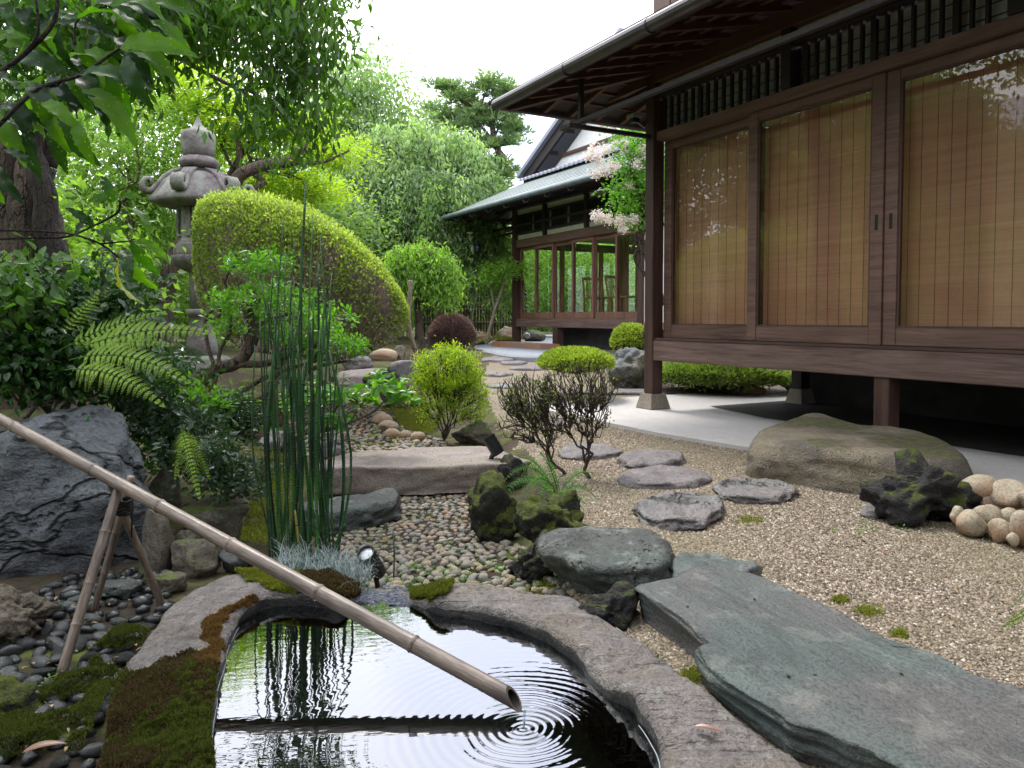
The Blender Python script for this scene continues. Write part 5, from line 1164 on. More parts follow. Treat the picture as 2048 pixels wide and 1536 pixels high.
C_ = blob_pts(blobs, 430, rng, .25); P = np.repeat(C_, 26, 0)+rng.normal(size=(len(C_)*26, 3))*np.array([.11, .11, .10])
D = rng.normal(size=P.shape)*.55; D[:, 2] -= 1.0
leaves('crown', P, D, .085*rng.uniform(.6, 1.2, len(P)), Lf['overhang'], T1, .34, 3, rnd=np.repeat(rng.rand(len(C_)), 26), origin=b0, hi=False)
# twiglets carrying hanging leaves
m = MB(); 
for c in C_[::2]: m.tube([c-b0+np.array([0, 0, .16]), c-b0+rng.normal(size=3)*.03, c-b0+np.array([rng.normal()*.08, rng.normal()*.08, -.12])], [.005, .004, .002], 3, False)
m.build('twigs', BK['twig'], T1)
# overhead crown, out of frame: shades the basin side and is seen in the water
C_ = blob_pts([(np.array([-2.6, 3.0, 4.2]), (1.7, 2.0, .9)), (np.array([-1.9, 1.2, 3.3]), (1.1, 1.0, .7)), (np.array([-3.6, 5.2, 4.8]), (1.6, 1.6, 1.2)), (np.array([-2.3, 4.2, 4.2]), (1.3, 1.2, .8)), (np.array([-4.2, 1.5, 3.6]), (1.8, 2.2, 1.5))], 420, rng, .2)
P = np.repeat(C_, 24, 0)+rng.normal(size=(len(C_)*24, 3))*.17; _, vv = proj(P); uu, _ = proj(P); ok = ~((P[:, 1] > .3) & (vv > -15) & (uu > -40)); P = P[ok]
D = rng.normal(size=P.shape); D[:, 2] -= .8; leaves('crown', P, D, .10, Lf['overhang'], T1, .4, 4, origin=b0)
C_ = blob_pts([(np.array([.9, .9, 4.3]), (2.8, 1.7, .8)), (np.array([2.6, .6, 4.0]), (1.6, 1.6, .7))], 300, rng, .1); P = np.repeat(C_, 24, 0)+rng.normal(size=(len(C_)*24, 3))*.18; D = rng.normal(size=P.shape); D[:, 2] -= .5; _, vv = proj(P); P, D = P[(P[:, 1] < .4) | (vv < -20)], D[(P[:, 1] < .4) | (vv < -20)]; leaves('crown', P, D, .12, Lf['overhang'], T1, .45, 14, origin=b0)  # unseen crown added above the camera to darken the near ground
tubes('limb', [(np.array([[-3.2, 4.0, 3.0], [-2.2, 2.6, 3.9], [-.6, 1.4, 4.2], [1.2, .8, 4.4], [3.2, .5, 4.2]]), .09, .03)], BK['darkbark'], T1, 8)
# ================================================================== LARGE LEAVED SHRUB, close
AU = empty('large_leaved_shrub', tuple(PY(-60, 300, 2.0)), 0, 'close shrub with big toothed spotted leaves in the upper left corner', 'shrub'); ao = np.array(AU.location)
def aleaf(b, t, Y, mat, seed, wr=.30, dy=None, parent=None, off=None):
    rng = np.random.RandomState(seed); off = ao if off is None else off; parent = parent or AU
    B_ = PY(b[0], b[1], Y); T_ = PY(t[0], t[1], Y+(rng.uniform(-.06, .06) if dy is None else dy)); d = T_-B_; L = np.linalg.norm(d); d /= L
    up = np.array([rng.normal()*.5, -1.0+rng.normal()*.4, .9+rng.normal()*.4]); s = np.cross(d, up); s /= np.linalg.norm(s); nn = np.cross(s, d); n = 16; V = []
    for i in range(n+1):
        q = i/n; w_ = L*wr/2*(math.sin(PI*q**.85))**.75; w_ = max(w_, .0015)
        if .2 < q < .95: w_ *= 1+.10*((i % 2)*2-1)
        c = B_+d*L*q+nn*L*(.16*math.sin(PI*q)-.10*q*q)
        for k in (-1, -.5, 0, .5, 1): V.append(c+s*w_*k+nn*abs(k)*w_*.28+nn*.004*math.sin(i*1.3+k*2)*abs(k)-off)
    Fc = [(i*5+k, (i+1)*5+k, (i+1)*5+k+1, i*5+k+1) for i in range(n) for k in range(4)]
    return mk('leaf', V, Fc, mat, parent, True, attr=np.full(len(Fc), rng.rand()))
def spotted(name, dark, light, vein, trans):
    t = NT(name); c = t.coord(); vo = t.n('TexVoronoi', Scale=110.0); t.l(c, vo.inputs['Vector']); at = t.n('Attribute', attribute_name='rnd')
    col = t.ramp(t.math('ADD', t.math('MULTIPLY', at.outputs['Fac'], .5), t.math('MULTIPLY', t.noise(9, 4, c), .5)), (.3, dark), (.7, light))
    sp = t.math('MULTIPLY', t.ramp(vo.outputs['Distance'], (.18, (1, 1, 1)), (.26, (0, 0, 0))), t.ramp(t.noise(22, 3, c), (.5, (0, 0, 0)), (.58, (1, 1, 1))))
    col = t.mix(sp, col, vein); p = t.bsdf(col, .42, t.bump(t.noise(40, 3, c), .25, .004), spec=.3, out=False); tr = t.n('BsdfTranslucent'); t.l(t.mix(1, col, (1.5, 1.7, .5), 'MULTIPLY'), tr.inputs[0])
    m = t.n('MixShader'); m.inputs[0].default_value = trans; t.l(p, m.inputs[1]); t.l(tr, m.inputs[2]); t.l(m, t.out.inputs[0]); return t.m
SP1 = spotted('spotted_big_leaf', (.035, .11, .008), (.11, .25, .015), (.30, .42, .05), .55); SP2 = spotted('spotted_dark_leaf', (.010, .035, .008), (.03, .085, .015), (.2, .3, .05), .3)
big = [((239, 96), (392, 105), 0), ((155, 35), (297, 62), 0), ((300, 40), (388, 118), 0), ((215, 12), (404, 24), 0), ((160, 150), (288, 176), 1), ((253, 103), (358, 162), 0), ((165, 178), (276, 286), 0), ((98, 150), (162, 216), 2), ((120, 48), (152, 148), 1), ((62, 190), (124, 278), 0), ((0, 255), (88, 362), 1),
       ((0, 212), (88, 246), 1), ((35, 120), (146, 146), 1), ((205, -12), (332, 32), 0), ((95, -8), (168, 34), 0), ((0, 15), (58, 74), 1), ((165, 185), (220, 262), 1), ((250, 110), (300, 215), 1), ((30, 130), (-10, 210), 1), ((60, 90), (130, 80), 0), ((110, 20), (60, 95), 1), ((300, -10), (390, 60), 0), ((10, 60), (100, 20), 1), ((200, 60), (262, 140), 1), ((240, 95), (200, 170), 0),
       ((55, 190), (20, 280), 1), ((10, 300), (70, 330), 1), ((150, 240), (186, 330), 0), ((85, 205), (160, 260), 0), ((330, -20), (420, 10), 0), ((180, 20), (250, -20), 0), ((20, -20), (90, 40), 0), ((300, 120), (345, 190), 1), ((-20, 100), (50, 150), 1), ((-30, 330), (40, 400), 1)]
big = big+[((a[0]+dx, a[1]+dy), (b_[0]+dx*1.2, b_[1]+dy*1.2), (c+1) % 2) for k_, (a, b_, c) in enumerate(big) for dx, dy in (((-45, 12), (30, -38)) if k_ % 2 else ((-30, -30), (-70, 35)))]
for k, (b, t, c) in enumerate(big): aleaf(b, t, 1.90+.016*(k % 13)+(.12 if k > 34 else 0), (SP1, SP2, Lf['dusky'])[c], 300+k, .29)
low = [((229, 404), (203, 350), 0), ((228, 402), (170, 405), 0), ((246, 398), (280, 394), 0), ((250, 415), (304, 472), 0), ((268, 480), (340, 522), 0), ((262, 484), (316, 550), 0), ((238, 518), (277, 610), 3), ((232, 518), (207, 578), 1), ((255, 500), (309, 580), 0), ((188, 455), (132, 414), 1), ((190, 458), (229, 500), 2), ((246, 420), (290, 448), 1), ((215, 500), (186, 520), 1), ((262, 478), (275, 452), 0), ((245, 500), (262, 560), 1), ((180, 440), (150, 470), 1), ((232, 560), (196, 600), 1), ((205, 470), (240, 455), 0)]
for k, (b, t, c) in enumerate(low): aleaf(b, t, 2.05+.012*(k % 7), (SP1, SP2, Lf['dusky'], Lf['aucuba_y'])[c], 400+k, .31)
tubes('stem', [(pxpath([(-60, 460), (60, 462), (140, 468), (200, 488), (235, 515)], 2.08), .0035, .003), (pxpath([(-60, 480), (60, 476), (130, 474), (180, 455), (235, 425), (240, 398)], 2.1), .0035, .003), (pxpath([(200, 488), (262, 482)], 2.08), .003, .002),
              (pxpath([(-40, 170), (40, 115), (105, 45), (112, -30)], 1.98), .007, .005), (pxpath([(-40, 290), (60, 190), (110, 165), (160, 150), (235, 100), (300, 60)], 1.98), .006, .003), (pxpath([(55, 100), (75, 60), (68, -20)], 1.97), .004, .003), (pxpath([(150, 90), (155, 40), (220, 10), (300, -5)], 1.97), .003, .002)], BK['darkbark'], AU, 6)
# ================================================================== SHRUBS, LEFT
tree('glossy_shrub', G(110, 900), [Bl(60, 600, 3.7, 95, 60), Bl(170, 640, 3.8, 90, 60), Bl(90, 700, 3.6, 130, 55), Bl(30, 740, 3.5, 100, 50), Bl(210, 590, 3.9, 60, 40), Bl(190, 720, 3.6, 80, 60)], 330, 17, .046, Lf['camellia'], BK['darkbark'], 'dark glossy small leaved shrub below the big trunk on the left', 33, .03, .10, .62, .1, (5, 4, 4), 'shrub', hi=True, curl=.15, up=(0, -.5, 1), rise=.1)
tree('glossy_shrub', G(60, 880), [Bl(20, 580, 3.3, 60, 55), Bl(80, 560, 3.35, 40, 35)], 30, 10, .055, Lf['overhang'], BK['darkbark'], 'bright green broad leaf shoots in front of the big trunk', 34, .015, .09, .62, .1, (4, 3), 'shrub', hi=True, curl=.15, up=(0, -.5, 1))
def frond(name, b, t, Y0, Y1, wd, mat, parent, off, sag=.12, npin=20, seed=0, shape=.85, nrm=None, bias=.35):
    rng = np.random.RandomState(seed); B_ = PY(b[0], b[1], Y0) if len(b) == 2 else np.array(b); T_ = PY(t[0], t[1], Y1) if len(t) == 2 else np.array(t); L = np.linalg.norm(T_-B_)
    s = np.linspace(0, 1, npin*2+2)[:, None]; R = B_+(T_-B_)*s; R[:, 2] += sag*L*4*(s*(1-s))[:, 0]; d = np.gradient(R, axis=0); d /= np.linalg.norm(d, axis=1)[:, None]
    up = np.array(nrm if nrm is not None else (0, -.75, .65)); PP = []; DD = []; LL_ = []
    for i in range(4, len(R)-1, 2):
        q = (i-4)/(len(R)-5.); w_ = wd*(min(1, q/.18)**.6)*(1-q)**shape*.5*rng.uniform(.82, 1.1)
        for sd in (-1, 1):
            S_ = np.cross(d[i], up)*sd; S_ /= np.linalg.norm(S_); pd = S_*.9+d[i]*rng.uniform(.28, .48)+rng.normal(size=3)*.05; pd /= np.linalg.norm(pd); k = max(5, int(w_/.0050)); N_ = np.cross(pd, d[i]); N_ /= np.linalg.norm(N_)+1e-9
            tt = np.linspace(.05, 1, k); base = R[i]+pd*w_*tt[:, None]-np.abs(up)*0+np.array([0, 0, -1.])*(tt**2*w_*.22)[:, None]
            ll = np.clip(L/npin*.46*(1-tt**2*.8), .002, .018)
            for s2 in (-1, 1):
                q2 = np.cross(N_, pd)*s2; PP.append(base); DD.append(np.tile(q2*.85+pd*.5, (k, 1))); LL_.append(ll)
            PP.append(R[i][None]); DD.append(pd[None]); LL_.append(np.array([w_*1.02]))
    P = np.concatenate(PP); D = np.concatenate(DD); L_ = np.concatenate(LL_); thin = np.where(L_ > wd*.07, 0, 1)
    o = leaves(name, P-off, D, L_*np.where(thin, 1, .35), mat, parent, .42, seed, up=tuple(up*2), rnd=np.full(len(P), .2+rng.rand()*.6), fold=.0)
    m = MB(); m.tube(R-off, np.linspace(.0025, .0008, len(R)), 4, False); m.build('frond_stalk', Lf['green'], o); return o
def fern(lab, base, fr, seed, mat=None, group=None):
    o = empty('fern', tuple(base), 0, lab, 'fern', group); off = np.array(base)
    for k, f_ in enumerate(fr): frond('frond', f_[0], f_[1], f_[2], f_[3], f_[4], mat or Lf['fern'], o, off, sag=f_[5] if len(f_) > 5 else .12, seed=seed*50+k)
    return o
fern('large bright fern with broad frond reaching right, in front of the lantern', G(120, 800), [((150, 700), (432, 668), 3.05, 2.95, .25, .07), ((140, 720), (382, 768), 3.0, 2.85, .25, .10), ((120, 700), (330, 625), 3.15, 3.2, .22, .05), ((130, 740), (330, 815), 2.95, 2.8, .22, .10), ((140, 690), (350, 690), 3.3, 3.4, .22, .03), ((120, 680), (230, 560), 3.3, 3.5, .2, .05)], 1)
fern('small yellowish fern frond hanging down beside the broad flat-topped rock', G(385, 900), [((360, 850), (400, 1000), 3.1, 2.95, .13, .05), ((370, 850), (350, 960), 3.1, 3.0, .11, .05), ((375, 860), (420, 960), 3.15, 3.1, .09, .05)], 2)
fern('fern tips entering at the right picture edge', PZ(2150, 1300, .1), [((2150, 1290), (1990, 1372), 2.0, 1.85, .10, .1), ((2160, 1230), (2005, 1255), 2.0, 1.9, .10, .1), ((2150, 1200), (2020, 1240), 1.9, 1.9, .07, .1), ((2150, 1420), (2000, 1425), 1.8, 1.75, .08, .1), ((2140, 1150), (2022, 1215), 1.95, 1.9, .06, .1)], 3)
gb = G(1130, 1000)
fern('low green fern cluster growing on the mossy rocks under the bare shrub', gb, [((1110, 985), (1000, 1005), 3.45, 3.3, .15, .3), ((1110, 985), (1040, 915), 3.5, 3.5, .15, .2), ((1120, 985), (1190, 950), 3.45, 3.5, .14, .25), ((1120, 990), (1195, 1000), 3.4, 3.35, .14, .3), ((1115, 990), (1060, 1050), 3.4, 3.22, .13, .35), ((1110, 980), (1010, 960), 3.45, 3.35, .14, .3), ((1115, 980), (1080, 905), 3.5, 3.5, .14, .15), ((1120, 990), (1140, 1045), 3.4, 3.22, .13, .35), ((1110, 985), (1030, 1040), 3.4, 3.2, .13, .4), ((1120, 985), (1100, 925), 3.6, 3.7, .10, .1), ((1125, 990), (1165, 1035), 3.5, 3.4, .11, .2), ((1100, 985), (1010, 975), 3.6, 3.6, .10, .2), ((1130, 985), (1190, 1040), 3.5, 3.45, .1, .2), ((1100, 980), (1060, 975), 3.5, 3.3, .1, .2), ((1140, 1000), (1150, 1075), 3.4, 3.25, .09, .2), ((1150, 1010), (1195, 1075), 3.45, 3.35, .08, .2)], 4, Lf['green'])
for args in (('low_shrub', (330, 960), [Bl(320, 840, 3.9, 70, 50), Bl(280, 800, 3.9, 50, 40), Bl(380, 880, 3.8, 60, 50)], 110, 16, .045, 'dusky', 'dark shaded shrub above the big boulder'),
             ('low_shrub', (440, 1000), [Bl(440, 930, 3.5, 60, 45), Bl(470, 960, 3.45, 40, 30)], 80, 14, .035, 'dusky', 'low shiny shrub behind the broad flat-topped rock'),
             ('low_shrub', (400, 960), [Bl(400, 820, 4.3, 60, 40), Bl(330, 900, 3.9, 60, 40)], 90, 16, .04, 'green', 'green undergrowth between boulder and gnarled azalea'),
             ('low_shrub', (260, 900), [Bl(240, 760, 3.9, 70, 40), Bl(330, 740, 4.6, 60, 30)], 90, 16, .045, 'camellia', 'dark undergrowth beneath the fern fronds')):
    tree(args[0], G(*args[1]), args[2], args[3], args[4], args[5], Lf[args[6]], BK['twig'], args[7], hash(args[7]) % 1 + len(args[7])*7, .012, .07, .5, .0, (5, 4), 'shrub', 'low shrubs on the left bank', rmin=.002)
tree('topiary_shrub', G(465, 905), [Bl(470, 815, 4.4, 42, 28), Bl(440, 830, 4.4, 20, 15), Bl(500, 835, 4.3, 22, 18)], 120, 22, .022, Lf['dusky'], BK['darkbark'], 'little dark topiary with rounded head left of the horsetails', 41, .025, .035, .5, -.1, (5, 4), 'shrub', rmin=.002)
# gnarled azalea in front of the mound
ga = G(375, 850); GA = empty('gnarled_azalea', tuple(ga), 0, 'gnarled azalea with twisting bare branches and bright leaf tufts before the clipped mound', 'shrub')
YG = 5.3
gp = [(pxpath([(365, 860), (385, 790), (420, 745), (470, 728), (500, 690), (505, 640), (480, 610)], YG), .055, .035), (pxpath([(470, 728), (540, 725), (600, 700), (640, 690)], YG), .03, .015), (pxpath([(400, 860), (415, 800), (430, 760), (440, 700), (460, 660), (455, 600), (450, 560), (470, 530)], YG), .018, .008),
      (pxpath([(430, 740), (415, 690), (410, 640), (430, 615), (415, 590), (400, 545)], YG), .015, .008), (pxpath([(440, 860), (455, 810), (520, 760), (570, 740), (640, 720)], YG), .022, .012), (pxpath([(530, 850), (540, 780), (570, 700), (600, 640), (620, 590), (580, 560)], YG+.3), .045, .012), (pxpath([(550, 850), (600, 760), (640, 700), (690, 650)], YG+.3), .03, .012),
      (pxpath([(560, 850), (570, 800), (620, 740), (700, 720)], YG+.2), .03, .01), (pxpath([(520, 800), (560, 760), (590, 760), (640, 790)], YG-.2), .02, .01), (pxpath([(480, 620), (520, 600), (560, 590)], YG), .02, .008), (pxpath([(500, 660), (540, 640), (600, 620), (640, 600)], YG), .016, .007), (pxpath([(410, 640), (440, 630), (430, 590)], YG), .01, .006),
      (pxpath([(500, 870), (480, 830), (455, 800), (440, 790)], YG-.1), .03, .02), (pxpath([(430, 800), (425, 830), (440, 865), (480, 880)], YG-.2), .02, .018)]
tubes('trunk', gp, BK['bark'], GA, 9)
rng = np.random.RandomState(55)
C_ = blob_pts([Bl(520, 530, YG, 80, 22, .3), Bl(560, 600, YG, 80, 40, .4), Bl(650, 640, YG, 60, 45, .4), Bl(480, 640, YG, 80, 40, .3), Bl(600, 680, YG, 80, 35, .4), Bl(690, 690, YG, 45, 25, .3), Bl(455, 600, YG, 30, 25, .3)], 330, rng, .2)
P = np.repeat(C_, 13, 0); D = rng.normal(size=P.shape)*.8+np.array([0, -.1, .45]); leaves('foliage', P+D*.01+rng.normal(size=P.shape)*.02, D, .045*rng.uniform(.6, 1.2, len(P)), Lf['green'], GA, .42, 5, rnd=np.repeat(rng.rand(len(C_)), 13), origin=ga, up=(0, 0, 1))
mb = grow(PY(520, 700, YG), C_[::2], .012, rng, (6, 5, 4), .12, rmin=.0025, sides=(6, 5, 4, 3)); o = mb.build('twigs', BK['greytwig'], GA, smooth=True); o.data.transform(Matrix.Translation(Vector(-ga)))
# camellia twig by the stream
cb = G(560, 900); CT = empty('camellia_branch', tuple(cb), 0, 'low camellia branch with fresh oval leaves reaching over the upper pebble stream', 'shrub'); YC = 4.5
tubes('branch', [(pxpath([(560, 900), (600, 870), (650, 862), (700, 845), (745, 825), (770, 800)], YC), .014, .005), (pxpath([(650, 862), (670, 820), (690, 800), (715, 805), (700, 790)], YC), .009, .004), (pxpath([(700, 845), (730, 800), (760, 770)], YC), .005, .003), (pxpath([(600, 870), (640, 840), (660, 835)], YC), .006, .003)], BK['twig'], CT, 6)
rng = np.random.RandomState(8); C_ = blob_pts([Bl(700, 790, YC, 55, 20, .15), Bl(770, 775, YC, 50, 25, .15), Bl(800, 795, YC, 25, 15, .1), Bl(665, 845, YC, 40, 18, .12), Bl(640, 790, YC, 30, 20, .12), Bl(750, 755, YC, 20, 10, .1), Bl(600, 800, YC, 40, 40, .15)], 60, rng, .2)
P = np.repeat(C_, 5, 0)+rng.normal(size=(len(C_)*5, 3))*.02; D = rng.normal(size=P.shape); D[:, 2] *= .5; leaves('foliage', P, D, .068*rng.uniform(.6, 1.2, len(P)), Lf['green'], CT, .55, 6, origin=cb, hi=True, curl=.15, up=(0, -.6, 1))
# ================================================================== CLIPPED MOUND
YM = 7.4; prof = np.array([(388, 440), (398, 412), (425, 398), (480, 393), (560, 408), (640, 440), (700, 476), (760, 528), (797, 580), (815, 620), (812, 655), (797, 690)], float)
mbase = G(590, 850); mbase[1] = YM; MO = empty('clipped_azalea_mound', tuple(mbase), 0, 'huge clipped azalea dome with lime top and bare brown twigs on its flank', 'bush')
pxs = np.array([PY(u, v, YM) for u, v in prof]); topx, topz = pxs[:10, 0], pxs[:10, 2]
botz = np.interp(np.linspace(0, 1, 10), [0, .3, .6, 1], [PY(0, 560, YM)[2], PY(0, 690, YM)[2], PY(0, 720, YM)[2], PY(0, 660, YM)[2]])
def mound_pt(a, phi, rng, shell=1.0):
    shell = shell*(1+.018*fbm(np.stack([a*9, phi*4, a*0], -1), 3, 8)) if np.ndim(a) else shell
    x = topx[0]+(topx[-1]-topx[0])*a; zt = np.interp(x, topx, topz); zb_ = np.interp(x, topx, botz); e = np.sqrt(np.clip(1-((a-.5)*2)**2*.92, .05, 1)); hd = 1.05*e
    c, s = np.cos(phi), np.sin(phi)
    y = YM-np.sign(c)*np.abs(c)**.8*hd*shell; z = zb_+(zt-zb_)*np.abs(s)**.85*shell; x = x*(1-(YM-y)/YM*.95)
    return np.stack([x, y, z], -1), np.stack([(a-.5)*.6, -c, s], -1)
rng = np.random.RandomState(77); n = 15000; a = rng.rand(n); phi = rng.uniform(.9, PI-.5, n)-.25*rng.rand(n)**2; Pm, Nm = mound_pt(a, phi, rng, 1+rng.normal(size=n)*.020)
D = Nm+rng.normal(size=Pm.shape)*.7; leaves('top_foliage', Pm, D, .034, Lf['azaleatop'], MO, .5, 7, origin=mbase, up=None)
n = 24000; a = rng.rand(n); phi = rng.uniform(0, 1.15, n); Pm, Nm = mound_pt(a, phi, rng, 1.0+rng.normal(size=n)*.02); k = fbm(Pm*2.6, 3, 3)+.10+.9*np.clip(phi-.45, 0, .6)+1.2*np.clip(.2-a, 0, .2)*5+.6*(a > .93); ok = (k+.55*rng.normal(size=n)) > .72; Pm = Pm[ok]; Nm = Nm[ok]
leaves('side_foliage', Pm, Nm+rng.normal(size=Pm.shape)*.7, .034, Lf['azalea'], MO, .5, 8, origin=mbase)
m = MB(); n = 7500; a = rng.rand(n)**.95; phi = rng.uniform(-.05, 1.25, n); P1, N1 = mound_pt(a, phi, rng, .99+rng.normal(size=n)*.02); P0, _ = mound_pt(np.clip(a+(.45-a)*.10+rng.normal(size=n)*.01, 0, 1), phi-.12, rng, .76)
for i in range(n): m.tube([P0[i]-mbase, (P0[i]+P1[i])/2-mbase+rng.normal(size=3)*.015, P1[i]-mbase], [.0052, .0042, .0028], 3, False)
C_, _ = mound_pt(rng.rand(90), rng.uniform(.1, 1.6, 90), rng, .8)
mg = grow(G(600, 800), C_, .06, rng, (6, 5, 4), .14, rmin=.006, sides=(7, 5, 4, 3)); mg.V = [v-mbase for v in mg.V]; m.add(np.concatenate(mg.V), mg.F)
m.build('twigs', BK['greytwig'], MO)
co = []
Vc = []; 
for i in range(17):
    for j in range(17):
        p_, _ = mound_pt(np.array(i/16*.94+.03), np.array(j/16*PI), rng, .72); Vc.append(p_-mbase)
mk('inner_shade_shell', Vc, [(i*17+j, (i+1)*17+j, (i+1)*17+j+1, i*17+j+1) for i in range(16) for j in range(16)], plain('inner_shade_dark', (.07, .065, .04), .95, nscale=40, var=.7, bump=1), MO)  # dark inner shell; its colour stands in for shaded depth between twigs
tubes('support_pole', [(pxpath([(822, 560), (818, 640), (830, 700)], 8.2), .022, .025)], BK['pale'], MO)
# ================================================================== SMALL BUSHES
def bush(name, base, blobs, n, per, L, mat, tm, lab, seed, r0, clump=.03, splits=(5, 4, 4), aspect=.4, rise=.5, cat='bush', leaf=True, extra=None, group=None, rmin=.0018, wob=.1, frac=.45, first=None, lo=.5):
    rng = np.random.RandomState(seed); base = np.array(base); o = empty(name, tuple(base), 0, lab, cat, group); T = blob_pts(blobs, n, rng, lo)
    mb = grow(base, T, r0, rng, splits, wob, rmin=rmin, frac=frac, first=first, sides=(7, 5, 4, 3), tip=.35)
    for q in T:
        for k in range(extra or 0):
            d = rng.normal(size=3)*.5+np.array([0, 0, .7]); mb.tube([q, q+d*clump*.6, q+d*clump*1.3+np.array([0, 0, .01])], [rmin*.7, rmin*.6, rmin*.4], 3, False)
    mb.V = [v-base for v in mb.V]; mb.build('branches', tm, o, smooth=True)
    if leaf:
        P = np.repeat(T, per, 0)+rng.normal(size=(len(T)*per, 3))*clump; D = rng.normal(size=P.shape)*.7; D[:, 2] += rise
        leaves('foliage', P, D, L*rng.uniform(.6, 1.3, len(P)), mat, o, aspect, seed, rnd=np.repeat(rng.rand(len(T)), per), origin=base)
    return o
YL_ = float(G(890, 888)[1])
bush('lime_bush', G(888, 886), [Bl(898, 740, YL_, 72, 46, .2, 5), Bl(862, 795, YL_, 42, 55, .17, 1.6), Bl(936, 795, YL_, 42, 55, .17, 1.8)], 460, 17, .030, Lf['lime'], BK['twig'], 'vivid lime green clipped bush on dark stems behind the stone bridge slab', 91, .016, .026, (9, 5, 4), .34, .6, first=.05, wob=.06, rmin=.003)
bare = []
YBs = 4.05
rng = np.random.RandomState(4)
bush('bare_shrub', PY(1180, 985, YBs), [Bl(1158, 775, YBs, 78, 44, .19, 3), Bl(1180, 830, YBs, 45, 50, .14, 1), Bl(1110, 830, YBs, 40, 45, .12, .7)], 230, 2, .016, Lf['azalea'], BK['bark'], 'leafless twiggy shrub with flat clipped top, the right one of the pair', 92, .014, .022, (5, 4, 4), .4, .5, cat='shrub', extra=2, first=.30, rmin=.0040, wob=.09, group='two bare clipped shrubs')
bush('bare_shrub', PY(1135, 975, YBs+.1), [Bl(1055, 790, YBs, 65, 38, .16, 3), Bl(1040, 840, YBs, 48, 45, .14, 1.2), Bl(1085, 860, YBs, 35, 40, .12, .6)], 230, 4, .016, Lf['azalea'], BK['twig'], 'leafless twiggy shrub leaning left over the spotlight, the left one of the pair', 93, .013, .022, (5, 4, 4), .4, .5, cat='shrub', extra=2, first=.25, rmin=.0040, wob=.09, group='two bare clipped shrubs')
def dome(name, u, vb, Y, ru, hpx, mat, n, L, lab, seed, rd=None, top=1.0, tm='twig', inner=(.05, .05, .02), aspect=.4, flat=1.0, cat='bush', base=None, spread=.7, mix=None):
    """clipped bush: leaves on a shell round a twiggy core"""
    rng = np.random.RandomState(seed); q = Y/F; c = PY(u, vb, Y); o = empty(name, tuple(c), 0, lab, cat); rx, rz = ru*q, hpx*q; ry = rd or rx
    d = rng.normal(size=(n, 3)); d[:, 2] = np.abs(d[:, 2])*1.1-.25; d /= np.linalg.norm(d, axis=1)[:, None]; lump = 1+.05*fbm(d*2.5+seed, 3, seed)
    P = np.sign(d)*np.abs(d)**flat*np.array([rx, ry, rz*.62])*(lump*(1+rng.normal(size=n)*.025))[:, None]; P[:, 2] += rz*.40
    leaves('foliage', P, d+rng.normal(size=d.shape)*spread, L*rng.uniform(.7, 1.3, n), mat, o, aspect, seed)
    m = MB(); dd = d[::5]; 
    for i in range(len(dd)): e = np.sign(dd[i])*np.abs(dd[i])**flat*np.array([rx, ry, rz*.62])+np.array([0, 0, rz*.40]); m.tube([e*.75, e*.9+rng.normal(size=3)*.01, e*1.01], [.003, .0025, .0018], 3, False)
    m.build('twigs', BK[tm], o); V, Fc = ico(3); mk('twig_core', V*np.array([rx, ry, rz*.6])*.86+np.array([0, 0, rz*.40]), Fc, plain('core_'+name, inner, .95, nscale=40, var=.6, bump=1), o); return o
dome('brown_ball_bush', 903, 700, 14.6, 44, 68, Lf['brownball'], 7000, .055, 'brown leafless clipped ball bush before the far house', 101, tm='twig', inner=(.07, .04, .035), aspect=.18, spread=.3)
dome('low_hedge', 1150, 742, 7.9, 72, 44, Lf['hedge'], 9000, .035, 'low clipped yellow green hedge behind the bare shrubs', 102, rd=.55, inner=(.07, .07, .02))
dome('round_bush', 1262, 706, 9.6, 38, 55, Lf['hedge'], 5000, .035, 'small round clipped bush above the blue grey boulder', 103, rd=.3, inner=(.05, .05, .02))
dome('low_hedge', 1440, 772, 8.6, 130, 50, Lf['azalea'], 12000, .05, 'low green hedge seen beneath the near house floor', 104, rd=.6, inner=(.04, .05, .02))
dome('round_bush', 700, 730, 12.5, 50, 60, Lf['mid'], 3500, .05, 'small dark green bush beneath the right end of the mound', 105, inner=(.02, .03, .015))
# dry straw tuft
def blades(name, base_pts, hlo, hhi, wdt, mat, lab, seed, lean=.5, parent=None, kind=None, cat=None, segs=4, origin=(0, 0, 0)):
    rng = np.random.RandomState(seed); V = []; Fc = []; n0 = 0; at = []
    for p in base_pts:
        h = rng.uniform(hlo, hhi); a = rng.uniform(0, 6.28); dr = np.array([math.cos(a), math.sin(a), 0]); s = np.array([-dr[1], dr[0], 0]); le = rng.uniform(.2, 1)*lean; r_ = rng.rand()
        for i in range(segs+1):
            t = i/segs; c = p+dr*h*le*t**1.7+np.array([0, 0, h*(t-.55*le*t**2.4)]); w_ = wdt*(1-t*.92)/2; V += [c-s*w_-origin, c+s*w_-origin]
        for i in range(segs): Fc.append((n0+2*i, n0+2*i+1, n0+2*i+3, n0+2*i+2)); at.append(r_)
        n0 += 2*(segs+1)
    o = mk(name, V, np.array(Fc), mat, parent, True, attr=at); return tag(o, lab, cat, kind=kind)
rng = np.random.RandomState(12)
bp = [G(890+rng.normal()*38, 728+rng.normal()*6) for _ in range(420)]; blades('dry_grass', bp, .12, .34, .006, Lf['straw'], 'straw coloured dry grass tuft behind the lime bush', 5, .5, cat='grass tuft')
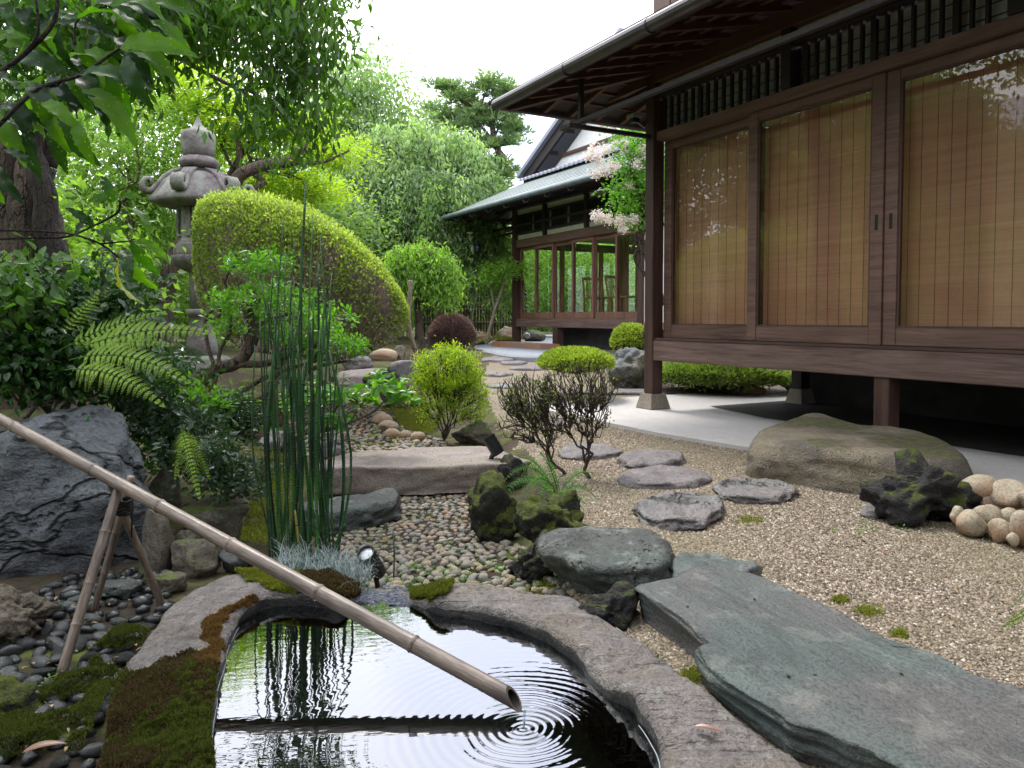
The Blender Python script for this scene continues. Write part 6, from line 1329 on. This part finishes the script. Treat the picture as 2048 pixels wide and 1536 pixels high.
# ================================================================== HORSETAIL, MONDO GRASS
hbp = G(620, 1095); HT = empty('horsetail_clump', tuple(hbp), 0, 'tall clump of dark green jointed horsetail stems behind the basin', 'horsetail')
HMS = []
for nm_, d_, l_ in (('horsetail_stem', (.008, .035, .018), (.03, .11, .025)), ('horsetail_light', (.02, .09, .02), (.06, .19, .03)), ('horsetail_dark', (.005, .02, .014), (.018, .06, .022)), ('horsetail_yellow', (.2, .15, .02), (.35, .28, .04))):
    t = NT(nm_); sp = t.n('SeparateXYZ'); t.l(t.coord(), sp.inputs[0]); rg = t.math('FRACT', t.math('MULTIPLY', sp.outputs[2], 15)); nn = t.noise(3, 3, t.coord())
    col = t.mix(t.ramp(nn, (.4, (0, 0, 0)), (.6, (1, 1, 1))), d_, l_); col = t.mix(t.ramp(rg, (0, (1, 1, 1)), (.05, (1, 1, 1)), (.07, (0, 0, 0))), col, (.006, .008, .006)); col = t.mix(t.ramp(rg, (.07, (0, 0, 0)), (.08, (.6,)*3), (.11, (.6,)*3), (.13, (0, 0, 0))), col, (.16, .20, .10)); t.bsdf(col, .4, spec=.5); HMS.append(t.m)
HM = HMS[0]
stems = [(605, 612, 362, 9), (572, 567, 432, 5), (632, 626, 427, 5), (648, 640, 470, 6), (664, 636, 525, 7), (560, 548, 520, 4), (590, 580, 560, 4), (580, 570, 505, 4), (667, 664, 545, 4), (540, 520, 640, 5), (552, 556, 660, 14), (575, 580, 650, 12), (592, 585, 600, 6), (600, 604, 570, 5), (612, 618, 640, 13), (565, 545, 620, 5), (625, 628, 600, 7), (645, 650, 580, 8), (655, 662, 600, 8),
         (585, 574, 700, 9), (600, 596, 690, 8), (670, 681, 820, 11), (672, 688, 745, 6), (556, 520, 560, 4), (560, 534, 575, 4), (570, 560, 590, 4), (620, 610, 720, 10), (635, 640, 660, 9), (648, 658, 700, 9), (545, 530, 600, 4), (560, 510, 690, 5), (590, 605, 740, 12), (575, 560, 760, 10), (640, 625, 780, 9), (655, 668, 860, 7), (545, 500, 905, 5), (565, 590, 800, 10), (610, 600, 830, 11), (630, 655, 830, 8), (600, 560, 640, 4), (660, 640, 650, 4), (585, 600, 620, 5), (556, 538, 740, 8), (668, 676, 680, 5), (580, 590, 480, 3), (563, 553, 560, 3), (640, 652, 640, 3), (550, 543, 700, 4)]
rng = np.random.RandomState(31)
stems += [(592, 590, 1020, 9)]
for k, (ub, ut, vt, wpx) in enumerate(stems):
    Yb = 2.95+rng.uniform(-.12, .14); b = PY(ub+rng.uniform(-4, 4), 1095, Yb); b[2] = hgt(b[0], b[1]); tp_ = PY(ut, vt, Yb+rng.uniform(-.05, .05)); mid = (b+tp_)/2+rng.normal(size=3)*.03; r_ = wpx/2*Yb/F*.72
    P = spline([b, mid, tp_], 10); m = MB(); m.tube(P-b, [r_*(.9+.1*math.sin(j)) if j < 8 else r_*(1-.22*(j-7)) for j in range(10)], 7); o = m.build('stem', HMS[(0, 0, 1, 0, 2)[k % 5] if k != len(stems)-1 else 3], HT, smooth=True); o.location = b-hbp
m = MB(); b = G(787, 1165); P = [b, b+np.array([.004, 0, .10]), b+np.array([.0, 0, .20])]; m.tube(np.array(P)-b, [.0035, .003, .0025], 6); o = m.build('horsetail_sprig', HM, None, True); o.location = b; tag(o, 'single short horsetail stem standing right of the near spotlight', 'horsetail')
rng = np.random.RandomState(32); bp = []
for _ in range(900):
    u = rng.uniform(545, 735); v = 1150+rng.normal()*14+(u-640)*.10; bp.append(PZ(u, v, .0)+np.array([0, .06, rng.uniform(-.02, .01)]))
blades('mondo_grass', bp, .035, .095, .0028, Lf['mondo'], 'silvery blue mondo grass tuft along the back rim of the basin', 33, 1.2, kind='stuff')
# seedlings and weeds among the pebbles
def weeds(pts, name, lab, L, mat, seed, k=9):
    rng = np.random.RandomState(seed); P = np.repeat(np.array(pts), k, 0)+rng.normal(size=(len(pts)*k, 3))*np.array([L*.9, L*.9, L*.3])+np.array([0, 0, L*.6]); D = rng.normal(size=P.shape); D[:, 2] = np.abs(D[:, 2])*.4
    tag(leaves(name, P, D, L, mat, None, .55, seed, up=(0, 0, 1)), lab, kind='stuff')
rng = np.random.RandomState(17)
W1 = [G(rng.uniform(690, 1100), rng.uniform(1010, 1170)) for _ in range(90)]+[G(rng.uniform(730, 1130), rng.uniform(1130, 1185)) for _ in range(190)]
weeds([p for p in W1], 'weeds', 'tiny bright green weeds between the pebbles of the near stream bed', .011, Lf['green'], 1)
weeds([G(rng.uniform(640, 880), rng.uniform(800, 900)) for _ in range(50)], 'weeds', 'small green weeds in the upper pebble stream', .018, Lf['lime'], 2)
weeds([G(1860+rng.normal()*100, 1052+rng.normal()*12, .0) for _ in range(14)]+[G(2020+rng.normal()*14, 1085) for _ in range(8)], 'weeds', 'small green weeds at the foot of the lava rock', .014, Lf['green'], 3)
weeds([G(rng.uniform(60, 420), rng.uniform(1330, 1430)) for _ in range(50)], 'weeds', 'little ferny weeds between the dark cobbles', .014, Lf['mid'], 4)
for k, (u, v, a, b, l_) in enumerate([(1385, 1352, 22, 14, 'bright moss tuft between basin rim and slate slab'), (1738, 1222, 26, 10, 'lime moss tuft in the gravel behind the slate slab'), (1680, 1200, 14, 6, 'small moss tuft at the back edge of the slate slab'), (1505, 1000, 60, 6, 'thin moss line at the foot of the dark stepping stone'), (1800, 1268, 12, 6, 'small moss tuft by the thin tan leaf'), (1500, 1040, 30, 8, 'faint moss speck in the middle gravel'), (1090, 1170, 60, 14, 'thin moss beside the low lava rock')]):
    rng = np.random.RandomState(k+60); c = np.array([G(u+rng.normal()*a*.5, v+rng.normal()*b*.5, .004) for _ in range(160)]); P = np.repeat(c, 7, 0)+rng.normal(size=(1120, 3))*np.array([.005, .005, .003]); tufts('moss_tuft', P, .007, MOSSL, l_, seed=k, zbias=.5)
rng = np.random.RandomState(91); lp = [G(rng.uniform(1150, 2040), rng.uniform(880, 1330), .006) for _ in range(70)]+[G(rng.uniform(560, 1150), rng.uniform(1000, 1180), .02) for _ in range(40)]+[G(rng.uniform(250, 640), rng.uniform(760, 960), .01) for _ in range(260)]+[G(rng.uniform(20, 330), rng.uniform(1180, 1500), .03) for _ in range(40)]
lp = np.array(lp); D = rng.normal(size=lp.shape); D[:, 2] *= .15; tag(leaves('leaf_litter', lp, D, .018*rng.uniform(.5, 1.6, len(lp)), leafmat('litter_leaf', (.10, .05, .025), (.34, .24, .12), .1, .6, tcol=(1, 1, 1)), None, .5, 92, up=(0, 0, 2), hi=True, curl=.2), 'small dry leaves and scraps lying about', kind='stuff')
def mossfield(poly, n, size, mat, lab, seed, thr=-.1, lift=.006, sc=5):
    W_ = W2(poly); xs = [p[0] for p in W_]; ys = [p[1] for p in W_]; rng = np.random.RandomState(seed); X = rng.uniform(min(xs), max(xs), n*3); Y = rng.uniform(min(ys), max(ys), n*3); ok = inpoly(X, Y, W_)
    P = np.stack([X, Y, hgt(X, Y)+lift], 1)[ok]; k_ = fbm(P*np.array([sc, sc, 0]), 4, seed); P = P[k_ > thr]; k_ = k_[k_ > thr]; P[:, 2] += np.clip(k_-thr, 0, .5)*lift*4; tufts('moss_carpet', P[:n], size, mat, lab, seed=seed)
mossfield(mossy_px, 16000, .011, MOSSL, 'lime moss carpet left of the lime bush', 1, -.45, .010)
mossfield([(500, 940), (570, 930), (600, 1000), (560, 1120), (480, 1110), (505, 1000)], 14000, .012, MOSSL, 'yellow green moss slope left of the horsetails', 2, -.6, .02)
mossfield([(0, 1290), (120, 1240), (210, 1270), (300, 1290), (320, 1330), (230, 1400), (160, 1530), (0, 1536)], 42000, .008, MOSS, 'dark green moss among the wet cobbles', 3, .10, .016, 7)
mossfield([(0, 1210), (60, 1215), (130, 1230), (110, 1280), (0, 1310)], 12000, .008, MOSS, 'bright moss below the pitted tan rock', 4, -.4, .02)
mossfield([(240, 780), (560, 740), (640, 800), (560, 930), (420, 960), (300, 930)], 12000, .022, MOSSL, 'moss and litter on the shaded left bank', 5, 0, .01, 3)
mossfield([(900, 664), (1040, 655), (1045, 690), (960, 696), (900, 700)], 9000, .06, MOSSL, 'yellow moss bank before the bamboo fence', 6, -.6, .04, 1)
# ================================================================== BACKGROUND
bt = BK['bark']
TR = empty('pine_trunk_tree', tuple(G(335, 715)), 0, 'lime maple with a thick crooked trunk passing behind the lantern', 'tree'); o_ = np.array(TR.location); YR = 10.6
tubes('trunk', [(pxpath([(335, 720), (332, 640), (340, 560), (358, 500), (400, 445), (445, 400), (478, 352), (520, 332), (570, 322), (600, 312), (590, 296)], YR), .13, .07), (pxpath([(570, 322), (640, 325), (700, 300)], YR), .04, .012), (pxpath([(478, 352), (470, 250), (400, 200), (395, 230)], YR+.8), .05, .02), (pxpath([(600, 312), (620, 270), (610, 220)], YR), .03, .01), (pxpath([(400, 445), (470, 330), (520, 240), (500, 150)], YR+1), .06, .02)], bt, TR, 10)
def crownonly(par, blobs, n, per, L, mat, seed, clump, aspect=.5, droop=.3, flatz=.35, lo=.3, name='crown'):
    rng = np.random.RandomState(seed); off = np.array(par.location); T = blob_pts(blobs, n, rng, lo); P = np.repeat(T, per, 0)+rng.normal(size=(len(T)*per, 3))*clump*np.array([1, 1, flatz]); D = rng.normal(size=P.shape); D[:, 2] = D[:, 2]*.4-droop
    leaves(name, P, D, L*rng.uniform(.6, 1.3, len(P)), mat, par, aspect, seed, rnd=np.repeat(rng.rand(len(T)), per), origin=off, up=(0, 0, 1.2)); return T
T = crownonly(TR, [Bl(420, 170, 11.5, 90, 50), Bl(480, 240, 11.5, 90, 50), Bl(600, 250, 11.5, 70, 40), Bl(660, 300, 11, 65, 30), Bl(560, 290, 12, 80, 40), Bl(420, 270, 12, 80, 60), Bl(560, 370, 12.5, 90, 35), Bl(640, 380, 12.5, 60, 30), Bl(350, 200, 12, 70, 60)], 330, 60, .075, Lf['maple'], 41, .22, .5)
rng = np.random.RandomState(5); mb = grow(PY(500, 420, 11.2), T[::4], .06, rng, (5, 4, 4), .12, rmin=.008, sides=(6, 5, 4, 3)); mb.V = [v-o_ for v in mb.V]; mb.build('limbs', bt, TR, smooth=True)
def bgtree(name, base, blobs, n, per, L, mat, lab, seed, clump, r0=.15, **kw): return tree(name, base, blobs, n, per, L, Lf[mat], BK['bark'], lab, seed, r0, clump, group='garden trees in the background', branch_n=kw.pop('bn', 60), **kw)
gY = lambda u, Y: np.array([(u-1024)/F*Y, Y, float(hgt((u-1024)/F*Y, Y))])
bgtree('green_tree', gY(210, 9.6), [Bl(200, 330, 11, 90, 90), Bl(300, 260, 11, 80, 80), Bl(250, 430, 11, 100, 70), Bl(150, 480, 10.5, 80, 80), Bl(320, 370, 11, 50, 60)], 420, 34, .075, 'bright', 'bright green broadleaf tree between big trunk and lantern', 51, .20, .08, droop=.1, up=(0, -.3, 1))
bgtree('green_tree', gY(320, 11.5), [Bl(300, 530, 11, 100, 60), Bl(200, 590, 10.5, 90, 50), Bl(370, 620, 11.5, 60, 60), Bl(330, 460, 11.5, 60, 50), Bl(440, 640, 12, 80, 60)], 330, 32, .075, 'bright', 'lower bright green tree left of the lantern shaft', 52, .20, .07, droop=.1, up=(0, -.3, 1))
bgtree('dark_green_tree', gY(130, 12), [Bl(60, 300, 12, 140, 130), Bl(150, 200, 13, 120, 110), Bl(300, 150, 14, 120, 100), Bl(100, 480, 12, 120, 120)], 330, 34, .11, 'mid', 'dense green tree at the far left behind the big trunk', 53, .35, .12)
bgtree('feathery_tree', gY(600, 17), [Bl(560, 390, 16, 90, 50), Bl(640, 420, 16, 90, 50), Bl(500, 340, 17, 90, 50), Bl(680, 480, 16, 70, 50), Bl(560, 480, 17, 110, 60), Bl(640, 560, 16, 120, 60)], 430, 36, .12, 'mid', 'layered feathery green tree behind the clipped mound', 54, .38, .14, flatz=.3, up=(0, 0, 1.5))
bgtree('tall_pale_tree', gY(700, 24), [Bl(700, 160, 23, 60, 55), Bl(680, 230, 23, 60, 60), Bl(750, 190, 23, 55, 50), Bl(650, 280, 23, 60, 60), Bl(720, 280, 23, 70, 50), Bl(800, 260, 24, 60, 45)], 330, 36, .16, 'weep', 'tall pale green tree rising above the weeping cherry', 55, .45, .18, droop=.6)
bgtree('green_tree', gY(900, 27), [Bl(880, 260, 26, 70, 60), Bl(860, 330, 26, 80, 60), Bl(920, 380, 26, 80, 60)], 200, 34, .17, 'weep', 'rounded green tree between weeping cherry and pine', 56, .5, .18)
# weeping cherry: strands hang from arching limbs
def weeping(lab, base, tops, nst, llo, lhi, mat, L, seed, Yc, r0=.16, per=30, name='weeping_tree', group=None, leafw=.34):
    rng = np.random.RandomState(seed); base = np.array(base); o = empty(name, tuple(base), 0, lab, 'tree', group); T = blob_pts(tops, nst, rng, .05); mb = grow(base, T[rng.choice(len(T), min(70, len(T)))], r0, rng, (4, 4, 4), .1, rmin=.012)
    PP = []; DD = []; RR_ = []
    for q in T:
        ln = rng.uniform(llo, lhi); s = np.linspace(0, 1, per); out = q-base; out[2] = 0; out /= np.linalg.norm(out)+1e-6; c = q+out*(.28*ln*np.sin(s*1.4))[:, None]+np.array([0, 0, -1.])*(ln*s**1.25)[:, None]+rng.normal(size=(per, 3))*.05*ln**.5
        PP.append(c); RR_.append(np.full(per, rng.rand())); 
        if rng.rand() < .35: mb.tube(c[::6]+0, .008, 3, False)
    mb.V = [v-base for v in mb.V]; mb.build('trunk', bt, o, smooth=True)
    P = np.concatenate(PP); P = np.repeat(P, 2, 0)+rng.normal(size=(len(P)*2, 3))*.06; D = rng.normal(size=P.shape)*.6; D[:, 2] -= 1; leaves('crown', P, D, L*rng.uniform(.6, 1.3, len(P)), Lf[mat], o, leafw, seed, rnd=np.repeat(np.concatenate(RR_), 2), origin=base); return o
weeping('large weeping cherry with hanging pale green strands in the middle distance', gY(800, 19.5), [Bl(720, 300, 19, 90, 35), Bl(800, 270, 19, 90, 35), Bl(880, 290, 19, 90, 40), Bl(950, 330, 19, 60, 40), Bl(780, 350, 18.5, 120, 50), Bl(880, 380, 18.5, 110, 50), Bl(700, 400, 19, 80, 50)], 640, .7, 2.6, 'weep', .15, 61, 19, per=34)
weeping('weeping cherry, darker lower part beside the far eave', gY(900, 18), [Bl(860, 400, 18, 90, 30), Bl(940, 430, 18, 60, 30), Bl(740, 440, 18, 90, 30), Bl(970, 470, 17.8, 50, 30)], 380, .8, 1.9, 'mid', .13, 62, 18)
weeping('low light green weeping dome between mound and far house', gY(835, 13.2), [Bl(835, 510, 13.2, 62, 26), Bl(800, 535, 13, 40, 20), Bl(875, 530, 13, 38, 22)], 430, .25, .75, 'willow', .085, 63, 13, r0=.08, per=18)
# pine pads
PN = empty('pine_tree', tuple(gY(980, 25)), 0, 'airy pine with separate needle pads above the far roof', 'tree'); off = np.array(PN.location); YP = 24.5
pads = [(895, 175, 34, 16), (930, 200, 30, 14), (975, 170, 34, 18), (1010, 190, 34, 20), (960, 225, 36, 16), (1000, 240, 34, 18), (930, 255, 40, 18), (1030, 262, 26, 14), (1000, 290, 34, 14), (960, 290, 36, 16), (985, 330, 34, 14), (1035, 215, 22, 12), (890, 230, 36, 18), (985, 375, 30, 16), (1005, 350, 24, 12)]
P = []; D = []; rng = np.random.RandomState(71); R_ = []
for (u, v, a, b) in pads:
    c = PY(u, v, YP); q = YP/F; k = 22
    for j in range(k):
        e = c+np.array([rng.normal()*a*.5, rng.normal()*a*.5, rng.normal()*b*.4])*q; m_ = 34; d = rng.normal(size=(m_, 3)); d[:, 2] = np.abs(d[:, 2])*.8; P.append(np.repeat(e[None], m_, 0)+d*.05); D.append(d); R_.append(np.full(m_, rng.rand()))
leaves('needles', np.concatenate(P), np.concatenate(D), .26, Lf['pine'], PN, .11, 5, rnd=np.concatenate(R_), origin=off)
TG = np.array([PY(u, v+8, YP) for (u, v, a, b) in pads]); mb = MB(); trp = pxpath([(975, 640), (985, 520), (975, 420), (1000, 330), (985, 260), (990, 200)], YP); Q = spline(trp, 26); mb.tube(Q, np.linspace(.22, .07, 26), 8)
for q_ in TG:
    s_ = Q[np.argmin(abs(Q[:, 2]-(q_[2]-.3)))]; mid = (s_+q_)/2+rng.normal(size=3)*.18; mb.tube(spline([s_, mid, q_], 7), np.linspace(.06, .02, 7), 5, False)
mb.V = [v-off for v in mb.V]; mb.build('trunk', BK['bark'], PN, smooth=True)
# rows closing the view
bgtree('hedge_tree', gY(640, 21), [Bl(560, 560, 21, 120, 90), Bl(700, 560, 21, 120, 80), Bl(820, 560, 21, 90, 80)], 260, 34, .2, 'mid', 'dark green tree mass behind the light green dome', 57, .5, .12)
bgtree('hedge_tree', gY(400, 19), [Bl(380, 400, 19, 130, 120), Bl(300, 560, 18, 150, 110), Bl(470, 560, 18, 120, 90), Bl(150, 560, 18, 150, 110)], 300, 34, .2, 'mid', 'green tree mass behind the lantern', 58, .5, .12)
bgtree('garden_tree', gY(1130, 25), [Bl(1060, 540, 24.5, 60, 80), Bl(1150, 530, 24.5, 70, 80), Bl(1230, 540, 24.5, 70, 80), Bl(1000, 520, 25, 60, 70), Bl(1190, 600, 24, 120, 40), Bl(1060, 610, 24, 90, 40)], 460, 34, .15, 'bright', 'bright green garden seen through the far glass room', 59, .35, .1)
bgtree('garden_tree', gY(1250, 31), [Bl(1200, 480, 31, 90, 70), Bl(1290, 500, 31, 90, 90), Bl(1090, 480, 31, 90, 60), Bl(1000, 450, 31, 60, 70)], 220, 34, .22, 'mid', 'darker trees beyond the far glass room', 60, .6, .1)
bgtree('garden_tree', gY(1480, 14), [Bl(1420, 730, 13, 150, 40), Bl(1650, 700, 13, 160, 60)], 120, 26, .08, 'mid', 'leafy bushes behind the near house', 64, .25, .05)
hd = empty('far_hedge', (0, 0, 0), 0, 'tall dark hedge closing the garden far behind the trees', 'hedge'); rng = np.random.RandomState(3)
arc = []; 
for t_ in np.linspace(-1.25, 1.15, 60): arc.append(np.array([math.sin(t_)*38, math.cos(t_)*36, 0]))
V = []
for p in arc: 
    for z in (0, 2.0, 3.6, 4.4): V.append(p*(1+.01*math.sin(z*7+p[0]))+np.array([0, 0, z+.5*vn(p[None]*.3+z, 3)[0]]))
mk('hedge_mass', V, [(i*4+j, (i+1)*4+j, (i+1)*4+j+1, i*4+j+1) for i in range(59) for j in range(3)], plain('hedge_mass_green', (.03, .065, .025), .9, nscale=3, var=.7, bump=1), hd)
P = []; 
for i in range(26000): p = arc[rng.randint(59)]; q = arc[min(58, rng.randint(59))]; k = rng.randint(59); f_ = rng.rand(); p = arc[k]*(1-f_)+arc[min(59, k+1)]*f_; P.append(p*.985+rng.normal(size=3)*.25+np.array([0, 0, rng.uniform(0, 4.6)]))
leaves('foliage', np.array(P), rng.normal(size=(26000, 3)), .38, Lf['mid'], hd, .55, 3)
# trees and a board-walled house to the left, out of frame: they show in the window glass; trees behind the camera are added to cut light
for k, (x, y, h_, l_) in enumerate([(-6.8, 4.2, 3.4, 'leafy tree left of the frame opposite the glass doors'), (-8.5, 6.8, 4.0, 'tall leafy tree on the left lawn outside the view'), (-7.4, 1.6, 3.6, 'spreading tree left of the camera'), (-4.8, -1.8, 3.6, 'unseen tree added behind the camera on the left'), (-.5, -4.5, 3.8, 'unseen tree added directly behind the camera'), (3.2, -3.8, 3.4, 'unseen tree added behind the camera on the right'), (-9.6, 9.0, 6.2, 'tall tree outside the left edge'), (-12.5, 13.5, 7.5, 'highest tree far outside the left edge'), (-9.9, 11.6, 7.5, 'tall tree outside the left edge beyond the lantern'), (-11.5, 8.4, 7.5, 'second tall tree by the board walled house'), (-10.5, 6.0, 5.5, 'tall tree before the board walled house'), (-5.2, 7.6, 2.0, 'low tree beside the lantern hidden by the trunks')]):
    bb = np.array([x, y, float(hgt(x, y))]); tree('side_tree', bb, [(bb+np.array([0, 0, h_*.75]), (1.5, 1.5, h_*.35)), (bb+np.array([.6, -.5, h_*.45]), (1.2, 1.2, h_*.25))], (170 if h_ < 5 else 300), (26 if h_ < 5 else 50), (.11 if h_ < 5 else .15), Lf['bright' if k in (0, 1, 11) else 'mid'], BK['bark'], l_, 500+k, .10, .2, group='trees around the viewpoint', branch_n=50)
NH = empty('neighbour_house', (-12.5, 4, 0), .0, 'board walled neighbour house left of the garden', 'house')
for k in range(22): bx('wall_board', 0, .03, -6+k*.56, -6+k*.56+.54, .3, 4.9, M['paneled'], NH)
for z in (1.9, 3.4): bx('wall_rail', .03, .06, -6, 6.3, z, z+.06, M['paneled'], NH)
V = np.array([(.9, -6.6, 4.7), (.9, 6.9, 4.7), (-3, 6.9, 6.3), (-3, -6.6, 6.3)]); V2 = V+np.array([0, 0, .12]); MB().add(np.concatenate([V, V2]), [(0, 3, 2, 1), (4, 5, 6, 7), (0, 1, 5, 4), (3, 0, 4, 7), (1, 2, 6, 5)]).build('roof', M['tile'], NH)
bx('wall_back', -3, -.01, -6, 6.3, 0, 4.9, M['under'], NH)
# unseen dark wall and deep eave added behind the viewpoint to block sky light
BH = empty('sky_blocker', (0, -1.7, 0), 0, 'unseen dark board wall and eave added behind the camera to block sky light', 'house')
for k in range(16): bx('wall_board', -5.6+k*.7, -5.6+k*.7+.68, -.04, 0, .4, 3.4, M['wood_z'], BH)
V = np.array([(-6, 1.0, 2.75), (6, 1.0, 2.75), (6, -4, 4.3), (-6, -4, 4.3)]); V2 = V+np.array([0, 0, .12]); MB().add(np.concatenate([V, V2]), [(0, 1, 2, 3), (4, 7, 6, 5), (0, 4, 5, 1), (3, 2, 6, 7), (0, 3, 7, 4), (1, 5, 6, 2)]).build('roof', M['gutter'], BH)
bx('floor_deck', -5.6, 5.6, -3, .0, .3, .4, M['wood_x'], BH)
# bamboo fence
fb = PY(945, 668, 20.5); FE = empty('bamboo_fence', tuple(fb), 0, 'dark brown bamboo fence with pale split rails behind the slim trees', 'fence'); fz0 = -.15; fz1 = (668-580)*20.5/F
fm = wood('old_fence_bamboo', (.035, .022, .014), (.12, .085, .055), 2)
sl = None
for k, x in enumerate(np.arange(-1.5, 1.5, .075)):
    if sl is None: sl = MB().tube([(0, 0, fz0), (0, 0, fz1)], .034, 6).build('slat', fm, FE); sl.location = (x, 0, 0)
    else: c = dup(sl, FE); c.location = (x, .01*math.sin(k*2.3), 0)
for v in (594, 618, 644): z = (668-v)*20.5/F; MB().tube([(-1.55, -.05, z), (1.55, -.05, z)], .018, 6).build('rail', BK['pale'], FE)
# slim pale trees
for k, (pts, l_) in enumerate([([(972, 688), (980, 655), (990, 620), (1000, 590), (1008, 560)], 'slim pale trunk with fork in front of the bamboo fence'), ([(940, 650), (945, 620), (950, 590), (948, 560)], 'thin pale trunk at the left end of the bamboo fence')]):
    bb = G(*pts[0]); bb[1] = 16.4 if k == 0 else 19; bb = PY(pts[0][0], pts[0][1], bb[1]); o = empty('slim_tree', tuple(bb), 0, l_, 'tree'); Yk = bb[1]
    tubes('trunk', [(pxpath(pts, Yk), .045, .02), (pxpath([pts[2], (pts[2][0]-8, pts[2][1]-40), (pts[2][0]-12, pts[2][1]-60)], Yk), .022, .01)], BK['pale'], o, 7)
    crownonly(o, [Bl(pts[-1][0], pts[-1][1]-20, Yk, 40, 22), Bl(pts[-1][0]-30, pts[-1][1], Yk, 25, 16)], 60, 18, .09, Lf['willow'], 80+k, .14)
# crape myrtle
cm_ = gY(1300, 9.4); CM = tree('crape_myrtle', cm_, [Bl(1270, 300, 9.3, 45, 50), Bl(1290, 370, 9.3, 40, 50), Bl(1255, 395, 9.3, 35, 35), Bl(1300, 260, 9.4, 30, 40), Bl(1285, 430, 9.3, 28, 25), Bl(1330, 330, 9.5, 40, 100)], 190, 26, .05, Lf['green'], BK['bark'], 'crape myrtle with clusters of pale pink blossom beside the near house corner', 95, .05, .10, .55, .0, hi=False)
rng = np.random.RandomState(6); P = []; 
for (u, v, a, b) in [(1186, 300, 9, 12), (1195, 318, 12, 12), (1210, 335, 15, 13), (1192, 345, 9, 9), (1218, 290, 13, 12), (1250, 288, 11, 10), (1205, 247, 7, 5), (1225, 250, 6, 5), (1196, 432, 10, 7), (1214, 436, 12, 8), (1242, 440, 12, 10), (1246, 455, 8, 7), (1268, 438, 9, 6), (1228, 330, 10, 9), (1262, 372, 5, 5), (1285, 300, 6, 8), (1275, 330, 5, 5), (1180, 312, 6, 8)]:
    for j in range(9):
        c = PY(u+rng.normal()*a*.6, v+rng.normal()*b*.6, 9.15+rng.normal()*.05); P.append(c+rng.normal(size=(26, 3))*.022)
P = np.concatenate(P); leaves('blossom', P, rng.normal(size=P.shape), .024, Lf['petal'], CM, .8, 9, origin=cm_)
# globe ornament under the far house
MB().lathe([(.01, -.07), (.05, -.05), (.07, 0), (.05, .05), (.01, .07)], 16).build('x', M['lamp_grey'], None, True).name = 'glass_globe'; gl_ = bpy.data.objects['glass_globe']; gl_.location = PY(1055, 671, 18.5); tag(gl_, 'small white round garden lamp under the far house floor', 'lamp')
